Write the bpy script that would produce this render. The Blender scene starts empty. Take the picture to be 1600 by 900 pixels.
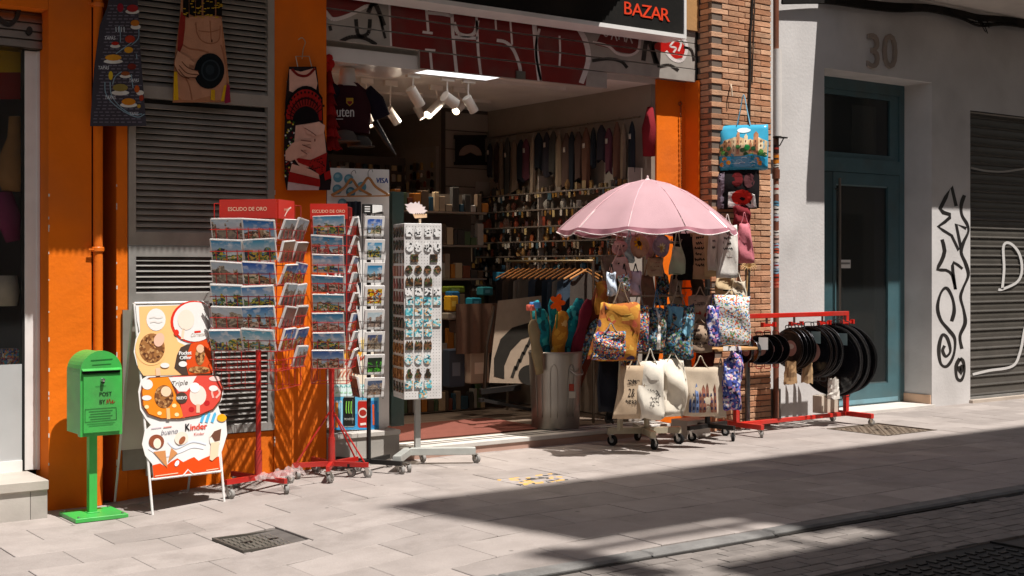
import bpy, math, random
from mathutils import Vector, Matrix
from mathutils.geometry import delaunay_2d_cdt
random.seed(7)
R = math.radians
SC = bpy.context.scene
COL = SC.collection

# ------------------------------------------------------------------ camera
TH = R(36.2); FPX = 2050.0; CXP = 800.0; HOR = 420.0; CH = 1.6
cam = bpy.data.cameras.new('camera'); camo = bpy.data.objects.new('camera', cam); COL.objects.link(camo)
camo.location = (0, 0, CH); camo.rotation_euler = (R(90), 0, -TH)
cam.sensor_width = 36; cam.lens = 36 * FPX / 1600; cam.shift_y = -(450 - HOR) / 1600
cam.clip_start = .05; cam.clip_end = 600
SC.camera = camo
# ------------------------------------------------------------------ light
SUN = Vector((.22, -1.0, 2.25)).normalized()          # towards the sun
wd = bpy.data.worlds.new('World'); SC.world = wd; wd.use_nodes = True
nt = wd.node_tree; nt.nodes.clear()
sky = nt.nodes.new('ShaderNodeTexSky'); sky.sky_type = 'NISHITA'; sky.sun_disc = False
sky.sun_elevation = math.asin(SUN.z); sky.sun_rotation = math.atan2(SUN.x, SUN.y)
bg = nt.nodes.new('ShaderNodeBackground'); bg.inputs[1].default_value = .070
tint = nt.nodes.new('ShaderNodeMix'); tint.data_type = 'RGBA'; tint.blend_type = 'MULTIPLY'; tint.inputs[0].default_value = 1; tint.inputs[7].default_value = (1.20, 1.0, .80, 1)   # the photograph's warm white balance
wo = nt.nodes.new('ShaderNodeOutputWorld')
nt.links.new(sky.outputs[0], tint.inputs[6]); nt.links.new(tint.outputs[2], bg.inputs[0]); nt.links.new(bg.outputs[0], wo.inputs[0])
sl = bpy.data.lights.new('sun', 'SUN'); sl.energy = 4.6; sl.angle = R(.5); sl.color = (1, .955, .91)
so = bpy.data.objects.new('sun', sl); COL.objects.link(so); so.rotation_euler = SUN.to_track_quat('Z', 'Y').to_euler()
so.location = (4, -3, 30)
SC.view_settings.view_transform = 'Standard'; SC.view_settings.look = 'None'
SC.view_settings.exposure = .55; SC.view_settings.gamma = 1; SC.view_settings.use_curve_mapping = False
SC.cycles.max_bounces = 8; SC.cycles.use_denoising = True

# ------------------------------------------------------------------ where a sight line meets a plane (site survey from the photo)
_s, _c = math.sin(TH), math.cos(TH)
def ray(px, py):
    u = (px - CXP) / FPX; w = (HOR - py) / FPX
    return Vector((_s + _c * u, _c - _s * u, w))
def at(px, py, Y):
    d = ray(px, py); t = Y / d.y
    return Vector((d.x * t, Y, CH + d.z * t))
def xat(px, Y): return at(px, 420, Y).x
def on_plane(px, py, p, n):
    d = ray(px, py); o = Vector((0, 0, CH)); t = (Vector(p) - o).dot(n) / d.dot(n)
    return o + d * t
def gz(x):
    k = min(1, max(0, (4.9 - x) / 2.0)); return -.11 * k * k * (3 - 2 * k)

# ------------------------------------------------------------------ colours and materials
def H(h):
    h = h.lstrip('#'); o = []
    for i in (0, 2, 4):
        v = int(h[i:i+2], 16) / 255
        o.append(v / 12.92 if v <= .04045 else ((v + .055) / 1.055) ** 2.4)
    return tuple(o)
MATS = {}
def nodes(name):
    m = bpy.data.materials.new(name); m.use_nodes = True; n = m.node_tree
    return m, n, n.nodes['Principled BSDF']
def N(n, t, **k):
    x = n.nodes.new(t)
    for a, b in k.items():
        if a.startswith('i_'): x.inputs[int(a[2:])].default_value = b
        else: setattr(x, a, b)
    return x
def L(n, a, b): n.links.new(a, b)
def mixc(n, fac, a, b, mode='MIX'):
    x = n.nodes.new('ShaderNodeMix'); x.data_type = 'RGBA'; x.blend_type = mode
    for sock, v in ((x.inputs[0], fac), (x.inputs[6], a), (x.inputs[7], b)):
        if hasattr(v, 'is_linked'): L(n, v, sock)
        elif isinstance(v, (int, float)): sock.default_value = v
        else: sock.default_value = (*v, 1)
    return x.outputs[2]
def mth(n, op, a, b=None, c=None):
    x = n.nodes.new('ShaderNodeMath'); x.operation = op
    for i, v in enumerate((a, b, c)):
        if v is None: continue
        if hasattr(v, 'is_linked'): L(n, v, x.inputs[i])
        else: x.inputs[i].default_value = v
    return x.outputs[0]
def ramp(n, fac, stops, interp='LINEAR'):
    x = n.nodes.new('ShaderNodeValToRGB'); x.color_ramp.interpolation = interp
    e = x.color_ramp.elements
    while len(e) < len(stops): e.new(.5)
    for q, (p, c) in zip(e, stops): q.position = p; q.color = (*c, 1) if len(c) == 3 else c
    L(n, fac, x.inputs[0]); return x.outputs[0]
def noise(n, vec, scale, detail=4, dims='3D', w=None):
    x = N(n, 'ShaderNodeTexNoise'); x.noise_dimensions = dims
    x.inputs['Scale'].default_value = scale; x.inputs['Detail'].default_value = detail
    if vec is not None: L(n, vec, x.inputs['Vector'])
    if w is not None: L(n, w, x.inputs['W'])
    return x
def bump(n, bs, h, strength, dist=.01):
    b = N(n, 'ShaderNodeBump'); b.inputs['Strength'].default_value = strength; b.inputs['Distance'].default_value = dist
    L(n, h, b.inputs['Height']); L(n, b.outputs[0], bs.inputs['Normal'])
# kind: rough, metallic, spec, noise scale, colour amount, bump scale, bump strength, dirt amount
KINDS = {
 'paint': (.5, 0, .4, 5, .14, 60, .06, .12), 'plaster': (.9, 0, .12, 2.2, .16, 30, .30, .22), 'steel': (.42, 1, .5, 4, .05, 40, .02, .06),
 'cloth': (.95, 0, .1, 14, .16, 220, .35, .05), 'paper': (.42, 0, .35, 6, .06, 90, .03, .04),
 'gloss': (.16, 0, .5, 5, .08, 40, .03, .10), 'plastic': (.36, 0, .45, 6, .08, 70, .04, .12),
 'metal': (.34, 1, .5, 9, .14, 50, .05, .20), 'wood': (.6, 0, .3, 12, .25, 90, .12, .15),
 'rubber': (.8, 0, .2, 10, .2, 60, .10, .25), 'stone': (.7, 0, .3, 3.5, .16, 45, .14, .32),
 'brick': (.9, 0, .2, 9, .30, 70, .55, .30), 'iron': (.55, .6, .4, 12, .35, 80, .30, .30),
 'enamel': (.34, 0, .5, 7, .24, 60, .08, .36),
}
def gm(kind):
    if kind in MATS: return MATS[kind]
    ro, me, sp, ns, na, bsx, bst, dirt = KINDS[kind]
    m, n, bs = nodes(kind)
    at_ = N(n, 'ShaderNodeAttribute', attribute_name='Col'); geo = N(n, 'ShaderNodeNewGeometry')
    oi = N(n, 'ShaderNodeObjectInfo')
    nz = noise(n, geo.outputs['Position'], ns, 6)
    v = mth(n, 'MULTIPLY_ADD', nz.outputs['Fac'], na * 2.2, 1 - na * 1.1)
    v = mth(n, 'MULTIPLY', v, mth(n, 'MULTIPLY_ADD', oi.outputs['Random'], .10 if kind not in ('brick', 'stone') else .30, .95 if kind not in ('brick', 'stone') else .85))
    c = mixc(n, 1.0, at_.outputs['Color'], v, 'MULTIPLY')
    nz2 = noise(n, geo.outputs['Position'], ns * .35 + .4, 9)
    d = ramp(n, nz2.outputs['Fac'], [(.48, (0, 0, 0)), (.72, (1, 1, 1))])
    c = mixc(n, mth(n, 'MULTIPLY', d, dirt), c, (.10, .085, .07))
    L(n, c, bs.inputs['Base Color']); bs.inputs['Metallic'].default_value = me
    bs.inputs['Specular IOR Level'].default_value = sp
    L(n, mth(n, 'MULTIPLY_ADD', nz2.outputs['Fac'], .25, ro - .12), bs.inputs['Roughness'])
    nb = noise(n, geo.outputs['Position'], bsx, 5); bump(n, bs, nb.outputs['Fac'], bst, .008)
    MATS[kind] = m; return m
KINDS['canopy_cloth'] = (.9, 0, .1, 3, .14, 220, .30, .12)
def m_canopy():
    m = gm('canopy_cloth'); n = m.node_tree; bs = n.nodes['Principled BSDF']; out = n.nodes['Material Output']
    tr = N(n, 'ShaderNodeBsdfTranslucent'); at_ = [x for x in n.nodes if x.type == 'ATTRIBUTE'][0]; L(n, at_.outputs['Color'], tr.inputs['Color'])
    mx = N(n, 'ShaderNodeMixShader'); mx.inputs[0].default_value = .22; L(n, bs.outputs[0], mx.inputs[1]); L(n, tr.outputs[0], mx.inputs[2]); L(n, mx.outputs[0], out.inputs['Surface'])
m_canopy()
def mat(k): return MATS[k] if k in MATS else gm(k)

def m_emit(name, col, s):
    m, n, bs = nodes(name); bs.inputs['Base Color'].default_value = (*col, 1)
    bs.inputs['Emission Color'].default_value = (*col, 1); bs.inputs['Emission Strength'].default_value = s
    MATS[name] = m
m_emit('lamp', (1, .86, .66), 7.0); m_emit('panel_light', (.93, .97, 1), 1.1)
def m_glass(name, tint, alpha):
    m, n, bs = nodes(name); bs.inputs['Base Color'].default_value = (*tint, 1); bs.inputs['Roughness'].default_value = .04
    bs.inputs['Alpha'].default_value = alpha; bs.inputs['Specular IOR Level'].default_value = .7; MATS[name] = m
m_glass('glass', (.03, .035, .035), .45); m_glass('clear_glass', (.05, .05, .05), .12); m_glass('plastic_film', (.75, .62, .60), .28)

def m_ground(name, base, dark, scale, spots=True):
    m, n, bs = nodes(name); geo = N(n, 'ShaderNodeNewGeometry'); oi = N(n, 'ShaderNodeObjectInfo'); P = geo.outputs['Position']
    big = noise(n, P, .9, 5); mid = noise(n, P, scale, 8); fine = noise(n, P, 160, 3)
    c = mixc(n, ramp(n, mid.outputs['Fac'], [(.35, (0,0,0)), (.75, (1,1,1))]), base, dark)
    c = mixc(n, mth(n, 'MULTIPLY', ramp(n, big.outputs['Fac'], [(.45, (0,0,0)), (.7, (1,1,1))]), .35), c, dark)
    k = mth(n, 'MULTIPLY_ADD', oi.outputs['Random'], .24, .88)
    c = mixc(n, 1.0, c, k, 'MULTIPLY')
    c = mixc(n, 1.0, c, mth(n, 'MULTIPLY_ADD', fine.outputs['Fac'], .5, .75), 'MULTIPLY')
    if spots:
        vo = N(n, 'ShaderNodeTexVoronoi'); vo.inputs['Scale'].default_value = 4.2; L(n, P, vo.inputs['Vector'])
        sp = ramp(n, vo.outputs['Distance'], [(.05, (1,1,1)), (.085, (0,0,0))])
        pick = mth(n, 'GREATER_THAN', N(n, 'ShaderNodeSeparateColor').outputs[0], .55)
        sc = pick.node.inputs[0].links[0].from_node; L(n, vo.outputs['Color'], sc.inputs[0])
        c = mixc(n, mth(n, 'MULTIPLY', mth(n, 'MULTIPLY', sp, pick), .55), c, (.05, .045, .04))
        st = noise(n, P, 1.7, 10); st.inputs['Roughness'].default_value = .72
        c = mixc(n, mth(n, 'MULTIPLY', ramp(n, st.outputs['Fac'], [(.52, (0,0,0)), (.70, (1,1,1))]), .40), c, (.13, .11, .095))
    L(n, c, bs.inputs['Base Color']); bs.inputs['Roughness'].default_value = .82; bs.inputs['Specular IOR Level'].default_value = .3
    nb = noise(n, P, 55, 8); bump(n, bs, nb.outputs['Fac'], .22, .008); MATS[name] = m
m_ground('slab', (.345, .303, .278), (.275, .240, .218), 4)
m_ground('cobble', (.215, .19, .172), (.15, .133, .12), 9)
m_ground('kerb', (.19, .185, .175), (.12, .115, .11), 7)
m_ground('joint', (.11, .097, .088), (.075, .066, .06), 9, False)

def m_picture(name, sky_top, sky_low, horizon, pal, scale=9, clouds=.5, rough=.3):
    """printed picture: a sky over a row of buildings, different on each card"""
    m, n, bs = nodes(name); uv = N(n, 'ShaderNodeTexCoord').outputs['UV']; oi = N(n, 'ShaderNodeObjectInfo')
    r = mth(n, 'MULTIPLY', oi.outputs['Random'], 97.0)
    sx = N(n, 'ShaderNodeSeparateXYZ'); L(n, uv, sx.inputs[0]); u, v = sx.outputs[0], sx.outputs[1]
    wn = N(n, 'ShaderNodeTexWhiteNoise'); wn.noise_dimensions = '1D'
    L(n, mth(n, 'ADD', mth(n, 'FLOOR', mth(n, 'MULTIPLY', u, 7.0)), mth(n, 'MULTIPLY', r, 13.0)), wn.inputs['W'])
    nz = noise(n, uv, 2.6, 4, '4D', r)
    hh = mth(n, 'ADD', mth(n, 'MULTIPLY_ADD', wn.outputs['Value'], .30, horizon), mth(n, 'MULTIPLY_ADD', nz.outputs['Fac'], 1.5, -.75))
    mask = mth(n, 'LESS_THAN', v, hh)
    cl = noise(n, uv, 4, 6, '4D', mth(n, 'ADD', r, 5.0))
    skyc = ramp(n, v, [(.25, sky_low), (.95, sky_top)])
    skyc = mixc(n, mth(n, 'MULTIPLY', ramp(n, cl.outputs['Fac'], [(.50, (0,0,0)), (.62, (1,1,1))]), clouds), skyc, (.8, .8, .8))
    vo = N(n, 'ShaderNodeTexVoronoi'); vo.voronoi_dimensions = '4D'; vo.distance = 'CHEBYCHEV'; vo.inputs['Scale'].default_value = scale; L(n, uv, vo.inputs['Vector']); L(n, r, vo.inputs['W'])
    sc = N(n, 'ShaderNodeSeparateColor'); L(n, vo.outputs['Color'], sc.inputs[0])
    big = noise(n, uv, 1.8, 2, '4D', mth(n, 'ADD', r, 31.0))
    pc = ramp(n, mth(n, 'FRACT', mth(n, 'ADD', mth(n, 'MULTIPLY', sc.outputs[0], .45), mth(n, 'MULTIPLY', big.outputs['Fac'], 2.2))), [(i / len(pal), c) for i, c in enumerate(pal)], 'CONSTANT')
    fine = noise(n, uv, 26, 3, '4D', r)
    pc = mixc(n, 1.0, pc, mth(n, 'MULTIPLY_ADD', fine.outputs['Fac'], 1.0, .5), 'MULTIPLY')
    c = mixc(n, mask, skyc, pc)
    hs = N(n, 'ShaderNodeHueSaturation'); L(n, c, hs.inputs['Color']); hs.inputs['Saturation'].default_value = 1.05
    L(n, mth(n, 'MULTIPLY_ADD', oi.outputs['Random'], .05, .475), hs.inputs['Hue'])
    L(n, hs.outputs[0], bs.inputs['Base Color']); bs.inputs['Roughness'].default_value = rough; bs.inputs['Specular IOR Level'].default_value = .4; MATS[name] = m
STONE = [(.05,.04,.035), (.52,.38,.25), (.26,.16,.09), (.70,.58,.44), (.07,.11,.04), (.12,.08,.06), (.60,.50,.40), (.35,.10,.05)]
FEST = [(.62,.24,.02), (.75,.50,.05), (.10,.05,.03), (.55,.05,.03), (.80,.70,.45), (.04,.18,.35), (.70,.33,.04), (.05,.03,.03)]
NAT = [(.05,.14,.03), (.55,.42,.06), (.02,.03,.06), (.20,.28,.08), (.06,.20,.36), (.45,.35,.22), (.03,.06,.02), (.66,.62,.5)]
GREY = [(.30,.24,.18), (.20,.16,.13), (.44,.36,.28), (.16,.10,.07), (.36,.30,.24), (.10,.08,.07)]
m_picture('picture', (.03,.17,.46), (.40,.58,.70), .28, STONE); m_picture('picture_b', (.02,.10,.38), (.15,.42,.62), .42, FEST, 6, .3)
m_picture('picture_c', (.08,.30,.52), (.62,.66,.66), .30, NAT, 7, .6); m_picture('picture_d', (.45,.55,.62), (.62,.62,.60), .55, GREY, 3.2, .3); m_picture('picture_e', (.55,.25,.05), (.7,.5,.2), 1.1, FEST, 5)
m_picture('picture_warm', (.20,.10,.06), (.34,.16,.10), .5, [(.22,.08,.05), (.32,.13,.08), (.10,.05,.04), (.42,.22,.14)], 6, 0); m_picture('picture_dark', (.05,.08,.16), (.16,.16,.18), .5, GREY + [(.35,.16,.05)], 8, .1)
m_picture('picture_green', (.02,.03,.02), (.03,.05,.03), .35, [(.05,.45,.05), (.02,.10,.02), (.10,.6,.1), (.02,.03,.02)], 6, 0)

def m_pattern(name, scale, stops, rough=.9, seed=0.0, cell=True, bumps=.25, uvmode=False):
    m, n, bs = nodes(name); geo = N(n, 'ShaderNodeNewGeometry'); P = geo.outputs['Position']
    if uvmode: P = N(n, 'ShaderNodeTexCoord').outputs['UV']
    nz0 = noise(n, P, scale * .7, 3)
    off = N(n, 'ShaderNodeVectorMath', operation='SCALE'); L(n, nz0.outputs['Color'], off.inputs[0]); off.inputs['Scale'].default_value = .9 / scale
    ad = N(n, 'ShaderNodeVectorMath', operation='ADD'); L(n, P, ad.inputs[0]); L(n, off.outputs[0], ad.inputs[1])
    if cell:
        vo = N(n, 'ShaderNodeTexVoronoi'); vo.inputs['Scale'].default_value = scale; L(n, ad.outputs[0], vo.inputs['Vector'])
        sc = N(n, 'ShaderNodeSeparateColor'); L(n, vo.outputs['Color'], sc.inputs[0]); f = sc.outputs[0]
    else:
        f = noise(n, ad.outputs[0], scale, 6).outputs['Fac']
    c = ramp(n, f, stops, 'CONSTANT' if cell else 'LINEAR')
    L(n, c, bs.inputs['Base Color']); bs.inputs['Roughness'].default_value = rough; bs.inputs['Specular IOR Level'].default_value = .2
    nb = noise(n, geo.outputs['Position'], 40, 5); bump(n, bs, nb.outputs['Fac'], bumps, .01); MATS[name] = m
W_ = (.72, .70, .66)
m_pattern('floral', 80, [(0, W_), (.34, (.10,.28,.10)), (.46, (.60,.10,.05)), (.56, W_), (.68, (.75,.30,.06)), (.76, (.10,.22,.50)), (.84, W_), (.93, (.45,.60,.62))])
m_pattern('mosaic', 85, [(0, (.03,.05,.14)), (.18, (.55,.30,.05)), (.32, (.40,.05,.05)), (.44, (.60,.55,.45)), (.56, (.05,.25,.30)), (.68, (.02,.02,.03)), (.8, (.65,.14,.04)), (.9, (.1,.12,.4))])
m_pattern('dusky', 62, [(0, (.03,.04,.08)), (.22, (.06,.20,.32)), (.38, (.05,.14,.06)), (.52, (.35,.33,.26)), (.64, (.04,.03,.03)), (.76, (.30,.12,.05)), (.88, (.20,.30,.34))])
m_pattern('golden', 16, [(0, (.46,.20,.03)), (.45, (.60,.33,.06)), (.62, (.40,.12,.03)), (.8, (.06,.04,.10)), (.9, (.5,.1,.05))])
m_pattern('stripy', 48, [(0, (.06,.08,.32)), (.3, (.60,.58,.62)), (.45, (.45,.18,.32)), (.6, (.10,.14,.40)), (.8, (.65,.45,.45)), (.9, (.02,.02,.06))])
m_pattern('town_print', 17, [(0, (.03,.25,.48)), (.2, (.08,.50,.66)), (.38, (.62,.42,.20)), (.5, (.60,.55,.45)), (.6, (.06,.25,.08)), (.7, (.55,.20,.05)), (.8, (.30,.68,.78)), (.92, (.70,.66,.58))], .35)
m_pattern('teal_print', 22, [(0, (.01,.20,.26)), (.5, (.01,.28,.33)), (.7, (.05,.42,.44)), (.85, (.01,.09,.12))])
m_pattern('amber_print', 22, [(0, (.40,.17,.02)), (.5, (.52,.26,.03)), (.75, (.10,.07,.04)), (.86, (.60,.40,.15))])
m_pattern('trinket', 90, [(0, (.06,.045,.035)), (.3, (.14,.10,.07)), (.5, (.32,.12,.03)), (.62, (.10,.14,.16)), (.75, (.42,.36,.26)), (.88, (.26,.04,.03))], .4)
m_pattern('nuts', 60, [(0, (.16,.06,.02)), (.4, (.30,.13,.04)), (.75, (.45,.24,.09)), (.9, (.09,.03,.01))])
m_pattern('aqua_magnet', 70, [(0, (.62,.66,.64)), (.3, (.10,.42,.48)), (.5, (.05,.22,.28)), (.65, (.55,.35,.18)), (.8, (.30,.58,.60)), (.93, (.05,.05,.06))], .25)
m_pattern('dark_magnet', 70, [(0, (.03,.025,.02)), (.5, (.12,.06,.03)), (.7, (.05,.08,.03)), (.85, (.20,.10,.05))], .25)
m_pattern('line_magnet', 80, [(0, (.75,.74,.72)), (.55, (.03,.03,.03)), (.8, (.7,.68,.66))], .25)
m_pattern('pave_paint', 24, [(0, (.32,.28,.26)), (.48, (.60,.36,.10)), (.62, (.05,.05,.05)), (.74, (.36,.32,.30)), (.92, (.55,.35,.14))], .85)
# ------------------------------------------------------------------ mesh collector
_txt = {}
def text2d(s):
    if s not in _txt:
        cu = bpy.data.curves.new('t', 'FONT'); cu.body = s; cu.align_x = 'CENTER'; cu.resolution_u = 3
        ob = bpy.data.objects.new('t', cu); me = bpy.data.meshes.new_from_object(ob)
        vs = [(v.co.x, v.co.y) for v in me.vertices]; fs = [tuple(p.vertices) for p in me.polygons]
        xs = [v[0] for v in vs]; ys = [v[1] for v in vs]
        cx = (min(xs) + max(xs)) / 2; y0 = min(ys); h = max(ys) - y0
        _txt[s] = ([((x - cx) / h, (y - y0) / h) for x, y in vs], fs, (max(xs) - min(xs)) / h)
        bpy.data.objects.remove(ob); bpy.data.curves.remove(cu); bpy.data.meshes.remove(me)
    return _txt[s]
def smooth_path(p, k=6):
    out = []; n = len(p)
    for i in range(n - 1):
        a, b, c, d = p[max(i-1, 0)], p[i], p[i+1], p[min(i+2, n-1)]
        for j in range(k):
            t = j / k
            out.append(tuple(.5 * (2*b[q] + (c[q]-a[q])*t + (2*a[q]-5*b[q]+4*c[q]-d[q])*t*t + (3*b[q]-a[q]-3*c[q]+d[q])*t**3) for q in range(len(b))))
    out.append(tuple(p[-1])); return out
def worldloc(o):
    v = Vector((0, 0, 0))
    while o is not None: v += o.location; o = o.parent
    return v
class MB:
    def __init__(s): s.v = []; s.f = []; s.c = []; s.m = []; s.uv = {}; s.mats = []
    def mi(s, m):
        if m not in s.mats: s.mats.append(m)
        return s.mats.index(m)
    def add(s, vs, fs, col=(.5, .5, .5), m='paint', uvs=None):
        o = len(s.v); s.v += [Vector(v) for v in vs]; k = s.mi(m)
        for i, f in enumerate(fs):
            if uvs: s.uv[len(s.f)] = [uvs[j] for j in f]
            s.f.append(tuple(o + j for j in f)); s.c.append(col); s.m.append(k)
        return s
    def box(s, x0, y0, z0, x1, y1, z1, col=(.5,.5,.5), m='paint', M=None, ch=0):
        if ch:
            d = ch; vs = []; 
            for (zz, ii) in ((z0, d), (z0 + d, 0), (z1 - d, 0), (z1, d)):
                vs += [(x0+ii, y0+ii, zz), (x1-ii, y0+ii, zz), (x1-ii, y1-ii, zz), (x0+ii, y1-ii, zz)]
            fs = [(3,2,1,0), (12,13,14,15)]
            for k in range(3):
                for i in range(4): fs.append((k*4+i, k*4+(i+1)%4, k*4+4+(i+1)%4, k*4+4+i))
        else:
            vs = [(x0,y0,z0),(x1,y0,z0),(x1,y1,z0),(x0,y1,z0),(x0,y0,z1),(x1,y0,z1),(x1,y1,z1),(x0,y1,z1)]
            fs = [(3,2,1,0),(4,5,6,7),(0,1,5,4),(1,2,6,5),(2,3,7,6),(3,0,4,7)]
        if M is not None: vs = [M @ Vector(v) for v in vs]
        return s.add(vs, fs, col, m)
    def bar(s, a, b, w, h, col=(.5,.5,.5), m='paint', up=(0,0,1)):
        a, b = Vector(a), Vector(b); d = (b - a).normalized(); u = Vector(up)
        r = d.cross(u)
        if r.length < 1e-4: r = d.cross(Vector((1,0,0)))
        r.normalize(); u = r.cross(d)
        vs = [p + r*i*w/2 + u*j*h/2 for p in (a, b) for i, j in ((-1,-1),(1,-1),(1,1),(-1,1))]
        return s.add(vs, [(3,2,1,0),(4,5,6,7),(0,1,5,4),(1,2,6,5),(2,3,7,6),(3,0,4,7)], col, m)
    def cyl(s, a, b, r0, r1=None, n=12, col=(.5,.5,.5), m='paint', caps=True):
        return s.tube([a, b], [r0, r0 if r1 is None else r1], n, col, m, caps)
    def tube(s, pts, r, n=6, col=(.5,.5,.5), m='paint', caps=True, flat=1.0, up=None):
        pts = [Vector(p) for p in pts]; k = len(pts)
        rs = r if isinstance(r, (list, tuple)) else [r] * k
        vs = []; pr = None
        for i, p in enumerate(pts):
            d = (pts[min(i+1, k-1)] - pts[max(i-1, 0)])
            if d.length < 1e-9: d = Vector((0,0,1))
            d.normalize()
            a = Vector(up) if up else (pr if pr is not None else (Vector((0,0,1)) if abs(d.z) < .9 else Vector((1,0,0))))
            x = (a - d * a.dot(d)); x.normalize(); pr = x; y = d.cross(x)
            for j in range(n):
                t = 2 * math.pi * j / n; vs.append(p + x * rs[i] * math.cos(t) + y * rs[i] * math.sin(t) * flat)
        fs = [(i*n+j, i*n+(j+1)%n, (i+1)*n+(j+1)%n, (i+1)*n+j) for i in range(k-1) for j in range(n)]
        if caps: fs += [tuple(range(n-1, -1, -1)), tuple(range((k-1)*n, k*n))]
        return s.add(vs, fs, col, m)
    def lathe(s, prof, n=24, o=(0,0,0), axis='z', col=(.5,.5,.5), m='paint', sx=1, sy=1):
        vs = []; o = Vector(o)
        for r, z in prof:
            for j in range(n):
                t = 2 * math.pi * j / n; a, b = r*math.cos(t)*sx, r*math.sin(t)*sy
                vs.append(o + (Vector((a, b, z)) if axis == 'z' else Vector((z, a, b)) if axis == 'x' else Vector((a, z, b))))
        k = len(prof)
        fs = [(i*n+j, i*n+(j+1)%n, (i+1)*n+(j+1)%n, (i+1)*n+j) for i in range(k-1) for j in range(n)]
        return s.add(vs, fs, col, m)
    def prism(s, pts, fn, t0, t1, col=(.5,.5,.5), m='paint', uv=False):
        """pts: outline in 2D; fn(a, b, t) -> point; t0 back, t1 front"""
        n = len(pts); vs = [fn(a, b, t0) for a, b in pts] + [fn(a, b, t1) for a, b in pts]
        fs = [tuple(range(n, 2*n)), tuple(range(n-1, -1, -1))] + [(i, (i+1)%n, n+(i+1)%n, n+i) for i in range(n)]
        us = None
        if uv:
            xs = [p[0] for p in pts]; ys = [p[1] for p in pts]
            us = [((a-min(xs))/(max(xs)-min(xs)), (b-min(ys))/(max(ys)-min(ys))) for a, b in pts] * 2
        return s.add(vs, fs, col, m, us)
    def grid(s, fn, nu, nv, col=(.5,.5,.5), m='paint'):
        vs = [fn(i/nu, j/nv) for j in range(nv+1) for i in range(nu+1)]
        us = [(i/nu, j/nv) for j in range(nv+1) for i in range(nu+1)]
        fs = [(j*(nu+1)+i, j*(nu+1)+i+1, (j+1)*(nu+1)+i+1, (j+1)*(nu+1)+i) for j in range(nv) for i in range(nu)]
        return s.add(vs, fs, col, m, us)
    sub = 0; jit = 0
    def flat(s, pts, fn, lay, col, m='paper'):
        if s.sub:
            st = s.sub; xs = [p[0] for p in pts]; ys = [p[1] for p in pts]; n = len(pts); cs = []; 
            for i in range(n):                                     # split long sides too
                a, b = pts[i], pts[(i+1) % n]; k = max(1, int(math.hypot(b[0]-a[0], b[1]-a[1]) / st))
                cs += [Vector((a[0]+(b[0]-a[0])*j/k, a[1]+(b[1]-a[1])*j/k)) for j in range(k)]
            nb = len(cs); y = min(ys) + st*.5
            while y < max(ys):
                x = min(xs) + st*.5
                while x < max(xs): cs.append(Vector((x, y))); x += st
                y += st
            vo, eo, fo, *_ = delaunay_2d_cdt(cs, [], [list(range(nb))], 1, 1e-5)
            if fo: return s.add([fn(v.x, v.y, lay) for v in vo], [tuple(f) for f in fo], col, m)
        return s.add([fn(a, b, lay) for a, b in pts], [tuple(range(len(pts)))], col, m)
    def ell(s, cx, cy, rx, ry, fn, lay, col, m='paper', n=20, rot=0, a0=0, a1=360):
        k = n if a1 - a0 >= 360 else n + 1; pts = []
        for i in range(k):
            t = R(a0 + (a1 - a0) * i / n); x, y = rx*math.cos(t), ry*math.sin(t)
            pts.append((cx + x*math.cos(rot) - y*math.sin(rot), cy + x*math.sin(rot) + y*math.cos(rot)))
        return s.flat(pts, fn, lay, col, m)
    def stroke(s, pts, w, fn, lay, col, m='paper', k=6):
        p = smooth_path(pts, k) if k > 1 else pts; q = []; n = len(p)
        for i in range(n):
            a, b = p[max(i-1, 0)], p[min(i+1, n-1)]; dx, dy = b[0]-a[0], b[1]-a[1]; l = math.hypot(dx, dy) or 1
            wv = w*(1 + s.jit*(math.sin(i*.55)*.5 + math.sin(i*.21+1)*.5)); q.append((p[i][0], p[i][1], -dy/l*wv/2, dx/l*wv/2))
        vs = []
        for x, y, a, b in q: vs += [fn(x+a, y+b, lay), fn(x-a, y-b, lay)]
        return s.add(vs, [(2*i, 2*i+1, 2*i+3, 2*i+2) for i in range(n-1)], col, m)
    def text(s, t, cx, base, h, fn, lay, col, m='paper', sx=1.0, slope=0.0, shear=0.0, ydown=True):
        vs, fs, w = text2d(t); sg = -1 if ydown else 1
        out = [fn(cx + (x + shear*y)*h*sx, base + sg*y*h + x*h*sx*slope, lay) for x, y in vs]
        return s.add(out, fs, col, m)
    def fit(s, t, x0, x1, base, h, fn, lay, col, m='paper', slope=0.0, shear=0.0, bold=0):
        w = text2d(t)[2]
        for k in range(bold + 1): s.text(t, (x0 + x1) / 2 + k * .35, base, h, fn, lay + k * .2, col, m, (x1 - x0) / (w * h), slope, shear)
        return s
    def build(s, name, parent=None, origin=None, label=None, cat=None, group=None, kind=None, smooth=False):
        me = bpy.data.meshes.new(name)
        if parent is not None: off = worldloc(parent); loc = Vector((0,0,0))
        elif origin is not None: off = Vector(origin); loc = off
        else:
            xs = [v.x for v in s.v]; ys = [v.y for v in s.v]; zs = [v.z for v in s.v]
            off = Vector(((min(xs)+max(xs))/2, (min(ys)+max(ys))/2, min(zs))); loc = off
        me.from_pydata([v - off for v in s.v], [], s.f)
        for k in s.mats: me.materials.append(mat(k))
        me.polygons.foreach_set('material_index', s.m)
        ca = me.color_attributes.new('Col', 'FLOAT_COLOR', 'CORNER'); buf = []
        for f, c in zip(s.f, s.c): buf += [*c, 1.0] * len(f)
        ca.data.foreach_set('color', buf)
        if s.uv:
            ul = me.uv_layers.new(name='UVMap'); b = []
            for i, f in enumerate(s.f):
                for q in s.uv.get(i, [(.5, .5)] * len(f)): b += [q[0], q[1]]
            ul.data.foreach_set('uv', b)
        if smooth: me.polygons.foreach_set('use_smooth', [True] * len(s.f))
        me.update()
        o = bpy.data.objects.new(name, me); COL.objects.link(o); o.location = loc
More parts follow.
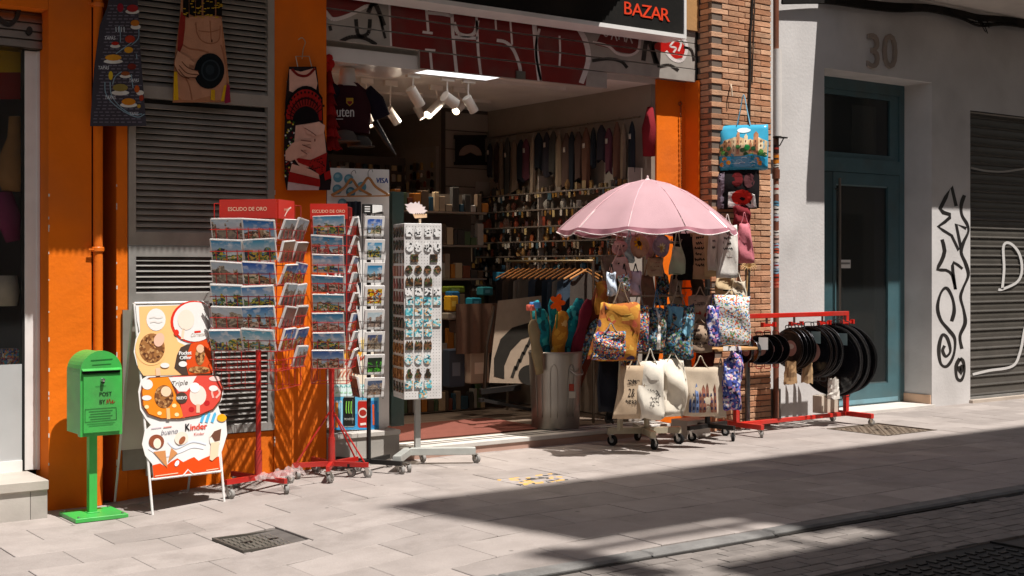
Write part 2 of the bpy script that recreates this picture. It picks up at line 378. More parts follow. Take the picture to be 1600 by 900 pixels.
        if parent is not None: o.parent = parent
        if smooth and smooth != 'all':
            try: me.set_sharp_from_angle(angle=R(40))
            except Exception: pass
        return tag(o, label, cat, group, kind)
def tag(o, label=None, cat=None, group=None, kind=None):
    for k, v in (('label', label), ('category', cat), ('group', group), ('kind', kind)):
        if v: o[k] = v
    return o
def thing(name, loc, label, cat, group=None):
    o = bpy.data.objects.new(name, None); COL.objects.link(o); o.location = loc; o.empty_display_size = .1
    return tag(o, label, cat, group)
def dup(o, loc=None, parent=None, rz=None):
    c = o.copy(); COL.objects.link(c); c.parent = parent
    if loc is not None: c.location = loc
    if rz is not None: c.rotation_euler.z = rz
    for ch in list(o.children): dup(ch, None, c)
    return c
def plane_fn(Y, step=.0025): return lambda px, py, lay: at(px, py, Y - lay * step)
def px_rect(x0, y0, x1, y1): return [(x0, y1), (x1, y1), (x1, y0), (x0, y0)]
ORD = ['first', 'second', 'third', 'fourth', 'fifth', 'sixth', 'seventh', 'eighth', 'ninth', 'tenth', 'eleventh', 'twelfth', 'thirteenth', 'fourteenth', 'fifteenth', 'sixteenth', 'seventeenth', 'eighteenth', 'nineteenth', 'twentieth'] + ['twenty-' + w for w in ('first', 'second', 'third', 'fourth', 'fifth', 'sixth', 'seventh', 'eighth', 'ninth')] + ['thirtieth']
def caster(parent, p, r=.04, face=.6, white=True):
    """small castor: wheel with hub under a fork; p is the mount point, wheel stands on z = gz"""
    m = MB(); z = gz(p[0]) if p[1] < 9.35 else p[2]; c = Vector((p[0] + .02, p[1], z + r)); d = Vector((math.cos(face), math.sin(face), 0))
    col = H('8d8a86') if white else H('1b1b1c')
    m.tube([c - d*.014, c - d*.012, c + d*.012, c + d*.014], [r*.9, r, r, r*.9], 16, col, 'rubber')
    m.cyl(c - d*.017, c + d*.017, r*.45, None, 12, H('c9c6c0') if white else H('8f8f90'), 'plastic')
    f = MB()
    for q in (-1, 1): f.bar(c + d*q*.021, Vector((p[0], p[1], p[2])) + d*q*.021, .022, .004, H('b9b6b0'), 'metal', up=d)
    f.box(p[0]-.02, p[1]-.024, p[2]-.004, p[0]+.02, p[1]+.024, p[2]+.004, H('b9b6b0'), 'metal')
    w = m.build('castor_wheel', parent, smooth=True); f.build('castor_fork', w); return w
# ------------------------------------------------------------------ ground
OR = (.76, .160, .008); WHITE = (.76, .74, .71); CREAM = H('c9c3bb')
m = MB()
xs = [-40] + [1 + .25*i for i in range(17)] + [20, 80]
for i in range(len(xs)-1):
    a, b = xs[i], xs[i+1]
    m.add([(a, 5.60, gz(a)-.014), (b, 5.60, gz(b)-.014), (b, 9.6, gz(b)-.014), (a, 9.6, gz(a)-.014)], [(0,1,2,3)], m='joint')
pav = m.build('pavement', origin=(0,0,0), kind='structure')
m = MB(); m.box(-60, -8, -.6, 90, 5.62, -.046, m='joint')
road = m.build('road', origin=(0,0,0), kind='structure')
m = MB(); m.box(-300, -300, -1.2, 300, 300, -.62, m='joint'); m.build('ground', origin=(0,0,0), kind='structure')
HOLES = [(3.33, 7.27, 3.77, 7.73), (5.78, 7.78, 6.33, 8.12), (10.30, 8.02, 11.12, 8.76)]
def slab(x0, y0, x1, y1):
    for a in HOLES:
        if x0 < a[2] and x1 > a[0] and y0 < a[3] and y1 > a[1]:
            # trim the slab against the cover frame
            if x0 < a[0] - .04: slab(x0, y0, a[0]-.004, y1); 
            if x1 > a[2] + .04: slab(a[2]+.004, y0, x1, y1)
            xa, xb = max(x0, a[0]), min(x1, a[2])
            if y0 < a[1] - .03: slab(xa, y0, xb, a[1]-.004)
            if y1 > a[3] + .03: slab(xa, a[3]+.004, xb, y1)
            return
    m = MB(); g = .0022; d = random.uniform(-.0015, .0015); e = .003; t = random.uniform(-.0012, .0012)
    x0 += g; x1 -= g; y0 += g; y1 -= g; vs = []
    for ins, dz in ((0, -.03), (0, -e), (e, 0)):
        for x, y, s in ((x0+ins, y0+ins, -1), (x1-ins, y0+ins, 1), (x1-ins, y1-ins, 1), (x0+ins, y1-ins, -1)):
            vs.append((x, y, gz(x) + dz + d + t*s))
    fs = [(8,9,10,11)] + [(k*4+i, k*4+(i+1)%4, k*4+4+(i+1)%4, k*4+4+i) for k in range(2) for i in range(4)]
    m.add(vs, fs, m='slab'); m.build('paving_slab', pav)
row = 0; y = 5.62
while y < 9.40:
    y1 = min(y + .40, 9.42); x = 1.6 + (.3 if row % 2 else 0) + random.uniform(-.03, .03)
    while x < 17.2:
        slab(x, y, x + .6, y1); x += .6
    row += 1; y = y1
# kerb stones
m0 = None; x = 1.0
while x < 16:
    m = MB(); dy = random.uniform(-.008, .008); m.box(x+.004, 5.49+dy, -.2, x+.996, 5.615, random.uniform(-.004, .002), m='kerb', ch=.014)
    m.build('kerb_stone', pav)
    m = MB(); m.box(x, 5.455+dy, -.2, x+.998, 5.489+dy, -.022+random.uniform(-.004, .004), H('1f1c19'), 'stone'); m.build('gutter_seam', pav); x += 1.0
# road setts: nearest in view each on its own, the rest as one sheet of stones
setts = []
r = 0; y = 5.47
while y > 2.2:
    x = 2.2 + (.1 if r % 2 else 0)
    while x < 12.5:
        if not (y < 4.72 and 5.02 < x < 7.2 and y > 3.7): setts.append((x, y))
        x += .205
    y -= .105; r += 1
def vis(p):
    d = p[0]*_s + p[1]*_c; l = (p[0]*_c - p[1]*_s) / d * FPX + CXP; yy = HOR + 1.645 / d * FPX
    return -20 < l < 1620 and yy < 915
inv = [p for p in setts if vis(p)]; inv.sort(key=lambda p: p[0]*_s + p[1]*_c)
near = set(inv[:300])
base = []
for k in range(6):
    m = MB(); j = lambda: random.uniform(-.0022, .0022)
    vs = []
    for ins, z in ((0, -.03), (.001, -.003), (.005, .0)):
        for sx, sy in ((-1,-1),(1,-1),(1,1),(-1,1)): vs.append((sx*(.1008-ins)+j(), sy*(.0508-ins)+j(), z))
    m.add(vs, [(8,9,10,11)] + [(q*4+i, q*4+(i+1)%4, q*4+4+(i+1)%4, q*4+4+i) for q in range(2) for i in range(4)], m='cobble')
    base.append(m)
meshes = []
for i, p in enumerate(sorted(near)):
    if len(meshes) < 6:
        o = base[i].build('sett', None, origin=(0,0,0)); meshes.append(o.data); o.parent = road
    else:
        o = bpy.data.objects.new('sett', meshes[i % 6]); COL.objects.link(o); o.parent = road
    o.location = (p[0]+.1, p[1]-.05, -.026 + random.uniform(-.0025, .002)); o.rotation_euler = (random.uniform(-.006,.006), random.uniform(-.005,.005), random.uniform(-.008,.008))
m = MB()
for p in setts:
    if p in near: continue
    z = -.026 + random.uniform(-.0025, .002); vs = []
    for ins, dz in ((0, -.03), (.004, 0)):
        for sx, sy in ((-1,-1),(1,-1),(1,1),(-1,1)): vs.append((p[0]+.1+sx*(.1008-ins), p[1]-.05+sy*(.0508-ins), z+dz))
    m.add(vs, [(4,5,6,7),(0,1,5,4),(1,2,6,5),(2,3,7,6),(3,0,4,7)], m='cobble')
o = m.build('setts', road); o['kind'] = 'stuff'

# covers in the ground
def cover(name, x0, y0, x1, y1, z, label, col, lug, group=None, rows=12):
    t = thing(name, ((x0+x1)/2, (y0+y1)/2, z), label, 'manhole cover', group)
    f = MB()
    for a in ((x0, y0, x1, y0+.022), (x0, y1-.022, x1, y1), (x0, y0+.022, x0+.022, y1-.022), (x1-.022, y0+.022, x1, y1-.022)):
        f.box(a[0]+.001, a[1]+.001, z-.05, a[2]-.001, a[3]-.001, z+.001, tuple(c*.8 for c in col), 'iron')
    f.build('frame', t)
    c = MB(); c.box(x0+.026, y0+.026, z-.05, x1-.026, y1-.026, z-.010, col, 'iron')
    nx = int((x1-x0-.06)/lug); ny = int((y1-y0-.06)/lug)
    for i in range(nx):
        for k in range(ny):
            cx = x0+.03+(i+.5)*lug; cy = y0+.03+(k+.5)*lug; w, h = (lug*.36, lug*.16) if (i+k) % 2 else (lug*.16, lug*.36)
            c.box(cx-w, cy-h, z-.010, cx+w, cy+h, z-.003, tuple(q*1.5 for q in col), 'iron')
    c.build('plate', t)
    for q in (-1, 1):
        h = MB(); cx, cy = (x0+x1)/2 + q*.09, (y0+y1)/2; h.box(cx-.035, cy-.012, z-.009, cx+.035, cy+.012, z-.0015, H('1d1a17'), 'iron'); h.build('lifting_slot', t)
    return t
cover('manhole_cover', *HOLES[0], gz(3.55), 'small square grey lugged cover in the sunlit paving below the ice cream board', H('6f6b63'), .042)
cover('manhole_cover', 10.31, 8.03, 11.11, 8.75, 0, 'wide ridged cover in the paving before the blue door', H('8a7d6f'), .07)
cover('manhole_cover', 5.05, 3.9, 6.95, 4.66, -.026, 'large dark cover in the shaded road at the bottom right corner', H('2b2927'), .09)
t = thing('painted_cover', (6.05, 7.95, 0), 'worn paving cover daubed with yellow and black paint at the shadow edge', 'manhole cover')
m = MB(); m.box(5.785, 7.785, -.03, 6.325, 8.115, -.001, m='pave_paint', ch=.006); m.build('plate', t)
m = MB(); m.box(5.95, 7.94, -.001, 6.16, 7.96, .0015, H('3a3632'), 'stone'); m.build('slot', t)
for (px, py, w) in ((1440, 645, .55), (1570, 647, .6)):
    pass
# ------------------------------------------------------------------ building across the street (behind the viewer: it throws the big shadow)
XE = 4.52; YS = 7.72
k = SUN.x / -SUN.y; q = SUN.z / -SUN.y            # per metre of street
YB = -2.4
def xs_(x, y): return x + k * (y - YB)
ztop = q * (YS - YB); xe = xs_(XE, YS)
m = MB(); wc = H('b9aa98')
zg2 = q * (5.97 - YB); ym = 5.13
m.box(xe, YB-9, -.5, xe+40, YB, q*(ym-YB), wc, 'plaster')
o = m.build('building_across_street', origin=(0,0,0), kind='structure')
gx_ = 4.80 + k*(5.6-YB); gw_ = 1.75
m = MB(); m.box(gx_+gw_, YB-.02, q*(ym-YB), xe+40, YB, ztop-.6, wc, 'plaster'); m.build('shadow_screen', o)  # unseen roof screen, cornice and rail, added to shape shadow and light band
m = MB(); m.box(xe, YB-.02, zg2, gx_+gw_, YB, ztop-.6, wc, 'plaster'); m.build('shadow_screen', o)
m = MB(); m.box(xe, YB-.05, ztop-.6, xe+40, YB, ztop, wc, 'plaster'); m.build('cornice', o)
m = MB()
m.box(gx_+1.1, YB-.04, q*(ym-YB), gx_+1.16, YB-.001, q*(5.76-YB), wc, 'paint')
m.box(gx_, YB-.03, q*(5.76-YB), gx_+gw_, YB-.001, q*(5.87-YB), wc, 'paint'); m.box(min(xe, gx_-.3), YB-.03, q*(ym-YB), gx_, YB-.001, zg2, wc, 'paint'); m.build('railing', o)
for fl in range(6):
    for i in range(8):
        m = MB(); x = xe+1.2+i*2.6; m.box(x, YB, 1+fl*3.3, x+1.2, YB+.02, 3+fl*3.3, H('30302f'), 'gloss'); m.build('window', o)
m = MB(); m.box(-40, YB-10, -.5, xe-.02, YB-.3, 7.0, H('c4b49f'), 'plaster')
lo = m.build('low_building_across_street', origin=(0,0,0), kind='structure')
for i in range(12):
    m = MB(); m.box(-24+i*2.6, YB-.3, 1.0, -22.8+i*2.6, YB-.28, 3.4, H('2f2e2c'), 'gloss'); m.build('window', lo)

# ------------------------------------------------------------------ shop building
FY = 9.40
shop = thing('shop_building', (6.0, FY, 0), 'orange painted ground floor shop building with grey louvre panels and open shop front', 'building')
def part(name, parent, fn, **k):
    m = MB(); fn(m); return m.build(name, parent, **k)
X = {p: xat(p, FY) for p in (62, 76, 143, 160, 182, 200, 428, 510, 1026, 1092)}
def pil(x0, x1, y0=FY, y1=10.2, z0=-.2, z1=3.95, chips=True):
    m = MB(); w = x1 - x0
    nx, nz = max(2, int(w/.09)), 44
    rr = random.Random(int(x0*100))
    amp = [[rr.uniform(-.002, .002) for _ in range(nx+1)] for _ in range(nz+1)]
    m.grid(lambda u, v: Vector((x0 + u*w, y0 + amp[round(v*nz)][round(u*nx)] * (0 if u in (0, 1) else 1), z0 + v*(z1-z0))), nx, nz, OR, 'plaster')
    m.add([(x0,y0,z0),(x0,y1,z0),(x0,y1,z1),(x0,y0,z1)], [(3,2,1,0)], OR, 'plaster')
    m.add([(x1,y0,z0),(x1,y1,z0),(x1,y1,z1),(x1,y0,z1)], [(0,1,2,3)], OR, 'plaster')
    o = m.build('pilaster', shop)
    if chips:
        c = MB()
        for i in range(14):
            z = rr.uniform(0, 2.2); s = rr.uniform(.006, .016); h = s*rr.uniform(1, 3)
            c.box(x0-.0015, y0-.0015, z, x0+s*.5, y0+.004, z+h, H('cfc4b6'), 'plaster')
        c.build('chipped_plaster', o)
    return o
pil(X[76], X[143])
pil(X[182], X[200]-.004)
pil(X[428]+.004, X[510])
pil(xat(1026, 9.6), X[1092], y0=9.6, y1=9.9, z1=3.47, chips=False)
pil(X[1092]-.001, X[1092]+.018, y0=FY, y1=9.6, z1=3.47, chips=False)
part('recess_wall', shop, lambda m: m.box(X[143], 9.70, -.2, X[182], 9.8, 3.95, H('3d2114'), 'plaster'))  # dark brown stands for shade in the recess, not the pilaster orange
part('upper_wall', shop, lambda m: m.box(-1, FY+.02, 3.96, 9.19, 10.3, 9.0, H('b98d5c'), 'plaster'))
part('base_wall', shop, lambda m: m.box(X[200]+.001, FY+.012, -.2, X[428]-.001, FY+.3, .33, OR, 'plaster'))
# corrugated awning sheet and balcony slab above the shop: out of view, edge and slanted end shaped to throw the shade
AW = 1.10; z_aw = 1.745 + q * AW; XR = 9.85
m = MB(); XA, XB = 6.51, 8.55; pts = [(-1, FY+.02), (XB, FY+.02), (XA, FY-AW), (-1, FY-AW)]
m.prism(pts, lambda a, b, t: Vector((a, b, t)), z_aw, z_aw+.16, H('a89f93'), 'plaster')
bal = m.build('balcony_slab', shop)
m = MB(); n = 220
def edge(u):                                           # front edge then the slanting end
    L1 = XA + 1; L2 = math.hypot(XB-XA, AW); d = u * (L1 + L2)
    if d < L1: return (-1 + d, FY - AW - .004)
    e = (d - L1) / L2; return (XA + (XB-XA)*e + .002, FY - AW + AW*e - .003)
n = 440; vs = []
for i in range(n+1):
    x, y_ = edge(i/n); dz = -.030 if i % 2 else -.002
    vs += [(x, y_, z_aw+.05), (x, y_, z_aw+dz)]
m.add(vs, [(2*i, 2*i+2, 2*i+3, 2*i+1) for i in range(n)], H('a89f93'), 'metal'); m.build('scalloped_edge', bal)
# louvre panels
def louvre(x0, x1, z0, z1, pitch, col, rails, flip, blind=None, y0=FY-.012):
    fr = MB(); w = .055
    fr.box(x0, y0, z0, x0+w, y0+.06, z1, col, 'enamel'); fr.box(x1-w, y0, z0, x1, y0+.06, z1, col, 'enamel')
    for a, b in rails: fr.box(x0+w, y0+.002, a, x1-w, y0+.058, b, col, 'enamel')
    fr.box(x0+w*.6, y0+.062, z0, x1-w*.6, y0+.075, z1, H('15130f'), 'paint')
    o = fr.build('louvre_panel', shop)
    ends = sorted([z for r_ in rails for z in r_])
    me = None
    for i in range(len(rails)-1):
        a, b = rails[i][1], rails[i+1][0]
        if blind and i in blind: 
            part('blank_sheet', o, lambda m: m.box(x0+w, y0+.02, a, x1-w, y0+.026, b, col, 'enamel')); continue
        z = a + pitch*.3
        while z < b - pitch*.4:
            if me is None:
                s = MB(); s.bar((x0+w+.001, y0+.03, z), (x1-w-.001, y0+.03, z), .052, .004, col, 'enamel', up=(0, -.75, 1) if flip else (0, -1.1, 1))
                so_ = s.build('slat', o); me = so_.data; z00 = z
            else:
                so_ = bpy.data.objects.new('slat', me); COL.objects.link(so_); so_.parent = o; so_.location = (0, 0, z - z00)
            so_.rotation_euler = (0, random.uniform(-.0008, .0008), 0)
            z += pitch
    return o
GR = H('6d6862')
xl0, xl1 = X[200]+.001, X[428]-.001
louvre(xl0, xl1, 1.775, 3.93, .046, H('a0968b'), [(1.775, 1.87), (2.86, 2.95), (3.84, 3.93)], False)
louvre(xl0, xl1, .34, 1.765, .040, H('8e8b86'), [(.34, .40), (1.34, 1.42), (1.69, 1.765)], True)
# left hand plain cover sheet over the lower louvres
part('cover_sheet', shop, lambda m: m.box(xl0-.05, FY-.03, .13, xl0+.50, FY-.014, 1.30, H('8b877c'), 'enamel'))
part('cover_sheet_cap', shop, lambda m: m.box(xl0+.12, FY-.045, .08, xl0+.62, FY-.032, .15, H('a8a59b'), 'enamel'))
# left shop window
win = thing('shop_window', (2.3, 9.6, 0), 'tall shop window in a white aluminium frame at the far left', 'window')
yw = 9.61; wx = xat(62, yw)-.002; wi = xat(39, yw)
part('frame_post', win, lambda m: (m.box(wi, yw, .16, wx, yw+.06, 3.16, WHITE, 'paint', ch=.004), m.box(wx-.018, yw-.012, .16, wx, yw, 3.16, WHITE, 'paint')))
part('seal', win, lambda m: m.box(wi-.016, yw+.012, .16, wi, yw+.05, 3.16, H('1e1d1b'), 'rubber'))
part('frame_rail', win, lambda m: m.box(1.2, yw+.004, .155, wi-.017, yw+.05, .235, WHITE, 'paint'))
part('lower_panel', win, lambda m: m.box(1.2, yw+.016, .235, wi-.017, yw+.03, .92, H('b6b8b8'), 'gloss'))
part('pane', win, lambda m: m.box(1.2, yw+.018, .92, wi-.017, yw+.024, 3.16, m='clear_glass'))
sh = MB(); z_ = 3.17
part('shutter_box', win, lambda m: m.box(1.2, yw-.05, 3.165, wx+.02, yw+.2, 3.42, H('6d655e'), 'metal'))
for i in range(4): part('shutter_slat', win, lambda m: m.bar((1.2, yw-.058, 3.195+i*.06), (wx+.018, yw-.058, 3.195+i*.06), .05, .012, H('8a8178'), 'metal', up=(0,-1,.2)))
part('orange_lintel', shop, lambda m: m.box(1.0, FY+.002, 3.43, X[76]-.002, 9.9, 3.95, OR, 'plaster'))
part('spray_mark', win, lambda m: (m.stroke([(-10, 20), (12, 38), (26, 28), (30, 12)], 7, plane_fn(yw-.075), 0, H('2a2622')), m.ell(46, 48, 5, 7, plane_fn(yw-.075), 0, H('221f1c'))))
part('window_bay', win, lambda m: (m.box(1.0, 10.5, -.1, 3.1, 10.6, 3.5, H('241c17'), 'paint'), m.box(X[62]-.0, 9.7, -.1, 3.12, 10.5, 3.5, H('2a211b'), 'paint'), m.box(1.0, 9.7, 3.4, 3.1, 10.5, 3.5, H('2a211b'), 'paint'), m.box(1.0, 9.66, .80, 2.7, 10.5, .90, H('8d8a85'), 'paint')))
part('banner', win, lambda m: (m.flat(px_rect(-20, 63, 36, 113), plane_fn(9.75), 0, H('b78d10'), 'cloth'), m.flat(px_rect(-20, 113, 36, 155), plane_fn(9.75), 0, H('7a2018'), 'cloth')))
# marble step under it
stp = thing('marble_step', (2.0, 9.25, gz(2.5)), 'worn white marble step under the left shop window', 'step')
part('tread', stp, lambda m: m.box(.8, 9.13, .085, xat(76, 9.13), 9.66, .155, H('bdb5aa'), 'stone', ch=.006))
for a, b in ((.8, 2.1), (2.104, xat(47, 9.15)), (xat(47, 9.15)+.004, xat(74, 9.15))):
    part('riser_stone', stp, lambda m: m.box(a, 9.15, -.16, b, 9.5, .084, H('b0aaa2'), 'stone'))
part('return_wall', shop, lambda m: m.box(X[62], 9.7, -.2, X[76]+.01, 9.72, 3.4, OR, 'plaster'))

# drain pipe between the pilasters
dp = thing('drain_pipe', (xat(153, 9.385), 9.385, -.1), 'orange painted drain pipe running down between the orange pilasters', 'pipe')
part('pipe', dp, lambda m: m.cyl((xat(153, 9.385), 9.385, -.1), (xat(153, 9.385), 9.385, 3.94), .034, None, 16, OR, 'plaster'), smooth=True)
for z_ in (1.74, 3.5): part('bracket', dp, lambda m: (m.lathe([(.04,-.018),(.044,-.012),(.044,.012),(.04,.018)], 16, (xat(153, 9.385), 9.385, z_), col=OR, m='paint'), m.box(xat(153,9.385)-.075, 9.36, z_-.006, xat(153,9.385)-.02, 9.372, z_+.006, OR, 'paint')))

# ------------------------------------------------------------------ roller shutter with painted letters, and the sign
SHY = 9.46
rs = thing('roller_shutter', (6.8, SHY, 3.3), 'half raised grey roller shutter sprayed with maroon white edged letters above the shop entrance', 'shutter')
sx0, sx1 = X[510]+.002, X[1092]-.002; lx0, lx1 = xat(655, SHY), xat(947, SHY)
bands = []
z = 3.455
while z < 4.4:
    bands.append((z, min(z+.125, 4.42), sx0, sx1)); z += .128
bands += [(3.30, 3.451, lx0, lx1)]
SG = H('9d968e')
for a, b, u0, u1 in bands:
    m = MB(); pr = [(0, a), (-.012, a+.003), (-.012, b-.005), (-.006, b-.001), (.0, b), (.02, b), (.02, a)]
    vs = [(u0, SHY+y_, z_) for y_, z_ in pr] + [(u1, SHY+y_, z_) for y_, z_ in pr]; n = len(pr)
    m.add(vs, [(i, n+i, n+(i+1)%n, (i+1)%n) for i in range(n)] + [tuple(range(n-1,-1,-1)), tuple(range(n, 2*n))], SG, 'enamel')
    m.build('slat', rs)
def clipz(p, lo, hi):
    for sgn, lim in ((1, lo), (-1, hi)):
        out = []
        for i in range(len(p)):
            a, b = p[i], p[(i+1) % len(p)]; da, db = sgn*(a[1]-lim), sgn*(b[1]-lim)
            if da >= 0: out.append(a)
            if da*db < 0: t = da/(da-db); out.append((a[0]+(b[0]-a[0])*t, a[1]+(b[1]-a[1])*t))
        p = out
        if len(p) < 3: return []
    return p
def shutter_paint(mb, pxpts, col, lay):
    w = [at(a, b, SHY-.013) for a, b in pxpts]; w = [(v.x, v.z) for v in w]
    for a, b, u0, u1 in bands:
        c = clipz(w, a+.0035, b-.0055)
        if c: mb.add([(min(max(x, u0), u1), SHY-.0135-lay*.0012, zz) for x, zz in c], [tuple(range(len(c)))], col, 'enamel')
def rib(pts, w, k=5):
    p = smooth_path(pts, k); n = len(p); out = []
    for i in range(n-1):
        a, b = p[i], p[i+1]; dx, dy = b[0]-a[0], b[1]-a[1]; l = math.hypot(dx, dy) or 1; ox, oy = -dy/l*w/2, dx/l*w/2
        out.append([(a[0]+ox, a[1]+oy), (b[0]+ox, b[1]+oy), (b[0]-ox, b[1]-oy), (a[0]-ox, a[1]-oy)])
    return out
mg = MB(); MAR = H('6e120f'); GW = H('d9cfcb'); BK = H('221d1b')
shutter_paint(mg, [(611, -60), (611, 72), (655, 80), (655, 125), (915, 135), (921, 80), (905, 20), (880, -60)], MAR, 0)
shutter_paint(mg, [(510, -40), (580, -40), (578, 8), (560, 18), (540, 26), (520, 27), (510, 15)], MAR, 0)
shutter_paint(mg, [(930, 70), (945, 40), (990, 45), (1000, 62), (1000, 75), (990, 85), (970, 82), (950, 75)], MAR, 0)
shutter_paint(mg, [(1012, 72), (1030, 60), (1062, 62), (1072, 75), (1068, 90), (1055, 92), (1045, 85)], H('b01712'), 0)
mg.build('maroon_letters', rs)
mg = MB()
for pts, w in (([(607, -20), (609, 30), (611, 72)], 3), ([(508, 18), (520, 30), (545, 24), (572, 10), (580, 12)], 6), ([(666, 15), (669, 49)], 4), ([(660, 50), (676, 52)], 4), ([(664, 78), (680, 79)], 4), ([(672, 80), (675, 112)], 4),
    ([(668, 20), (690, 22), (706, 25)], 5), ([(706, 20), (708, 60), (714, 120)], 5), ([(744, 20), (747, 80), (752, 122)], 4), ([(709, 35), (716, 52), (732, 56), (742, 50), (746, 32)], 6), ([(710, 58), (746, 60)], 5),
    ([(774, 30), (775, 48)], 3), ([(797, 30), (800, 70)], 3), ([(776, 63), (790, 66), (802, 78), (811, 100), (814, 118)], 5),
    ([(834, 30), (838, 80), (843, 126)], 7), ([(843, 45), (838, 65), (838, 90), (845, 126)], 4), ([(874, 56), (875, 80), (874, 103)], 3), ([(900, 38), (915, 65), (919, 95), (908, 130)], 8),
    ([(926, 66), (950, 72), (965, 84), (985, 86), (997, 78), (1000, 60)], 4), ([(941, 50), (947, 57), (952, 50)], 2), ([(955, 62), (959, 52), (964, 64)], 2), ([(967, 62), (968, 53), (975, 58), (976, 65)], 2), ([(978, 66), (982, 56), (988, 68)], 2),
    ([(1030, 62), (1042, 58), (1066, 60), (1073, 75), (1066, 94), (1052, 93), (1040, 80)], 5), ([(1043, 62), (1053, 63), (1047, 72), (1056, 75), (1052, 82)], 3), ([(1058, 62), (1064, 68), (1060, 80)], 3)):
    mg = MB()
    for r_ in rib(pts, w): shutter_paint(mg, r_, GW, 1)
    if mg.f: mg.build('white_stroke', rs)
mg = MB()
for pts, w in (([(575, 20), (585, 5), (600, 40)], 7), ([(556, 30), (560, 55), (575, 52), (578, 30)], 6), ([(530, 66), (548, 58), (570, 60), (588, 70)], 6), ([(592, 20), (598, 45), (602, 60)], 4), ([(1005, 95), (1012, 60), (1025, 100)], 7), ([(925, 95), (950, 92), (970, 96), (980, 106)], 5), ([(1030, 105), (1020, 70), (1040, 60)], 5), ([(1068, 74), (1080, 78), (1084, 95)], 4), ([(1030, 104), (1046, 102), (1060, 110)], 5), ([(515, 40), (517, 48)], 5)):
    mg = MB()
    for r_ in rib(pts, w): shutter_paint(mg, r_, BK, 1)
    if mg.f: mg.build('black_stroke', rs)
part('latch', rs, lambda m: m.box(xat(806, SHY-.02), SHY-.03, 3.30, xat(820, SHY-.02), SHY-.014, 3.37, H('8b8985'), 'metal'))
sgn = thing('shop_sign', (6.8, 9.1, 3.79), 'long black shop sign with a white edge and orange red lettering', 'sign')
gx0, gx1, gz0, gz1 = 4.7, 8.72, 3.79, 4.75
part('panel', sgn, lambda m: m.box(gx0, 9.112, gz0+.04, gx1-.032, 9.39, gz1, H('1e1d1b'), 'plaster'))
part('edge_trim', sgn, lambda m: (m.box(gx0, 9.10, gz0, gx1, 9.39, gz0+.038, WHITE, 'paint'), m.box(gx1-.03, 9.10, gz0+.039, gx1, 9.39, gz1, WHITE, 'paint')))
m = MB()
for i, ch in enumerate('BAZAR'):
    px = 981 + i*14.6; py = 22.5 + i*2.6
    fn = plane_fn(9.106)
    m.text(ch, px, py, 19.5, fn, 0, H('e2401c'), 'paint', sx=.86, slope=.14); m.text(ch, px+.7, py, 19.5, fn, .6, H('e2401c'), 'paint', sx=.90, slope=.14)
m.build('lettering', sgn)
# ------------------------------------------------------------------ brick pier
BX0, BX1, BY = 9.205, xat(1205, 9.25), 9.25
bp = thing('brick_pier', ((BX0+BX1)/2, BY, 0), 'sunlit pier of thin tan bricks with toothed left edge between shop and white building', 'wall')
part('mortar_core', bp, lambda m: m.box(BX0+.012, BY+.012, -.1, BX1-.004, 10.0, 5.2, H('6d5f54'), 'stone'))
bmesh_cache = {}
rb = random.Random(3)
def brick(x0, x1, z, dy, deep=.1):
    key = round(x1-x0, 3), deep
    if key not in bmesh_cache:
        vs_ = []
        for k in range(3):
            m = MB(); w = x1-x0; c = [H('bf9070'), H('b38060'), H('c89c7c')][k]
            m.box(0, 0, 0, w, deep, .0475, c, 'brick', ch=.0035)
            for v in m.v: v += Vector((rb.uniform(-.002,.002), rb.uniform(-.0018,.0018), rb.uniform(-.0015,.0015)))
            vs_.append(m)
        bmesh_cache[key] = [mm.build('brick', None, origin=(0,0,0)) for mm in vs_]
        for o in bmesh_cache[key]: o['_t'] = 1
    src = rb.choice(bmesh_cache[key])
    if src.get('_t') == 1: src['_t'] = 2; o = src; del o['_t']; o.parent = bp
    else: o = bpy.data.objects.new('brick', src.data); COL.objects.link(o); o.parent = bp
    o.location = Vector((x0, BY+dy, z)) - bp.location
L_ = BX1 - BX0; bw = .232; i = 0; z = -.02
while z < 4.62:
    odd = i % 2
    cuts = [0, bw*.62, bw*.62+bw, bw*.62+2*bw, L_] if odd else [0, bw, 2*bw, 3*bw, L_]
    for k in range(len(cuts)-1):
        a, b = cuts[k]+BX0+(.004 if k else 0), cuts[k+1]+BX0-.004
        if b - a < .05: continue
        first = k == 0
        dy = .055 if (first and odd) else rb.uniform(-.003, .004)
        brick(a, b, z, dy, .16 if first else .1)
    z += .0575; i += 1
for o in [o for lst in bmesh_cache.values() for o in lst]:
    if '_t' in o: bpy.data.objects.remove(o)
part('dark_gap', shop, lambda m: m.box(X[1092]+.02, FY+.05, -.1, BX0+.012, 9.9, 3.95, H('1c1815'), 'paint'))

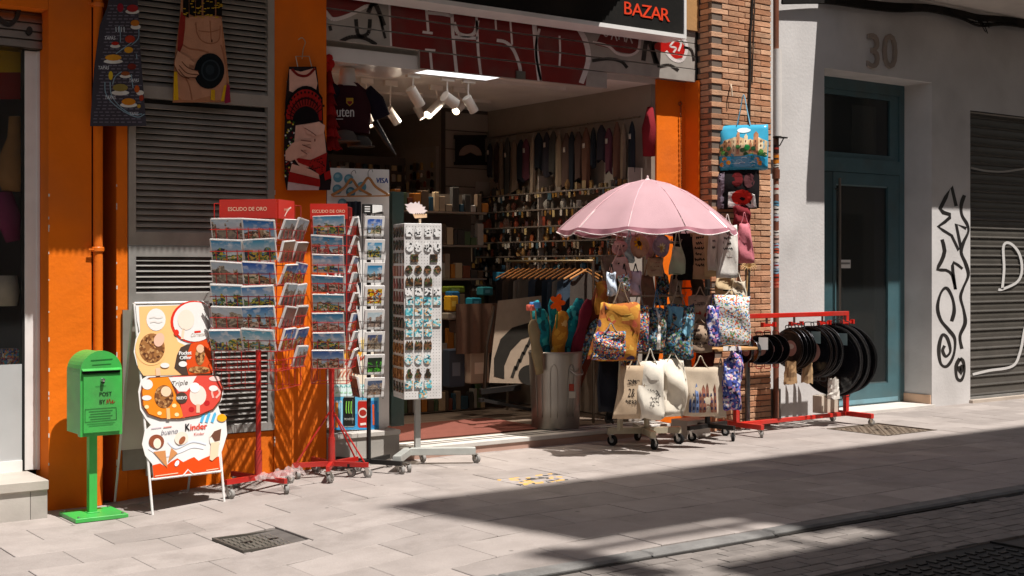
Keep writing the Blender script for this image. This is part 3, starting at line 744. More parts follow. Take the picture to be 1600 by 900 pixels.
# ------------------------------------------------------------------ white apartment building
ap = thing('apartment_building', (12.9, FY, 0), 'pale grey plastered building with a deep blue door numbered 30', 'building')
dx0, dx1, dzt = xat(1288, FY), xat(1456, FY), 3.76
wx0 = BX1 + .004; sh0, sht = xat(1516, FY), 3.49
PW = H('cecac7')
def wallbox(m, x0, z0, x1, z1):
    nx = max(1, int((x1-x0)/.2)); nz = max(1, int((z1-z0)/.25)); rr = random.Random(5)
    m.grid(lambda u, v: Vector((x0+u*(x1-x0), FY, z0+v*(z1-z0))), nx, nz, PW, 'plaster')
part('wall', ap, lambda m: (wallbox(m, wx0, -.1, dx0, 6.5), wallbox(m, dx0, dzt, dx1, 6.5), wallbox(m, dx1, -.1, sh0, 6.5), wallbox(m, sh0, sht, 19, 6.5), wallbox(m, 17.4, -.1, 19, sht)))
part('door_reveal', ap, lambda m: (m.add([(dx1,FY,-.1),(dx1,9.9,-.1),(dx1,9.9,dzt),(dx1,FY,dzt)], [(3,2,1,0)], PW, 'plaster'), m.add([(dx0,FY,-.1),(dx0,9.9,-.1),(dx0,9.9,dzt),(dx0,FY,dzt)], [(0,1,2,3)], PW, 'plaster'), m.add([(dx0,FY,dzt),(dx1,FY,dzt),(dx1,9.9,dzt),(dx0,9.9,dzt)], [(0,1,2,3)], PW, 'plaster')))
part('back_mass', ap, lambda m: m.box(wx0, 9.95, -.1, 19, 13, 6.5, H('2a2622'), 'plaster'))
part('end_wall', ap, lambda m: m.box(wx0, FY+.002, -.1, wx0+.02, 9.95, 6.5, PW, 'plaster'))
part('plinth', ap, lambda m: m.box(dx1-.016, FY+.012, .0, dx1-.001, 9.78, .135, H('c9a78c'), 'stone'))
part('doorstep', ap, lambda m: m.box(dx0+.002, FY-.06, -.05, dx1-.017, 9.86, .03, H('cfc8c0'), 'stone'))
part('wall_base_strip', ap, lambda m: m.box(sh0-.02, FY-.05, -.05, 18, FY+.03, .035, H('b9ab9d'), 'stone'))
# blue door
dr = MB(); BL = H('47666c'); yd = 9.78
fr = MB()
fr.box(dx0+.002, yd, .031, dx0+.10, yd+.08, dzt-.001, BL, 'enamel'); fr.box(dx1-.095, yd, .031, dx1-.002, yd+.08, dzt-.001, BL, 'enamel')
fr.box(dx0+.10, yd, dzt-.13, dx1-.095, yd+.08, dzt-.001, BL, 'enamel'); fr.box(dx0+.10, yd-.004, 2.70, dx1-.095, yd+.08, 2.86, BL, 'enamel')
door = fr.build('door', ap)
part('transom_frame', door, lambda m: [m.box(*b, BL, 'enamel') for b in ((dx0+.101, yd+.015, 2.861, dx0+.15, yd+.06, dzt-.131), (dx1-.25, yd+.015, 2.861, dx1-.096, yd+.06, dzt-.131), (dx0+.15, yd+.015, 2.861, dx1-.25, yd+.06, 2.92), (dx0+.15, yd+.015, dzt-.19, dx1-.25, yd+.06, dzt-.131))])
part('pane', door, lambda m: m.box(dx0+.15, yd+.035, 2.92, dx1-.25, yd+.045, dzt-.19, m='glass'))
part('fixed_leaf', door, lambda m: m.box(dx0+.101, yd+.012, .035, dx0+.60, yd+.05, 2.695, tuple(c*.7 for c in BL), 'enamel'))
lx = dx0+.605; rx = dx1-.099
part('leaf_frame', door, lambda m: [m.box(*b, BL, 'enamel') for b in ((lx, yd+.006, .036, lx+.05, yd+.055, 2.695), (rx-.20, yd+.006, .036, rx, yd+.055, 2.695), (lx+.05, yd+.006, .036, rx-.20, yd+.055, .27), (lx+.05, yd+.006, 2.56, rx-.20, yd+.055, 2.695))])
part('kick_plate', door, lambda m: m.box(lx+.06, yd+.002, .05, rx-.02, yd+.006, .10, H('6f97a2'), 'enamel'))
part('glass', door, lambda m: m.box(lx+.05, yd+.03, .27, rx-.20, yd+.04, 2.56, m='glass'))
part('glass_bead', door, lambda m: m.box(lx+.05, yd+.02, .27, rx-.2, yd+.03, .285, H('9fb4b8'), 'metal'))
part('glass_bead', door, lambda m: m.box(lx+.05, yd+.02, 2.545, rx-.2, yd+.03, 2.56, H('9fb4b8'), 'metal'))
hx = xat(1311, yd-.05)
part('pull_bar', door, lambda m: (m.cyl((hx, yd-.06, 1.0), (hx, yd-.06, 2.62), .016, None, 10, H('9b8f86'), 'metal'), m.bar((hx, yd-.06, 2.5), (hx, yd+.01, 2.5), .015, .015, H('9b8f86'), 'metal'), m.bar((hx, yd-.06, 1.1), (hx, yd+.01, 1.1), .015, .015, H('9b8f86'), 'metal')))
part('notice', door, lambda m: (m.flat(px_rect(1313, 406, 1329, 419), plane_fn(yd+.028), 0, WHITE), m.flat(px_rect(1314, 410, 1328, 413), plane_fn(yd+.028), 1, H('7d7a76')), m.flat(px_rect(1332, 275, 1342, 283), plane_fn(yd+.028), 0, H('9d9a92'))))
# dim hall behind the door
part('hall', ap, lambda m: (m.box(dx0-.1, 9.94, -.1, dx1+.1, 9.948, 3.8, H('4a3f35'), 'plaster'), m.box(xat(1330, 9.93), 9.92, 2.95, xat(1368, 9.93), 9.935, 3.5, H('6d6458'), 'paper')))
# number
m = MB()
for ch, px in (('3', 1365.5), ('0', 1391.5)):
    vs, fs, w_ = text2d(ch); c = at(px, 107, FY-.03); h = .39; d_ = .03
    f2 = [(c.x + x*h*.98, c.z + y*h) for x, y in vs]; n = len(f2)
    # solid letters: front, and walls along the outline
    edges = {}
    for f in fs:
        for a, b in zip(f, f[1:] + f[:1]): edges[(a, b)] = 1
    m.add([(a, FY-.034, b) for a, b in f2], fs, H('94857a'), 'paint')
    m.add([(a, FY-.034, b) for a, b in f2] + [(a, FY-.003, b) for a, b in f2], [(a, b, b+n, a+n) for (a, b) in edges if (b, a) not in edges], H('94857a'), 'paint')
m.build('house_number', ap)
# right hand roller shutter
rsx = 17.4
sr = part('roller_door', ap, lambda m: (m.box(sh0, FY+.10, -.05, rsx, FY+.14, sht, H('2b2925'), 'enamel'), m.box(sh0+.001, FY+.05, sht-.012, rsx, FY+.10, sht-.002, H('b3aca3'), 'paint')))
me = None; z = .06; i = 0
while z < sht - .02:
    if me is None:
        m = MB(); prf = [(0, 0), (-.018, .008), (-.021, .016), (-.014, .026), (-.004, .034), (-.008, .07), (-.004, .105), (0, .112)]
        vs = [(x, FY+.097+a, z+b) for x in (sh0+.004, rsx-.004) for a, b in prf]; n = len(prf)
        m.add(vs, [(k_, n+k_, n+k_+1, k_+1) for k_ in range(n-1)], H('4f4b45'), 'enamel'); o = m.build('slat', sr); me = o.data; z00 = z
    else:
        o = bpy.data.objects.new('slat', me); COL.objects.link(o); o.parent = sr; o.location = (0, 0, z-z00)
    z += .112
part('bottom_rail', sr, lambda m: m.box(sh0+.004, FY+.06, -.02, rsx, FY+.096, .06, H('8d8a85'), 'enamel'))
gfn = plane_fn(FY+.072)
for sc_i in range(3): part('white_scrawl', sr, lambda m: ((lambda: m.stroke([(1566, 452), (1569, 420), (1568, 385), (1578, 380), (1592, 395), (1597, 420), (1590, 440), (1566, 452), (1560, 452)], 4, gfn, 0, H('c9c6c2'), k=5)), (lambda: m.stroke([(1520, 585), (1545, 579), (1582, 572), (1594, 550), (1600, 520), (1604, 500)], 4, gfn, 0, H('c9c6c2'))), (lambda: m.stroke([(1517, 262), (1540, 267), (1570, 268), (1610, 262)], 3, gfn, 0, H('a29d96'))))[sc_i]())
# black tag on the pillar
gw = plane_fn(FY-.002)
m = MB(); m.jit = .28; CK = H('24201e')
for pts, k_ in (([(1494, 322), (1487, 292), (1478, 308), (1469, 326), (1474, 332), (1484, 335), (1484, 340), (1476, 347), (1466, 354), (1474, 360), (1487, 368), (1498, 391), (1500, 380), (1494, 350), (1510, 357)], 1), ([(1507, 305), (1502, 320), (1503, 336), (1511, 350), (1513, 362), (1505, 380), (1502, 395), (1509, 412), (1513, 430), (1505, 450), (1501, 465), (1506, 485), (1508, 505), (1500, 525), (1503, 545)], 5),
    ([(1472, 374), (1476, 392), (1471, 408), (1465, 421), (1478, 422), (1488, 430), (1493, 452), (1489, 425), (1490, 410), (1504, 420)], 2), ([(1487, 502), (1491, 485), (1488, 465), (1479, 450), (1470, 458), (1465, 480), (1470, 500), (1482, 515), (1492, 530), (1490, 555), (1480, 572), (1470, 568), (1467, 545), (1472, 524), (1480, 528), (1485, 548), (1478, 557), (1473, 548), (1476, 540)], 5), ([(1500, 560), (1494, 572), (1495, 590), (1502, 594), (1507, 580), (1505, 565), (1500, 560)], 5), ([(1498, 572), (1501, 584), (1504, 570)], 2)):
    m.stroke(pts, 4.9, gw, 0, CK, 'paint', k=k_)
m.build('black_tag', ap)
# white building balcony above the door
ab = 1.06; zb = 2.30 + q * ab
m = MB(); m.box(xat(1272, FY) + .22*.5, FY-ab, zb, 20, FY+.0, zb+.2, H('d8cfc6'), 'plaster'); bl = m.build('balcony', ap)

# downpipe with stickers
px_, py_ = xat(1212.5, 9.30), 9.30
dp2 = thing('downpipe', (px_, py_, 0), 'rust red downpipe covered in torn stickers with a white upper sleeve', 'pipe')
part('pipe', dp2, lambda m: m.cyl((px_, py_, -.05), (px_, py_, 4.9), .030, None, 14, H('7a4a36'), 'enamel'), smooth=True)
zt, zb_ = at(1212, 77, 9.3).z, at(1212, 213, 9.3).z
part('white_sleeve', dp2, lambda m: m.cyl((px_+.008, py_-.012, zb_), (px_+.008, py_-.012, zt), .046, None, 16, H('d9d3cd'), 'plastic'), smooth=True)
part('sleeve_bracket', dp2, lambda m: (m.box(px_-.05, py_-.06, zb_-.02, px_+.11, py_+.0, zb_-.006, H('4b4542'), 'metal'), m.bar((px_+.09, py_-.02, zb_-.02), (px_+.03, py_-.02, zb_-.10), .012, .006, H('4b4542'), 'metal')))
stk = [(226, 240, '2a1a18'), (242, 256, 'c9761c'), (256, 262, 'd8d0c4'), (288, 304, 'c8bfb4'), (314, 322, '5f93ad'), (322, 334, 'd6cfc6'), (334, 346, 'b9bcc0'), (360, 368, 'd9d2ca'), (368, 380, 'c2a79b'), (380, 388, '9db4c4'), (388, 396, 'c25a42'), (396, 410, 'd4cbc2'), (410, 420, 'b7b9c4'), (420, 428, '8aa9bd'), (428, 440, 'b8462e'), (440, 450, 'c66f58')]
for i, (a, b, c) in enumerate(stk):
    z0, z1 = at(1212, b, py_).z, at(1212, a, py_).z; w = .0315 + .0008*(i % 3)
    def arc(m):
        def f(u, v):
            t = R(-200 + 150*u); return Vector((px_ + w*math.cos(t), py_ + w*math.sin(t), z0+.003 + v*(z1-z0-.006) + .004*math.sin(u*9+i)))
        m.grid(f, 8, 1, H(c), 'paper')
        m.grid(lambda u, v: Vector((px_ + (w+.001)*math.cos(R(-180+100*u)), py_ + (w+.001)*math.sin(R(-180+100*u)), z0 + (z1-z0)*(.45+.2*v))), 6, 1, H('3a3230') if i % 3 else H('a33022'), 'paper')
    part('sticker', dp2, arc)
part('pipe_collar', dp2, lambda m: (m.lathe([(.03,-.05),(.04,-.048),(.04,.048),(.03,.05)], 14, (px_, py_, at(1212, 272, 9.3).z), col=H('6d3f2e'), m='enamel')), smooth=True)
# thin cable + grey conduit on the brick
cb = thing('wall_cable', (xat(1174, 9.22), 9.22, 1.9), 'thin dark cables running down the front of the brick pier', 'cable')
part('cable', cb, lambda m: m.tube(smooth_path([at(1177, -40, 9.236), at(1174, 30, 9.236), at(1172, 60, 9.234), at(1172, 110, 9.236), at(1171, 150, 9.232), at(1171, 188, 9.236)], 4), .012, 7, H('241f1c'), 'rubber'))
part('cable', cb, lambda m: m.tube(smooth_path([at(1180, -40, 9.236), at(1178, 40, 9.236), at(1176, 100, 9.238), at(1175, 132, 9.238)], 4), .006, 6, H('3a322c'), 'rubber'))
part('hook', cb, lambda m: m.tube([at(1142, 132, 9.24), at(1143, 138, 9.2), at(1144, 150, 9.19)], .008, 6, H('c8b49c'), 'cloth'))
gp = thing('grey_post', (xat(1168, 9.15), 9.15, 0), 'slim grey galvanised post in front of the brick pier beside the pan rack', 'post')
part('post', gp, lambda m: m.cyl((xat(1168, 9.15), 9.15, 0), (xat(1168, 9.15), 9.15, at(1168, 340, 9.15).z), .026, None, 12, H('7c7f80'), 'metal'), smooth=True)
# cable bundle along the top of the white building
cbl = thing('cable_bundle', (13, 9.35, 4.5), 'sagging bundle of black cables along the top of the pale building', 'cable')
rc = random.Random(11)
for i in range(9):
    o_ = i*1.4 - 5
    pth = [at(1222, 2+o_*.4, 9.34), at(1290, -2+o_, 9.33), at(1350, 6+o_, 9.33), at(1400, 11+o_, 9.32), at(1450, 12+o_*.8, 9.33), at(1500, 22+o_, 9.32), at(1530, 28+o_+rc.uniform(-3, 6), 9.33), at(1570, 32+o_, 9.33), at(1620, 40+o_, 9.33)]
    part('cable', cbl, lambda m: m.tube(smooth_path(pth, 5), rc.uniform(.009, .017), 6, H('191613'), 'rubber'))
part('loose_ends', cbl, lambda m: [m.tube(smooth_path([at(1528+a, 32, 9.32), at(1534+a, 40+b, 9.31), at(1540+a*.6, 50+b, 9.32)], 3), .006, 5, H('1b1815'), 'rubber') for a, b in ((0, 0), (5, 2), (9, -6), (-4, -8))])

# ------------------------------------------------------------------ shop interior (walls surveyed through the opening)
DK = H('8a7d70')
FZ = .10; CZ = 3.42
def st(name, fn): m = MB(); fn(m); return m.build(name, origin=(0,0,0), kind='structure')
fl = st('floor', lambda m: m.box(4.6, 9.62, -.1, 10.2, 15.2, FZ-.012, H('3c3530'), 'stone'))
x = 5.0
y = 9.7
while y < 15:
    o = part('floor_board', fl, lambda m: m.box(5.0, y+.003, FZ-.011, 8.7, y+.137, FZ-.002+random.uniform(-.001,.001), H('6d5d50'), 'wood')); y += .14
st('ceiling', lambda m: m.box(4.6, 9.62, CZ, 9.2, 15.2, CZ+.1, H('d2cac0'), 'plaster'))
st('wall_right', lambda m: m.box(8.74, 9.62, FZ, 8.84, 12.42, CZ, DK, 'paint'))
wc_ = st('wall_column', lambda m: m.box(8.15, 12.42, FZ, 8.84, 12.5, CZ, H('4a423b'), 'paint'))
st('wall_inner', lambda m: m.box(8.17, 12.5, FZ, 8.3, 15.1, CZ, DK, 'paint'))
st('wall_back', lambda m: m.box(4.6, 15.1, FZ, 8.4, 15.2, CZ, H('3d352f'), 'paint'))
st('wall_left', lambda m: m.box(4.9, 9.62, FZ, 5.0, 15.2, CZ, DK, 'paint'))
z = 1.9
while z < 3.35:
    part('wall_board', wc_, lambda m: m.box(8.155, 12.405, z+.006, 8.735, 12.418, min(z+.205, 3.4), H('8d8277'), 'paint')); z += .212
# white hanging lintel box seen under the left end of the shutter
st('soffit', lambda m: m.box(X[510]+.003, 9.53, 3.30, xat(655, 9.6), 10.1, CZ-.001, H('e4ded8'), 'gloss'))
# entrance step
th = thing('entrance_step', (6.8, 9.35, 0), 'pale marble entrance step with dark strips in the shop doorway', 'step')
ex0, ex1 = X[510]+.62, xat(1026, 9.6)-.002
part('tread', th, lambda m: m.box(ex0, 9.36, .06, ex1, 9.70, FZ, H('cbc6be'), 'stone', ch=.005))
part('riser', th, lambda m: m.box(ex0, 9.375, -.05, ex1, 9.6, .059, H('b08f80'), 'stone'))
for y_ in (9.47, 9.56): part('dark_strip', th, lambda m: m.box(ex0+.004, y_, FZ+.0005, ex1-.01, y_+.022, FZ+.003, H('3c3733'), 'stone'))
mt = MB(); mt.box(5.9, 9.75, FZ+.001, 7.55, 10.75, FZ+.012, H('74463c'), 'cloth', ch=.003)
mt.build('door_mat', label='dark red entrance mat lying inside the shop doorway', cat='mat')
# plinth at the left of the entrance
pl = thing('stone_plinth', (5.35, 9.35, 0), 'low grey marble plinth left of the shop entrance under the poster board', 'plinth')
part('cap', pl, lambda m: m.box(X[510]+.004, 9.27, .235, ex0-.004, 9.66, .275, H('c2bcb4'), 'stone', ch=.004))
for a, b in ((X[510]+.006, X[510]+.30), (X[510]+.303, ex0-.006)): part('block', pl, lambda m: m.box(a, 9.285, -.05, b, 9.65, .234, H('a8a39b'), 'stone'))
gd = thing('door_post', (xat(620, 9.5), 9.5, .275), 'dark green entrance door post standing on the marble plinth', 'post')
part('post', gd, lambda m: m.box(xat(612, 9.5), 9.49, .276, xat(630, 9.5), 9.58, 2.25, H('3f5450'), 'enamel', ch=.004))
part('foot', gd, lambda m: m.box(xat(611, 9.48), 9.475, .276, xat(631, 9.48), 9.489, .56, H('3f5450'), 'enamel', ch=.003))
# ------------------------------------------------------------------ green letter box
GN = H('3fae4c'); mx, my0, my1 = 3.023, 8.86, 9.18; mw = .136; zg_ = gz(3.02)
mbx = thing('letter_box', (mx, 9.02, zg_), 'green metal letter box with arched top on a square post', 'mailbox')
zb0, zs, zt0 = .475, .895, 1.034
prof = [(-mw, zb0), (mw, zb0), (mw, zs)] + [(mw*math.cos(R(a)), zs + (zt0-zs)*math.sin(R(a))) for a in range(10, 180, 10)] + [(-mw, zs)]
m = MB(); m.prism(prof, lambda a, b, t: Vector((mx+a, t, b)), my1, my0+.012, GN, 'enamel')
big = [(a*1.06, zb0-.012 + (b-zb0)*1.035) for a, b in prof]
m.prism(big, lambda a, b, t: Vector((mx+a, t, b)), my0+.06, my0+.008, GN, 'enamel'); body = m.build('body', mbx)
part('door', mbx, lambda m: (m.box(mx-mw+.010, my0-.004, zb0+.012, mx+mw-.010, my0+.010, zs-.012, GN, 'enamel', ch=.003)))
part('slot', mbx, lambda m: m.box(mx-mw+.004, my0+.004, zs-.006, mx+mw-.008, my0+.0075, zs+.012, H('0d130d'), 'rubber'))
part('slot_flap', mbx, lambda m: m.bar((mx-mw+.0, my0-.008, zs+.02), (mx+mw-.004, my0-.008, zs+.02), .03, .004, GN, 'enamel', up=(0,-.5,1)))
part('knob', mbx, lambda m: (m.lathe([(.0,-.03),(.010,-.028),(.013,-.02),(.011,-.004),(.014,.0)], 14, (mx+.002, my0-.006, zs-.052), 'y', H('c9cbc9'), 'metal'), m.lathe([(.0,-.026),(.009,-.024),(.009,0)], 12, (mx+.002, my0-.004, zs-.068), 'y', H('4a4d4a'), 'metal')), smooth=True)
part('post', mbx, lambda m: m.box(mx-.042, 8.99, zg_+.03, mx+.012, 9.045, zb0+.002, GN, 'enamel', ch=.003))
for dx_, dy_ in ((-.16, 8.85), (.14, 8.85), (-.16, 9.14), (.14, 9.14)): part('bolt', mbx, lambda m: m.lathe([(.010, 0), (.010, .006), (.004, .010), (0, .010)], 6, (mx+dx_, dy_, zg_+.03), col=H('8d9a8c'), m='metal'))
part('base_plate', mbx, lambda m: m.box(mx-.19, 8.82, zg_+.001, mx+.17, 9.17, zg_+.03, GN, 'enamel', ch=.003))
part('weld_collar', mbx, lambda m: m.box(mx-.055, 8.975, zg_+.03, mx+.025, 9.06, zg_+.036, GN, 'enamel', ch=.002))
fn = plane_fn(my0-.0065); DG = H('14331a')
def lett(m):
    m.fit('POST', 155.5, 174.5, 618.8, 6.5, fn, 0, DG, slope=-.05, bold=1); m.fit('BY', 155.5, 164.5, 631, 6.5, fn, 0, DG, slope=-.05, bold=1)
    m.stroke([(166, 631), (168, 624), (169, 630), (171.5, 623), (173, 630), (175, 627), (177, 625), (175.5, 630), (180, 627)], 1.0, fn, .3, H('8a2a1c'))
    for a, b in (((133, 640), (181.5, 636.5)), ((181.5, 636.5), (182, 655.5)), ((182, 655.5), (133, 660)), ((133, 660), (133, 640))): m.stroke([a, b], .7, fn, 0, DG, k=1)
    for i in range(4): m.stroke([(139+i%2*2, 643.5+i*4), (176-i%2*3, 641+i*4)], .9, fn, 0, H('245c2d'), k=1)
    for i in range(2): m.stroke([(136+i*3, 663+i*3), (180-i*3, 659.5+i*3)], .8, fn, 0, H('2f7a3a'), k=1)
    m.stroke([(149, 604), (166, 602.6)], .7, fn, 0, H('2f7a3a'), k=1)
part('lettering', mbx, lett)
part('hood_lettering', mbx, lambda m: (m.stroke([(142, 563.5), (176, 561)], 1.6, plane_fn(my0+.006), 0, H('226b30'), k=1), m.stroke([(144, 570.5), (174, 568.5)], 1.0, plane_fn(my0+.006), 0, H('226b30'), k=1)))

# ------------------------------------------------------------------ ice cream A-board
za = gz(3.6); pA = Vector((3.6, 8.74, za)); upA = Vector((0, .24, 1.44)).normalized(); nA = Vector((0, -upA.z, upA.y))
afn = lambda px, py, lay: on_plane(px, py, pA, nA) + nA * (lay * .0022)
ab_ = thing('ice_cream_board', (3.58, 9.0, za), 'folding ice cream price board with bulging printed panels on white tube legs', 'sign board')
ol = [(212, 477), (318, 475), (326, 473), (329, 500), (333, 588), (344, 592), (350, 606), (347, 624), (341, 634), (344, 645), (353, 655), (355, 678), (349, 698), (344, 712), (345, 736), (240, 749), (238, 725), (227, 712), (222, 694), (226, 674), (236, 664), (228, 655), (219, 640), (216, 612), (220, 594), (229, 588), (221, 583), (214, 570), (209, 550), (212, 530), (218, 518), (214, 500)]
m = MB(); m.prism(ol, afn, -3, 0, WHITE, 'plastic'); m.build('panel', ab_)
def board(m):
    OG, RD, BR, PE = H('e8861c'), H('d8301c'), H('4a3a30'), H('f0bd7c')
    m.flat([(217, 479), (283, 477), (272, 495), (270, 515), (278, 534), (290, 540), (275, 560), (276, 575), (284, 586), (224, 587), (216, 575), (211, 550), (214, 530), (219, 518)], afn, 1, PE)
    m.ell(302, 503, 36, 33, afn, 2, RD, n=28); m.ell(303.5, 503, 33.5, 31, afn, 3, WHITE, n=28); m.flat([(318, 477), (325, 476), (329, 530), (324, 536), (334, 512), (326, 480)], afn, 3.5, WHITE)
    m.ell(290, 500, 13, 16, afn, 4, H('ead9c8')); m.stroke([(286, 514), (284, 530)], 4, afn, 4, H('e6cfb4')); m.ell(275, 520, 4, 5, afn, 4, RD)
    m.fit('Cornette', 297, 319, 526, 6, afn, 4, H('b5a594'), slope=-.1, shear=.3); m.stroke([(303, 519), (313, 518)], 3, afn, 4, RD, k=1)
    m.ell(243.5, 499.5, 15, 17.5, afn, 2, WHITE); 
    for i in range(2): m.stroke([(233+i, 497+i*7), (240, 495.5+i*7), (247, 497+i*7), (254-i, 495+i*7)], 2.2, afn, 3, H('ddd6cf'))
    m.ell(236, 544, 25, 27, afn, 2, PE, n=26); m.ell(237, 544, 20, 23, afn, 3, (.3,.15,.06), 'nuts', n=26); m.ell(248, 531, 8, 11, afn, 4, H('e9b9a0'), rot=.3); m.stroke([(246, 575), (247, 587)], 7, afn, 3, H('e6bd9a'))
    m.flat([(276, 555), (282, 543), (292, 538), (300, 537), (330, 531), (332, 585), (284, 586), (272, 575)], afn, 2, BR)
    m.flat([(298, 537), (327, 530), (332, 583), (294, 586), (290, 570), (293, 550)], afn, 3, H('d24a14'))
    m.ell(312, 555, 7.5, 16, afn, 4, (.2,.1,.05), 'nuts', rot=.05); m.ell(312, 545, 6, 6.5, afn, 5, H('e2b795')); m.ell(310, 578, 17, 5.5, afn, 4, (.3,.15,.05), 'nuts')
    m.fit('Pocket', 279, 298, 554.5, 6, afn, 4, WHITE, slope=-.05, bold=2); m.fit('Offer', 280, 298, 561.5, 5.5, afn, 4, WHITE, slope=-.05, bold=2); m.ell(285, 569, 6.5, 4.5, afn, 4, WHITE)
    m.ell(257, 571, 7, 4, afn, 4, WHITE)
    # middle lens
    lens = [(222, 597), (232, 590), (262, 588), (300, 586), (333, 586), (343, 592), (348, 606), (344, 626), (333, 640), (310, 650), (280, 655), (250, 655), (230, 648), (221, 634), (219, 612)]
    m.flat(lens, afn, 5, H('7a3b22'))
    c = (283, 620); m.flat([(c[0]+(x-c[0])*.965, c[1]+(y-c[1])*.96) for x, y in lens[:3] + [(288, 655)] + lens[11:]], afn, 6, OG)
    m.flat([(c[0]+(x-c[0])*.965, c[1]+(y-c[1])*.96) for x, y in [(268, 587)] + lens[3:11] + [(285, 652), (280, 630)]], afn, 6.5, H('d5493c'))
    m.flat([(262, 590), (306, 588), (296, 605), (290, 612), (278, 612), (268, 600)], afn, 7, WHITE)
    m.fit('Triple', 265, 291, 605, 10, afn, 8, H('5a5148'), slope=-.1, shear=.2); m.fit('NUEVO', 274.5, 290, 624.5, 5, afn, 9, WHITE, slope=-.06, bold=1); m.ell(282.5, 622, 9, 9, afn, 8, BR)
    m.ell(255, 620, 15, 18, afn, 7, (.3,.12,.04), 'nuts'); m.ell(258, 612, 8, 8, afn, 8, H('ecc9a8')); m.stroke([(261, 638), (262, 655)], 5.5, afn, 8, H('e9b77a'))
    m.ell(308, 618, 13, 16, afn, 7, H('ead9cc')); m.ell(303, 606, 8, 8, afn, 8, H('f1ece8')); m.stroke([(308, 632), (308, 645)], 5.5, afn, 8, H('e2b89c'))
    m.ell(229, 601, 8.5, 8, afn, 7, WHITE); m.ell(228, 622, 7.5, 4, afn, 7, WHITE); m.ell(332, 607, 7, 4.5, afn, 7.5, WHITE); m.ell(335, 592, 10, 4, afn, 7.5, H('e8c8c0'))
    for a, b in ((228, 636), (248, 646), (275, 648), (271, 634)): m.ell(a, b, 3.5, 3, afn, 7, H('f2d9a0'))
    for a, b in ((298, 640), (322, 630)): m.ell(a, b, 4.5, 4, afn, 7.2, H('b81f22'))
    m.stroke([(336, 622), (342, 614), (337, 607), (330, 612), (332, 622)], 3, afn, 7.4, H('eab0a4'))
    # lower panel
    m.flat([(238, 727), (240, 747), (344, 734), (342, 713), (335, 716), (328, 712), (318, 716), (310, 720), (303, 714), (296, 717), (286, 722), (277, 716), (266, 722), (258, 729), (250, 724)], afn, 1, H('dd4a12'))
    m.fit('K', 289, 296, 673, 11, afn, 2, H('1d1a1a'), slope=-.07, bold=2); m.fit('inder', 297, 323, 671.2, 9.5, afn, 2, H('dd3a12'), slope=-.09, bold=2)
    m.fit('bueno', 251, 277, 678.5, 8, afn, 2, H('6b6774'), slope=-.12, shear=.25); m.fit('Kinder', 303, 319, 680, 4.4, afn, 2, H('c4402a'), slope=-.09); m.stroke([(255, 668), (268, 666.5)], 1.6, afn, 2, H('d98a80'), k=1); m.stroke([(236, 670), (252, 668)], 1.2, afn, 2, H('b9a8b4'), k=1)
    m.ell(244, 690, 12, 11, afn, 3, H('8a4a30')); m.ell(245, 693, 6, 8, afn, 4, H('f0dcc8')); m.flat([(239, 706), (258, 704), (261, 731)], afn, 3, H('c98a55'))
    m.ell(283, 685, 11, 10, afn, 3, H('ecdac8'), rot=-.6); m.ell(284, 688, 4, 7, afn, 4, H('9a5a3a'), rot=.6); m.flat([(267, 700), (277, 708), (262, 722)], afn, 3, H('c98a55'))
    m.ell(336, 682, 9.5, 17, afn, 3, H('f0e6da'), rot=.1); m.flat([(327, 684), (334, 674), (345, 670), (343, 688), (335, 690), (330, 682)], afn, 4, H('6a4534')); m.flat([(329, 692), (342, 690), (340, 712), (331, 720), (327, 718)], afn, 3.5, H('eecfae'))
    m.stroke([(232, 700), (255, 712), (280, 706), (300, 698), (318, 700)], 4, afn, 1.5, H('dfe3ea')); m.stroke([(262, 690), (275, 700), (300, 690), (322, 694)], 3, afn, 1.5, H('d6dde6'))
    for a in (314, 322, 331): m.stroke([(a, 660), (a+4, 648), (a+6, 646)], 4.5, afn, 2, H('58b4dc'), k=2)
    m.ell(346, 653, 7.5, 6, afn, 3, H('f0a81c')); m.ell(276, 724, 3, 5, afn, 3, H('e6eef4'), rot=.5)
    m.stroke([(242, 744), (278, 739)], 1.4, afn, 2, H('f3c9a8'), k=1); m.stroke([(322, 735), (341, 732)], 1.4, afn, 2, H('f3c9a8'), k=1)
part('printed_picture', ab_, board)
fr_ = [(at(0,0,1))]
def leg(px0, py0, px1, py1): 
    part('leg', ab_, lambda m: m.tube([on_plane(px0, py0, pA, nA) - nA*.016, on_plane(px1, py1, pA, nA) - nA*.016], .009, 8, WHITE, 'enamel'), smooth=True)
leg(240, 806, 211, 474); leg(352.5, 792, 327, 472)
part('bottom_rail', ab_, lambda m: (m.tube([on_plane(237, 749, pA, nA)-nA*.006, on_plane(347, 736, pA, nA)-nA*.006], .009, 8, WHITE, 'enamel'), m.tube([on_plane(286, 743, pA, nA), on_plane(293.5, 734, pA, nA), on_plane(301, 741, pA, nA)], .006, 6, WHITE, 'enamel')))
top0, top1 = on_plane(211, 474, pA, nA), on_plane(327, 472, pA, nA)
for t_, dxx in ((top0, -.02), (top1, -.02)):
    part('back_leg', ab_, lambda m: m.tube([t_ + Vector((0, .03, 0)), Vector((t_.x+dxx, 9.33, za+.002))], .009, 8, H('c9c6c2'), 'enamel'), smooth=True)
part('top_bar', ab_, lambda m: m.tube([top0 + Vector((0,.014,0)), top1 + Vector((0,.014,0))], .009, 8, WHITE, 'enamel'))
def backp(m):
    def bf(u, v): a = top0 + (top1-top0)*u; b = Vector((a.x-.02, 9.33, za)); return a + Vector((0,.03,0)) + (b-a)*(.02+.72*v) + Vector((0, .008, 0))
    m.grid(bf, 2, 6, H('b9b2a6'), 'plastic')
part('back_panel', ab_, backp)

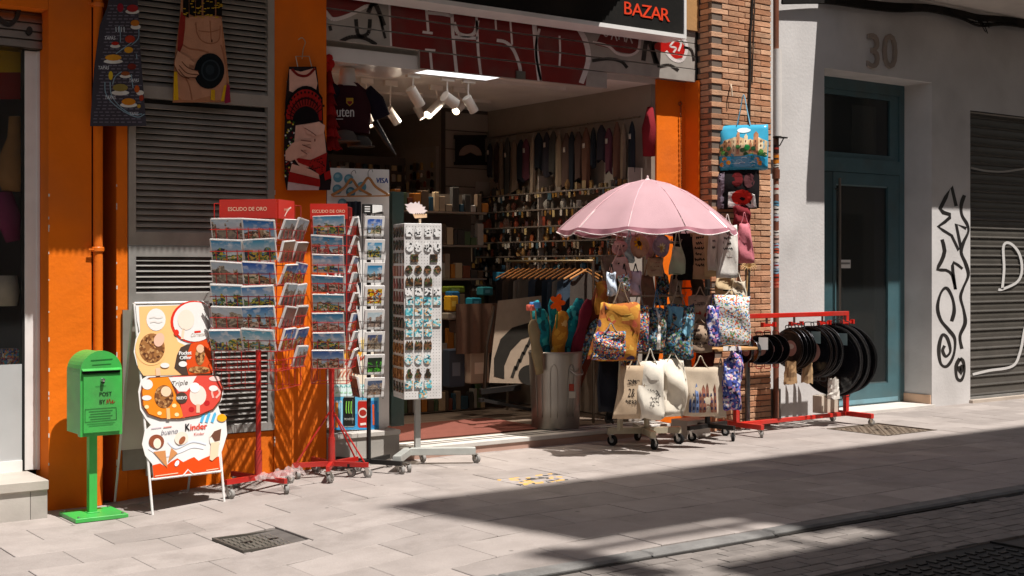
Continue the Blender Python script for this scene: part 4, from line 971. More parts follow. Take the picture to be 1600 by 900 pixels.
# ------------------------------------------------------------------ postcard spinners
RED = H('b5231c'); PICS = ['picture', 'picture_c', 'picture_d', 'picture_b', 'picture', 'picture_c']
def frame_axes(cx, cy, ang):
    """axes of a stand turned so that its front looks ang degrees off the viewer (+ = to the right)"""
    v = Vector((-cx, -cy, 0)).normalized(); r = Vector((-v.y, v.x, 0)) 
    if r.x < 0: r = -r
    n1 = v*math.cos(R(ang)) + r*math.sin(R(ang)); e1 = r*math.cos(R(ang)) - v*math.sin(R(ang))
    return n1, e1
def zof(py, t): return CH + (HOR - py) / FPX * t
def card_obj(name, c, n, e, w, h, tilt, th, mt, border, label, group, cat='postcard', stack=True, skew=0):
    up = (Vector((0,0,1))*math.cos(tilt) + n*math.sin(tilt)).normalized(); nn = e.cross(up) * -1
    if nn.dot(n) < 0: nn = -nn
    e = (e*math.cos(skew) + up*math.sin(skew)).normalized()
    fn = lambda a, b, t: c + e*a + up*b + nn*t
    m = MB()
    k = 3 if stack else 1
    for i in range(k):
        o = -i*.006; dx = random.uniform(-.004, .004) if i else 0; dz = random.uniform(-.002, .006) if i else 0
        m.prism([(-w/2+dx, dz), (w/2+dx, dz), (w/2+dx, h+dz), (-w/2+dx, h+dz)], fn, o-.005, o, WHITE, 'paper')
    m.add([fn(a, b, .0008) for a, b in ((-w/2+border, border), (w/2-border, border), (w/2-border, h-border), (-w/2+border, h-border))], [(0,1,2,3)], m=mt, uvs=[(0,0),(1,0),(1,1),(0,1)])
    return m.build(name, origin=c, label=label, cat=cat, group=group)
def wire_pocket(m, c, n, e, w, h, d, col, r=.0030):
    a, b = c - e*w/2, c + e*w/2; u = Vector((0,0,1))
    for z_ in (.01, h*.55): 
        m.tube([a + u*z_, a + u*z_ + n*d*(1 if z_ < .02 else 1.4), b + u*z_ + n*d*(1 if z_ < .02 else 1.4), b + u*z_], r, 5, col, 'enamel')
    for f in (-.32, .0, .32): m.tube([c + e*w*f + u*.01, c + e*w*f + u*.01 + n*d, c + e*w*f + u*h*.62 + n*d*1.45], r, 5, col, 'enamel')
def spinner_base(t, cx, cy, r, zc, col, arms, a0, kind='enamel', white=True, tk=.028):
    for i in range(arms):
        a = R(a0 + 360*i/arms); d = Vector((math.cos(a), math.sin(a), 0)); p = Vector((cx, cy, zc))
        part('base_arm', t, lambda m: m.bar(p + d*.02, p + d*r, tk, tk*1.3, col, kind))
        caster(t, (cx + d.x*(r-.02), cy + d.y*(r-.02), zc-.02), .034, a + 1.2 + i, white)
def red_spinner(cx, cy, ang, half, rows, rt, cardw, cardh, cols, label, grp, headers, pole_top, wires_bottom, tripod, empties=()):
    g = gz(cx); t = thing('postcard_spinner', (cx, cy, g), label, 'postcard rack')
    n1, e1 = frame_axes(cx, cy, ang); C = Vector((cx, cy, 0)); tt = cx*_s + cy*_c
    zl, zh = zof(wires_bottom, rt), zof(pole_top, rt)
    part('pole', t, lambda m: (m.cyl((cx, cy, g+.09), (cx, cy, zh-.1), .020, None, 14, RED, 'enamel'), m.cyl((cx, cy, g+.09), (cx, cy, g+.30), .027, .027, 14, RED, 'enamel')), smooth=True)
    wf = MB(); w4 = [C + n1*half*a + e1*half*b for a, b in ((1,1),(1,-1),(-1,-1),(-1,1))]
    for p in w4: wf.tube([p + Vector((0,0,zl)), p + Vector((0,0,zh))], .004, 5, RED, 'enamel')
    for k_ in range(4):
        a, b = w4[k_], w4[(k_+1) % 4]
        for f in (.25, .5, .75): wf.tube([a.lerp(b, f) + Vector((0,0,zl)), a.lerp(b, f) + Vector((0,0,zh))], .0026, 5, RED, 'enamel')
        nr = 9
        for i in range(nr+1): wf.tube([a + Vector((0,0,zl+(zh-zl)*i/nr)), b + Vector((0,0,zl+(zh-zl)*i/nr))], .0026, 5, RED, 'enamel')
    wf.build('wire_cage', t)
    for fi, (nn, ee) in enumerate(((n1, e1), (n1.cross(Vector((0,0,1)))*-1, None))):
        if fi == 1:
            nn = e1; ee = -n1
        for ri, (y0, y1) in enumerate(rows):
            zc = zof(y1, rt)
            for ci, cf in enumerate(cols[fi]):
                c = C + nn*(half+.004) + ee*(cf*half) + Vector((0,0,zc))
                wp = MB(); wire_pocket(wp, c, nn, ee, cardw*1.04, cardh, .03, RED); wp.build('wire_pocket', t)
                if (fi, ri, ci) in empties: continue
                side = ('street face, ' + ('left' if ci == 0 else 'right') + ' column' if len(cols[0]) > 1 else 'street face') if fi == 0 else 'entrance side' + ('' if len(cols[1]) < 2 else (', left column' if ci == 0 else ', right column'))
                card_obj('postcard', c + nn*.016 + ee*random.uniform(-.008, .008) + Vector((0,0,.012+random.uniform(-.006, .008))), nn, ee, cardw*(1 if len(cols[fi]) == 1 or fi == 0 else .88), cardh*random.uniform(.95, 1.05), R(17+random.uniform(-4, 5)), .015, (PICS[(ri*3 + ci*2 + len(cols[0])) % 6] if fi == 0 else ['picture_d', 'picture_warm', 'picture_b'][ri % 3]), .004 if random.random() < .6 else .008,
                         'postcards in the %s row of the %s, %s' % (ORD[ri], grp, side), 'postcards on the ' + grp, skew=random.uniform(-.08, .06))
    for hd in headers: hd(t, C, n1, e1, rt)
    spinner_base(t, cx, cy, .30, g+.10, RED, 5 if tripod else 4, 20 if tripod else 15)
    if tripod:
        for i in range(3):
            a = R(20 + i*144); d = Vector((math.cos(a), math.sin(a), 0))
            part('stay', t, lambda m: m.tube([(cx, cy, g+.52), (cx + d.x*.27, cy + d.y*.27, g+.12)], .007, 6, RED, 'enamel'))
    return t
def header(half, y0, y1, face, txt, f0=-1, f1=1, logo=False):
    def f(t, C, n1, e1, rt):
        nn, ee = (n1, e1) if face == 0 else (e1, -n1)
        z0, z1 = zof(y1, rt), zof(y0, rt); c = C + nn*(half + .01)
        fn = lambda a, b, l: c + ee*a + Vector((0,0,b)) + nn*(l)
        pt = [(f0*half, z0), (f1*half, z0), (f1*half, z1), (f0*half, z1)]
        m = MB(); m.prism(pt, fn, -.012, 0, H('c22a1e'), 'plastic'); o = m.build('header_board', t)
        w = MB(); w.text(txt, (f0+f1)/2*half, z0 + (z1-z0)*.40, (z1-z0)*.20, lambda a, b, l: fn(a, b, .001), 0, H('e6c7a8'), sx=.95, ydown=False)
        if logo: w.stroke([(f0*half*.5, z0+.02), (f0*half*.2, z0+(z1-z0)*.5), (f1*half*.2, z0+(z1-z0)*.65)], .012, lambda a, b, l: fn(a, b, .001), 0, H('ecd2c4'))
        w.build('header_lettering', o)
        for k_ in (-.7, -.2, .3, .8):
            part('header_pin', t, lambda q_: q_.tube([c + ee*k_*half - nn*.006 + Vector((0,0,z0)), c + ee*k_*half - nn*.006 + Vector((0,0,z0-.06))], .003, 5, RED, 'enamel'))
    return f
red_spinner(4.19, 8.88, -23, .238, [(348, 378), (381, 412), (416, 447), (450, 482), (485, 515), (518, 550), (548, 580)], 9.45, .245, .158, ([-.52, .52], [-.5, .5]),
    'wide red wire postcard spinner with two red header boards beside the ice cream board', 'wide red spinner', [header(.238, 312, 342, 0, 'ESCUDO DE ORO', -.82, 1), header(.238, 312, 342, 1, 'postales', -.93, .35, True)], 318, 608, False, {(0, 6, 0), (0, 6, 1), (1, 6, 0)})
red_spinner(4.85, 8.98, -9, .135, [(343, 370), (374, 400), (404, 430), (433, 459), (463, 489), (493, 520), (525, 550), (553, 578)], 9.95, .240, .138, ([0], [0]),
    'narrow red wire postcard spinner on a red tripod base in front of the orange pilaster', 'narrow red spinner', [header(.135, 318, 342, 0, 'ESCUDO DE ORO', -1.05, 1.05)], 322, 600, True)
# crumpled plastic film on the wide spinner's base
m = MB(); rr = random.Random(2)
def film(u, v):
    x = 4.12 + u*.36; y_ = 8.66 + v*.16; return Vector((x, y_, gz(x) + .105 + .025*math.sin(u*17+v*5) * rr.uniform(.4, 1) + .045*rr.random()))
m.grid(film, 16, 7, (.6, .5, .5), 'plastic_film'); m.build('plastic_film', label='crumpled clear plastic film lying on the wheels of the wide red spinner', cat='plastic film')

# print spinner on a black pole
cx, cy = 5.19, 9.0; g = gz(cx); ps = thing('print_spinner', (cx, cy, g), 'slim print spinner on a black pole with square photo prints in white mounts', 'print rack')
n1, e1 = frame_axes(cx, cy, 22); rt = 10.15; hf = .085
part('pole', ps, lambda m: m.cyl((cx, cy, g+.07), (cx, cy, zof(322, rt)), .017, None, 12, H('1a1918'), 'paint'), smooth=True)
part('collar', ps, lambda m: m.cyl((cx, cy, zof(625, rt)), (cx, cy, zof(612, rt)), .03, None, 12, H('c9c6c0'), 'plastic'))
wf = MB(); C = Vector((cx, cy, 0))
for a, b in ((1,1),(1,-1),(-1,-1),(-1,1)): wf.tube([C + n1*hf*a + e1*hf*b + Vector((0,0,zof(626, rt))), C + n1*hf*a + e1*hf*b + Vector((0,0,zof(330, rt)))], .003, 5, H('3a3836'), 'metal')
wf.build('wire_frame', ps)
rows = [(338, 370), (375, 407), (411, 443), (448, 480), (485, 517), (521, 552), (557, 588), (593, 624)]
for ri, (y0, y1) in enumerate(rows):
    for fi, (nn, ee) in enumerate(((n1, e1), (-e1, n1))):
        c = C + nn*(hf+.006) + Vector((0,0,zof(y1, rt)))
        wp = MB(); wire_pocket(wp, c, nn, ee, .17, .13, .02, H('4a4745'), .0018); wp.build('wire_pocket', ps)
        card_obj('photo_print', c + nn*.012 + Vector((0,0,.006)), nn, ee, .165, .158, R(11), .02, 'picture_warm' if fi else ['picture', 'picture_c', 'picture', 'picture_e', 'picture_d', 'picture_dark', 'picture_green', 'picture_dark'][ri], .022 if fi == 0 else .008,
            'square photo print in the %s row of the black pole spinner, %s face' % (ORD[ri], ['right', 'left'][fi]), 'photo prints on the black pole spinner', 'print', True)
fnh = lambda a, b, l: C + n1*(.075 + l*.001) + e1*a + Vector((0,0,b))
zz0, zz1 = zof(333, rt), zof(318, rt)
hb = part('header_card', ps, lambda m: (m.prism([(-.085, zz0), (.085, zz0), (.085, zz1), (-.085, zz1)], fnh, -8, 0, H('191817'), 'plastic'), m.flat([(.0, zz0+.004), (.083, zz0+.02), (.083, zz1-.004), (.0, zz1-.004)], fnh, 1, WHITE)))
part('header_lettering', hb, lambda m: [m.stroke([(-.065, zz1-.02-.018*i), (-.02, zz1-.02-.018*i)], .008, fnh, 1.2, WHITE, k=1) for i in range(3)])
spinner_base(ps, cx, cy, .30, g+.085, H('1d1c1b'), 4, 28, 'paint')

# ------------------------------------------------------------------ magnet stand
cx, cy = 5.74, 9.16; g = 0; ms = thing('magnet_stand', (cx, cy, 0), 'tall white pegboard column hung with magnets on a grey wheeled foot', 'display stand')
n1, e1 = frame_axes(cx, cy, 17); hf = .158; rt = 10.62; z0, z1 = zof(624, rt), zof(349, rt)
C = Vector((cx, cy, 0)); Mx = Matrix(((e1.x, -n1.x, 0, cx), (e1.y, -n1.y, 0, cy), (0, 0, 1, 0), (0, 0, 0, 1)))
part('column', ms, lambda m: (m.box(-hf, -hf, z0, hf, hf, z1, H('cfccc9'), 'enamel', Mx, ch=.004)))
def pegs(m):
    for f, (nn, ee) in enumerate(((n1, e1), (-e1, n1))):
        for i in range(12):
            for j in range(56):
                a = -hf+.02+i*(2*hf-.04)/11; b = z0+.025+j*(z1-z0-.05)/55
                p = C + nn*(hf+.0012) + ee*a + Vector((0,0,b)); u = Vector((0,0,.0022))
                m.add([p-ee*.0022-u, p+ee*.0022-u, p+ee*.0022+u, p-ee*.0022+u], [(0,1,2,3)], H('4f4c48'), 'paint')
o = part('peg_holes', ms, pegs); o['kind'] = 'stuff'
part('pole', ms, lambda m: m.box(-.022, -.022, .10, .022, .022, z0, H('a9a9a4'), 'enamel', Mx))
part('foot_beam', ms, lambda m: m.box(-.02, -.52, .075, .045, -.0, .135, H('a9aba5'), 'enamel', Matrix.Translation((cx-.06, cy+.06, 0)) @ Matrix.Rotation(R(-42), 4, 'Z'), ch=.004))
part('foot_beam', ms, lambda m: m.box(-.05, -.032, .075, .50, .032, .135, H('a9aba5'), 'enamel', Matrix.Translation((cx-.04, cy-.02, 0)) @ Matrix.Rotation(R(-31), 4, 'Z'), ch=.004))
for p in ((5.36, 8.86), (5.42, 8.80), (6.13, 8.90), (5.80, 9.20)): caster(ms, (p[0], p[1], .075), .036, .4 + p[0])
# topper
pk = lambda x0, y0: None
tp = plane_fn(9.13)
m = MB(); m.prism([(632, 319), (638, 319), (642, 316), (646, 318), (649, 315), (652, 318), (655, 314), (656, 319), (660, 320), (660, 323), (665, 323), (663, 327), (668, 329), (664, 332), (662, 334), (646, 334), (640, 333), (636, 328), (634, 324), (637, 324)], lambda a, b, t: at(a, b, 9.13+t), .03, 0, H('e9d8d4'), 'plastic')
m.prism([(645, 334), (667, 334), (667, 340), (648, 341)], lambda a, b, t: at(a, b, 9.13+t), .022, 0, H('d8b490'), 'plastic')
for i in range(6): m.stroke([(649+i*2.8, 335), (650+i*2.8, 333)], 1.2, lambda a, b, l: at(a, b, 9.127), 0, H('4a2a22'), k=1)
m.cyl(at(656, 342, 9.14), at(656, 351, 9.14), .010, None, 8, H('b8a38c'), 'plastic'); m.build('topper_figure', ms)
# magnets: rows down the front face and the left side
def magnet(row, col, face, ox, zc, w, h, mt, shape, label):
    nn, ee = (n1, e1) if face == 0 else (-e1, n1)
    c = C + nn*(hf+.003) + ee*ox + Vector((0,0,zc)); fn = lambda a, b, t: c + ee*a + Vector((0,0,b)) + nn*t
    if shape == 'rect': pts = [(-w/2,-h/2),(w/2,-h/2),(w/2,h/2),(-w/2,h/2)]
    elif shape == 'round': pts = [(w/2*math.cos(R(a)), h/2*math.sin(R(a))) for a in range(0, 360, 24)]
    elif shape == 'fan': pts = [(-w*.1, -h/2)] + [(w/2*math.cos(R(a)), -h*.15+h*.6*math.sin(R(a))) for a in range(0, 181, 20)]
    elif shape == 'cat': pts = [(-w*.35,-h/2),(w*.35,-h/2),(w/2,-h*.1),(w*.42,h*.25),(w*.38,h/2),(w*.2,h*.3),(-w*.2,h*.3),(-w*.38,h/2),(-w*.42,h*.25),(-w/2,-h*.1)]
    elif shape == 'gate': pts = [(-w/2,-h/2),(w/2,-h/2),(w/2,h*.2),(w*.3,h*.5),(w*.12,h*.25),(0,h*.5),(-w*.12,h*.25),(-w*.3,h*.5),(-w/2,h*.2)]
    else: pts = [(-w*.3,-h/2),(w*.3,-h/2),(w*.45,-h*.1),(w*.2,h*.2),(w*.2,h/2),(-w*.2,h/2),(-w*.2,h*.2),(-w*.45,-h*.1)]
    m = MB(); m.prism(pts, fn, 0, .007, (.5,.5,.5), mt)
    m.build('magnet', origin=c, label=label, cat='magnet', group='magnets on the white pegboard column')
spec = [(362, 'line_magnet', 'cat', 4, 'white line drawn cat'), (386, 'line_magnet', 'round', 4, 'white face shaped'), (403, 'dark_magnet', 'rect', 2, 'dark plaque'), (421, 'dark_magnet', 'fan', 4, 'dark fan shaped'), (440, 'dark_magnet', 'gate', 3, 'dark castle shaped'), (456, 'line_magnet', 'rect', 4, 'pale lettered'), (471, 'aqua_magnet', 'rect', 4, 'small view'),
        (488, 'aqua_magnet', 'rect', 3, 'blue town view'), (505, 'aqua_magnet', 'rect', 4, 'green town view'), (521, 'aqua_magnet', 'rect', 3, 'tall town view'), (540, 'dark_magnet', 'gate', 3, 'dark green gate shaped'), (563, 'aqua_magnet', 'round', 3, 'round harbour view'), (585, 'dark_magnet', 'vase', 3, 'green vase shaped'), (602, 'aqua_magnet', 'rect', 3, 'turquoise sea view'), (617, 'aqua_magnet', 'rect', 1, 'blue slab')]
for ri, (py, mt, shp, n_, nm) in enumerate(spec):
    for ci in range(n_):
        w = 2*hf/4*.80; ox = -hf + 2*hf/4*(ci+.5) if n_ > 2 else [-.075, .09][ci] if n_ == 2 else .0
        magnet(ri, ci, 0, ox + random.uniform(-.004, .004), zof(py, rt*.992), w, .075 if shp != 'rect' else .062, mt, shp, '%s magnet, %s from left in the %s pegboard row' % (nm, ORD[ci], ORD[ri]))
for ri in range(13):
    for ci in range(4):
        magnet(ri, ci, 1, -hf + 2*hf/4*(ci+.5), z1 - .07 - ri*.105, .055, .085, ['dark_magnet', 'picture_warm', 'dark_magnet', 'nuts'][(ri//3) % 4], ['round', 'rect', 'vase', 'gate'][(ri//2) % 4],
               'brown souvenir, %s row and %s across on the shaded left side of the pegboard column' % (ORD[ri], ORD[ci]))

# ------------------------------------------------------------------ poster board behind the spinners
pb = thing('poster_board', (5.5, 9.42, .275), 'tall white panel with drink and ice cream posters and a blue payment card sticker', 'poster board')
yb_ = 9.40
fnb = lambda a, b, l: at(a, b, yb_ - l*.0015)
m = MB(); m.prism([(511, 668), (596, 672), (608, 665), (608, 265), (511, 262)], lambda a, b, t: at(a, b, yb_+t), .05, 0, WHITE, 'paint'); m.build('panel', pb)
def sticker(m):
    m.fit('VISA', 587, 606, 286, 8, fnb, 1, H('1d3f8c'), slope=.02, shear=.12, bold=2)
part('card_sticker', pb, sticker)
for a, b in ((528, 277), (545, 280), (527, 296), (548, 300), (565, 292), (535, 318), (556, 322), (528, 338), (546, 343)):
    part('blue_sticker', pb, lambda m: (m.ell(a, b, 7.5, 8, fnb, 1, H('5d97a8') if (a+b) % 2 else H('3f7488'), n=14), m.ell(a-1, b-2, 4, 3, fnb, 2, H('8cb8c2'), n=10)))
def post1(m):
    m.flat(px_rect(513, 527, 590, 600), fnb, 1, H('efe4cf')); m.ell(548, 550, 18, 12, fnb, 2, H('f0b03c')); m.ell(542, 545, 9, 6, fnb, 3, H('f3d58c')); m.ell(570, 538, 10, 8, fnb, 2, H('e9cf8a'))
    for i in range(7): m.stroke([(532+i*5, 575-i*2), (537+i*5, 566-i), (540+i*5, 562-i)], 2.2, fnb, 3, H('c24a38'), k=1); m.stroke([(528+i*6, 590-i), (534+i*6, 580-i)], 2.0, fnb, 3, H('d98a6a'), k=1)
def post2(m):
    m.flat(px_rect(514, 600.5, 590, 619.5), fnb, 1.5, H('d4ecea'))
    for i in range(10): m.stroke([(517+i*7, 605), (519+i*7, 602), (522+i*7, 605)], 2.0, fnb, 2.5, H('7cc3c0'), k=1); m.stroke([(517+i*7, 614), (522+i*7, 613)], 2.5, fnb, 2.5, H('a9d8b8'), k=1)
def post3(m):
    m.flat([(514, 620), (592, 620), (592, 671), (516, 672)], fnb, 2, H('5fb6dc')); m.flat([(514, 650), (592, 644), (592, 671), (516, 672)], fnb, 2.4, H('3a94c8'))
    for a, c in ((519, '2d6fb0'), (526, 'd8822c'), (532.5, '9ad0e8')): m.stroke([(a, 628), (a, 668)], 5, fnb, 3, H(c), k=1); m.stroke([(a, 626), (a, 629)], 3.4, fnb, 3.4, H('d8dde0'), k=1)
    m.flat([(538, 619), (553, 619), (555, 623), (555, 664), (553, 667), (538, 667), (536, 664), (536, 623)], fnb, 3.5, H('171a17')); m.stroke([(538, 620), (553, 620)], 1.6, fnb, 4, H('9aa09c'), k=1); m.stroke([(538, 666.5), (553, 666.5)], 1.4, fnb, 4, H('8a908c'), k=1); m.stroke([(551, 624), (551, 662)], 1.6, fnb, 4, H('4a504c'), k=1)
    for i in range(3): m.stroke([(541.5+i*3.8, 627), (540.8+i*3.8, 640), (541.8+i*3.8, 646)], 1.6, fnb, 4.5, H('7fbf4a'), k=2)
    m.fit('MONSTER', 538, 553, 656.5, 3.4, fnb, 4.5, H('c4c8c0'), slope=.0)
    m.flat([(561, 625), (574, 625), (576, 629), (576, 665), (574, 668), (561, 668), (559, 665), (559, 629)], fnb, 3.5, H('b3261e')); m.ell(567, 645, 7, 8, fnb, 4.2, H('d8d0c8')); m.ell(567, 645, 5.5, 5, fnb, 5, H('9c2a20')); m.stroke([(563, 663), (572, 662)], 3.4, fnb, 5, H('e2d8d0'), k=1); m.stroke([(561, 626), (574, 626)], 1.6, fnb, 4, H('b8b4b0'), k=1)
    m.flat(px_rect(579, 626, 590, 668), fnb, 3, H('2f77b4')); m.stroke([(583, 632), (584, 664)], 3, fnb, 4, H('d25a2a'), k=1)
part('ice_cream_poster', pb, post1); part('price_poster', pb, post2); part('drinks_poster', pb, post3)

# hangers and dark scarves in front of the board
for i, (a, b) in enumerate((((520, 282), (578, 305)), ((545, 280), (606, 305)))):
    m = MB(); c = ((a[0]+b[0])/2, a[1]); yy = 9.36 - i*.02
    m.tube(smooth_path([at(a[0]-2, b[1], yy), at(c[0]-12, a[1]+12, yy), at(c[0], a[1]-2, yy), at(c[0]+12, a[1]+12, yy), at(b[0]+2, b[1], yy)], 5), .011, 7, H('a9713c'), 'wood'); m.tube([at(a[0], b[1]+2, yy), at(b[0], b[1]+1, yy)], .006, 6, H('b98450'), 'wood')
    m.tube(smooth_path([at(c[0], a[1]-2, yy), at(c[0], a[1]-12, yy), at(c[0]+5, a[1]-16, yy), at(c[0]+7, a[1]-11, yy)], 3), .003, 5, H('8c8985'), 'metal')
    m.build('clothes_hanger', label=['wooden clothes hanger on the left in front of the poster board', 'wooden clothes hanger on the right, nearer the blue payment card sticker'][i], cat='hanger')
sc_ = thing('scarf_bunch', at(552, 520, 9.3), 'bunch of long dark scarves hanging between the two spinners', 'scarf')
for i in range(7):
    x = 541 + i*3.2
    part('scarf', sc_, lambda m: m.tube(smooth_path([at(x+2, 315, 9.33), at(x+random.uniform(-2,2), 380, 9.31), at(x+random.uniform(-3,2), 450, 9.31), at(x+random.uniform(-3,4), 520+random.uniform(-14,8), 9.32)], 4), [.012 + .004*math.sin(j) for j in range(13)], 7, [H('2c2f36'), H('3c4048'), H('20232b')][i % 3], 'cloth', flat=.5), smooth=True)
# ------------------------------------------------------------------ bags
def axes_at(c, ang=0):
    v = Vector((-c.x, -c.y, 0)).normalized(); r = Vector((-v.y, v.x, 0))
    n = v*math.cos(R(ang)) + r*math.sin(R(ang)); e = r*math.cos(R(ang)) - v*math.sin(R(ang)); return n, e
def bag(name, x0, y0, x1, y1, Y, col, mt, label, cat, hpy=None, depth=.09, taper=.0, sag=.0, ang=10, lean=0, shape='tote', prints=None, hcol=None, group='bags on the bag racks', flare=0, wr=1.0, hw=.22):
    c = at((x0+x1)/2, y1, Y); t = c.x*_s + c.y*_c; W = (x1-x0)*t/FPX; Hh = (y1-y0)*t/FPX; n, e = axes_at(c, ang)
    rr = random.Random(int(x0*31+y0*7)); ph = [rr.uniform(0, 6.3) for _ in range(6)]
    NV, NA = 10, 24
    def ring(v):                                    # v 0 bottom .. 1 top
        if shape == 'round': w = math.sqrt(max(.02, 1-(2*v-1)**2)); d = w
        elif shape == 'sack': w = (.86 + .3*math.sin(math.pi*(1-v)*.8)) * (1 - .35*v); d = .5+.7*math.sin(math.pi*v*.9+.2)
        else: w = 1 - taper*v - sag*abs(2*v-1)**3 + flare*(1-v); d = .30 + .70*math.sin(math.pi*min(1, (v*.85+.15)))
        return w, d
    def surf(a, v, off=0):
        w, d = ring(v); ca, sa = math.cos(a), math.sin(a)
        x = W/2*w*math.copysign(abs(ca)**.45, ca); y_ = depth/2*d*math.copysign(abs(sa)**.8, sa)
        k_ = .014*wr*(math.sin(9*v+ph[0]+3*ca) + .7*math.sin(17*ca+ph[1]+5*v) + .5*math.sin(23*v+ph[2]-9*ca)) * (1 if sa > 0 else .4) * abs(sa)
        return c + e*(x + lean*W*v + .006*wr*math.sin(6*v+ph[3])) + n*(y_ + k_ + off) + Vector((0,0,Hh*v + .008*wr*math.sin(5*ca+ph[4])*(1 if v in (0, 1) else .3)))
    m = MB(); vs = []; us = []
    for j in range(NV+1):
        for i in range(NA): vs.append(surf(2*math.pi*i/NA, j/NV)); us.append((.5+.5*math.cos(2*math.pi*i/NA), j/NV))
    fs = [(j*NA+i, j*NA+(i+1)%NA, (j+1)*NA+(i+1)%NA, (j+1)*NA+i) for j in range(NV) for i in range(NA)]
    fs += [tuple(range(NA-1,-1,-1)), tuple(range(NV*NA, (NV+1)*NA))]
    m.add(vs, fs, col, mt, us)
    if hpy is None and not prints: return m.build(name, label=label, cat=cat, group=group, smooth='all')
    th_ = thing(name, c, label, cat, group); m.build('bag_body', th_, smooth='all')
    if hpy is not None:
        hk = at((x0+x1)/2 + lean*(x1-x0), hpy, Y) ; zt = Hh
        for s_ in (1, -1):
            h = MB(); tp = c + e*(lean*W) + Vector((0,0,Hh*.97)) + n*(depth*.12*s_)
            h.tube(smooth_path([tp - e*W*hw, (tp - e*W*hw*.6)*.5 + (hk)*.5 - e*W*.03, hk + n*.008*s_, (tp + e*W*hw*.6)*.5 + hk*.5 + e*W*.03, tp + e*W*hw], 4), .011, 6, hcol or col, 'cloth', flat=.35, up=n); h.build('handle', th_, smooth='all')
    if prints:
        # u across -0.5..0.5, v up 0..1 on the face
        def f(u, v, lay):
            ca = math.copysign(min(.999, abs(2*u))**(1/.45), u); return surf(math.acos(max(-1, min(1, ca))), min(1, max(0, v)), .004 + .002*lay)
        p = MB(); p.sub = .07; prints(p, f); p.build('print', th_)
    return th_
INK = H('2c2623')
def scrib(lines, u0=-.3, u1=.3, w=.02, col=INK, seed=1):
    def g(m, f):
        r_ = random.Random(seed)
        for v0, v1, k_ in lines:
            for j in range(k_):
                v = v0 + (v1-v0)*(j/max(1, k_-1)); u = u0 + r_.uniform(0, .06)
                while u < u1 - .05:
                    l = r_.uniform(.04, .10); m.stroke([(u, v), (u+l*.3, v+r_.uniform(.01, .04)), (u+l*.6, v-r_.uniform(0, .03)), (u+l, v+.01)], w, f, 0, col, 'cloth', k=3); u += l + r_.uniform(.01, .03)
    return g
def townprint(m, f):
    r_ = random.Random(4); u = -.36
    while u < .36:
        w = r_.uniform(.06, .12); h = r_.uniform(.25, .62); c = r_.choice(['6d7fa6', 'c9b7a0', '8a5a4a', '3c4a70', 'e0d8d0'])
        m.flat([(u, .08), (u+w, .08), (u+w, h), (u+w/2, h+.10), (u, h)], f, 0, H(c), 'cloth')
        for k_ in range(3): m.flat([(u+w*.3, .14+k_*.14), (u+w*.7, .14+k_*.14), (u+w*.7, .20+k_*.14), (u+w*.3, .20+k_*.14)], f, 1, H('2c3350'), 'cloth')
        u += w + .015
def seaside(m, f):
    r_ = random.Random(9)
    m.flat([(-.49, .30), (.49, .30), (.49, .62), (.3, .72), (.1, .66), (-.1, .74), (-.3, .68), (-.49, .60)], f, 0, H('d2b48a'), 'gloss')
    u = -.40
    while u < .44:
        w = r_.uniform(.05, .11); h = r_.uniform(.50, .82); m.flat([(u, .34), (u+w, .34), (u+w, h), (u+w*.5, h+.06), (u, h)], f, 1, H(r_.choice(['e0caa2', 'c99a6a', 'dcd2c0', 'b8805a'])), 'gloss')
        for k_ in range(3): m.flat([(u+w*.3, .40+k_*.1), (u+w*.6, .40+k_*.1), (u+w*.6, .45+k_*.1), (u+w*.3, .45+k_*.1)], f, 2, H('6a4a38'), 'gloss')
        u += w + r_.uniform(0, .03)
    for k_ in range(16): m.ell(r_.uniform(-.45, .45), r_.uniform(.30, .52), .05, .05, f, 2.5, H(r_.choice(['3f7a3a', '5c9a4a', '2f5a34'])), 'gloss', 8)
    m.flat([(-.49, .06), (.49, .06), (.49, .26), (.2, .34), (-.1, .28), (-.49, .32)], f, 3, H('2f9ac4'), 'gloss')
    for k_ in range(14): a = r_.uniform(-.4, .35); b = r_.uniform(.08, .26); m.stroke([(a, b), (a+.05, b+.015), (a+.12, b)], .012, f, 3.5, H(r_.choice(['9adcec', '1c6f9c', 'd8f0f4'])), 'gloss', k=3)
    for a, b in ((-.36, .24), (-.28, .16), (.30, .22), (.36, .14), (-.42, .12)): m.ell(a, b, .05, .05, f, 4, H('e0902c'), 'gloss', 10)
    m.ell(.02, .88, .14, .06, f, 1, H('d8ecf0'), 'gloss', 14); m.ell(.10, .48, .06, .07, f, 4, H('2c9a50'), 'gloss', 10)
def flower(c1, c2, u=0, v=.5, r=.22):
    def g(m, f):
        for k_ in range(9):
            a = k_*2*math.pi/9; m.ell(u + r*.8*math.cos(a), v + r*.8*math.sin(a), r*.45, r*.2, f, 0, H(c1), 'cloth', 8, a)
        m.ell(u, v, r*.5, r*.5, f, 1, H(c2), 'cloth', 12)
    return g

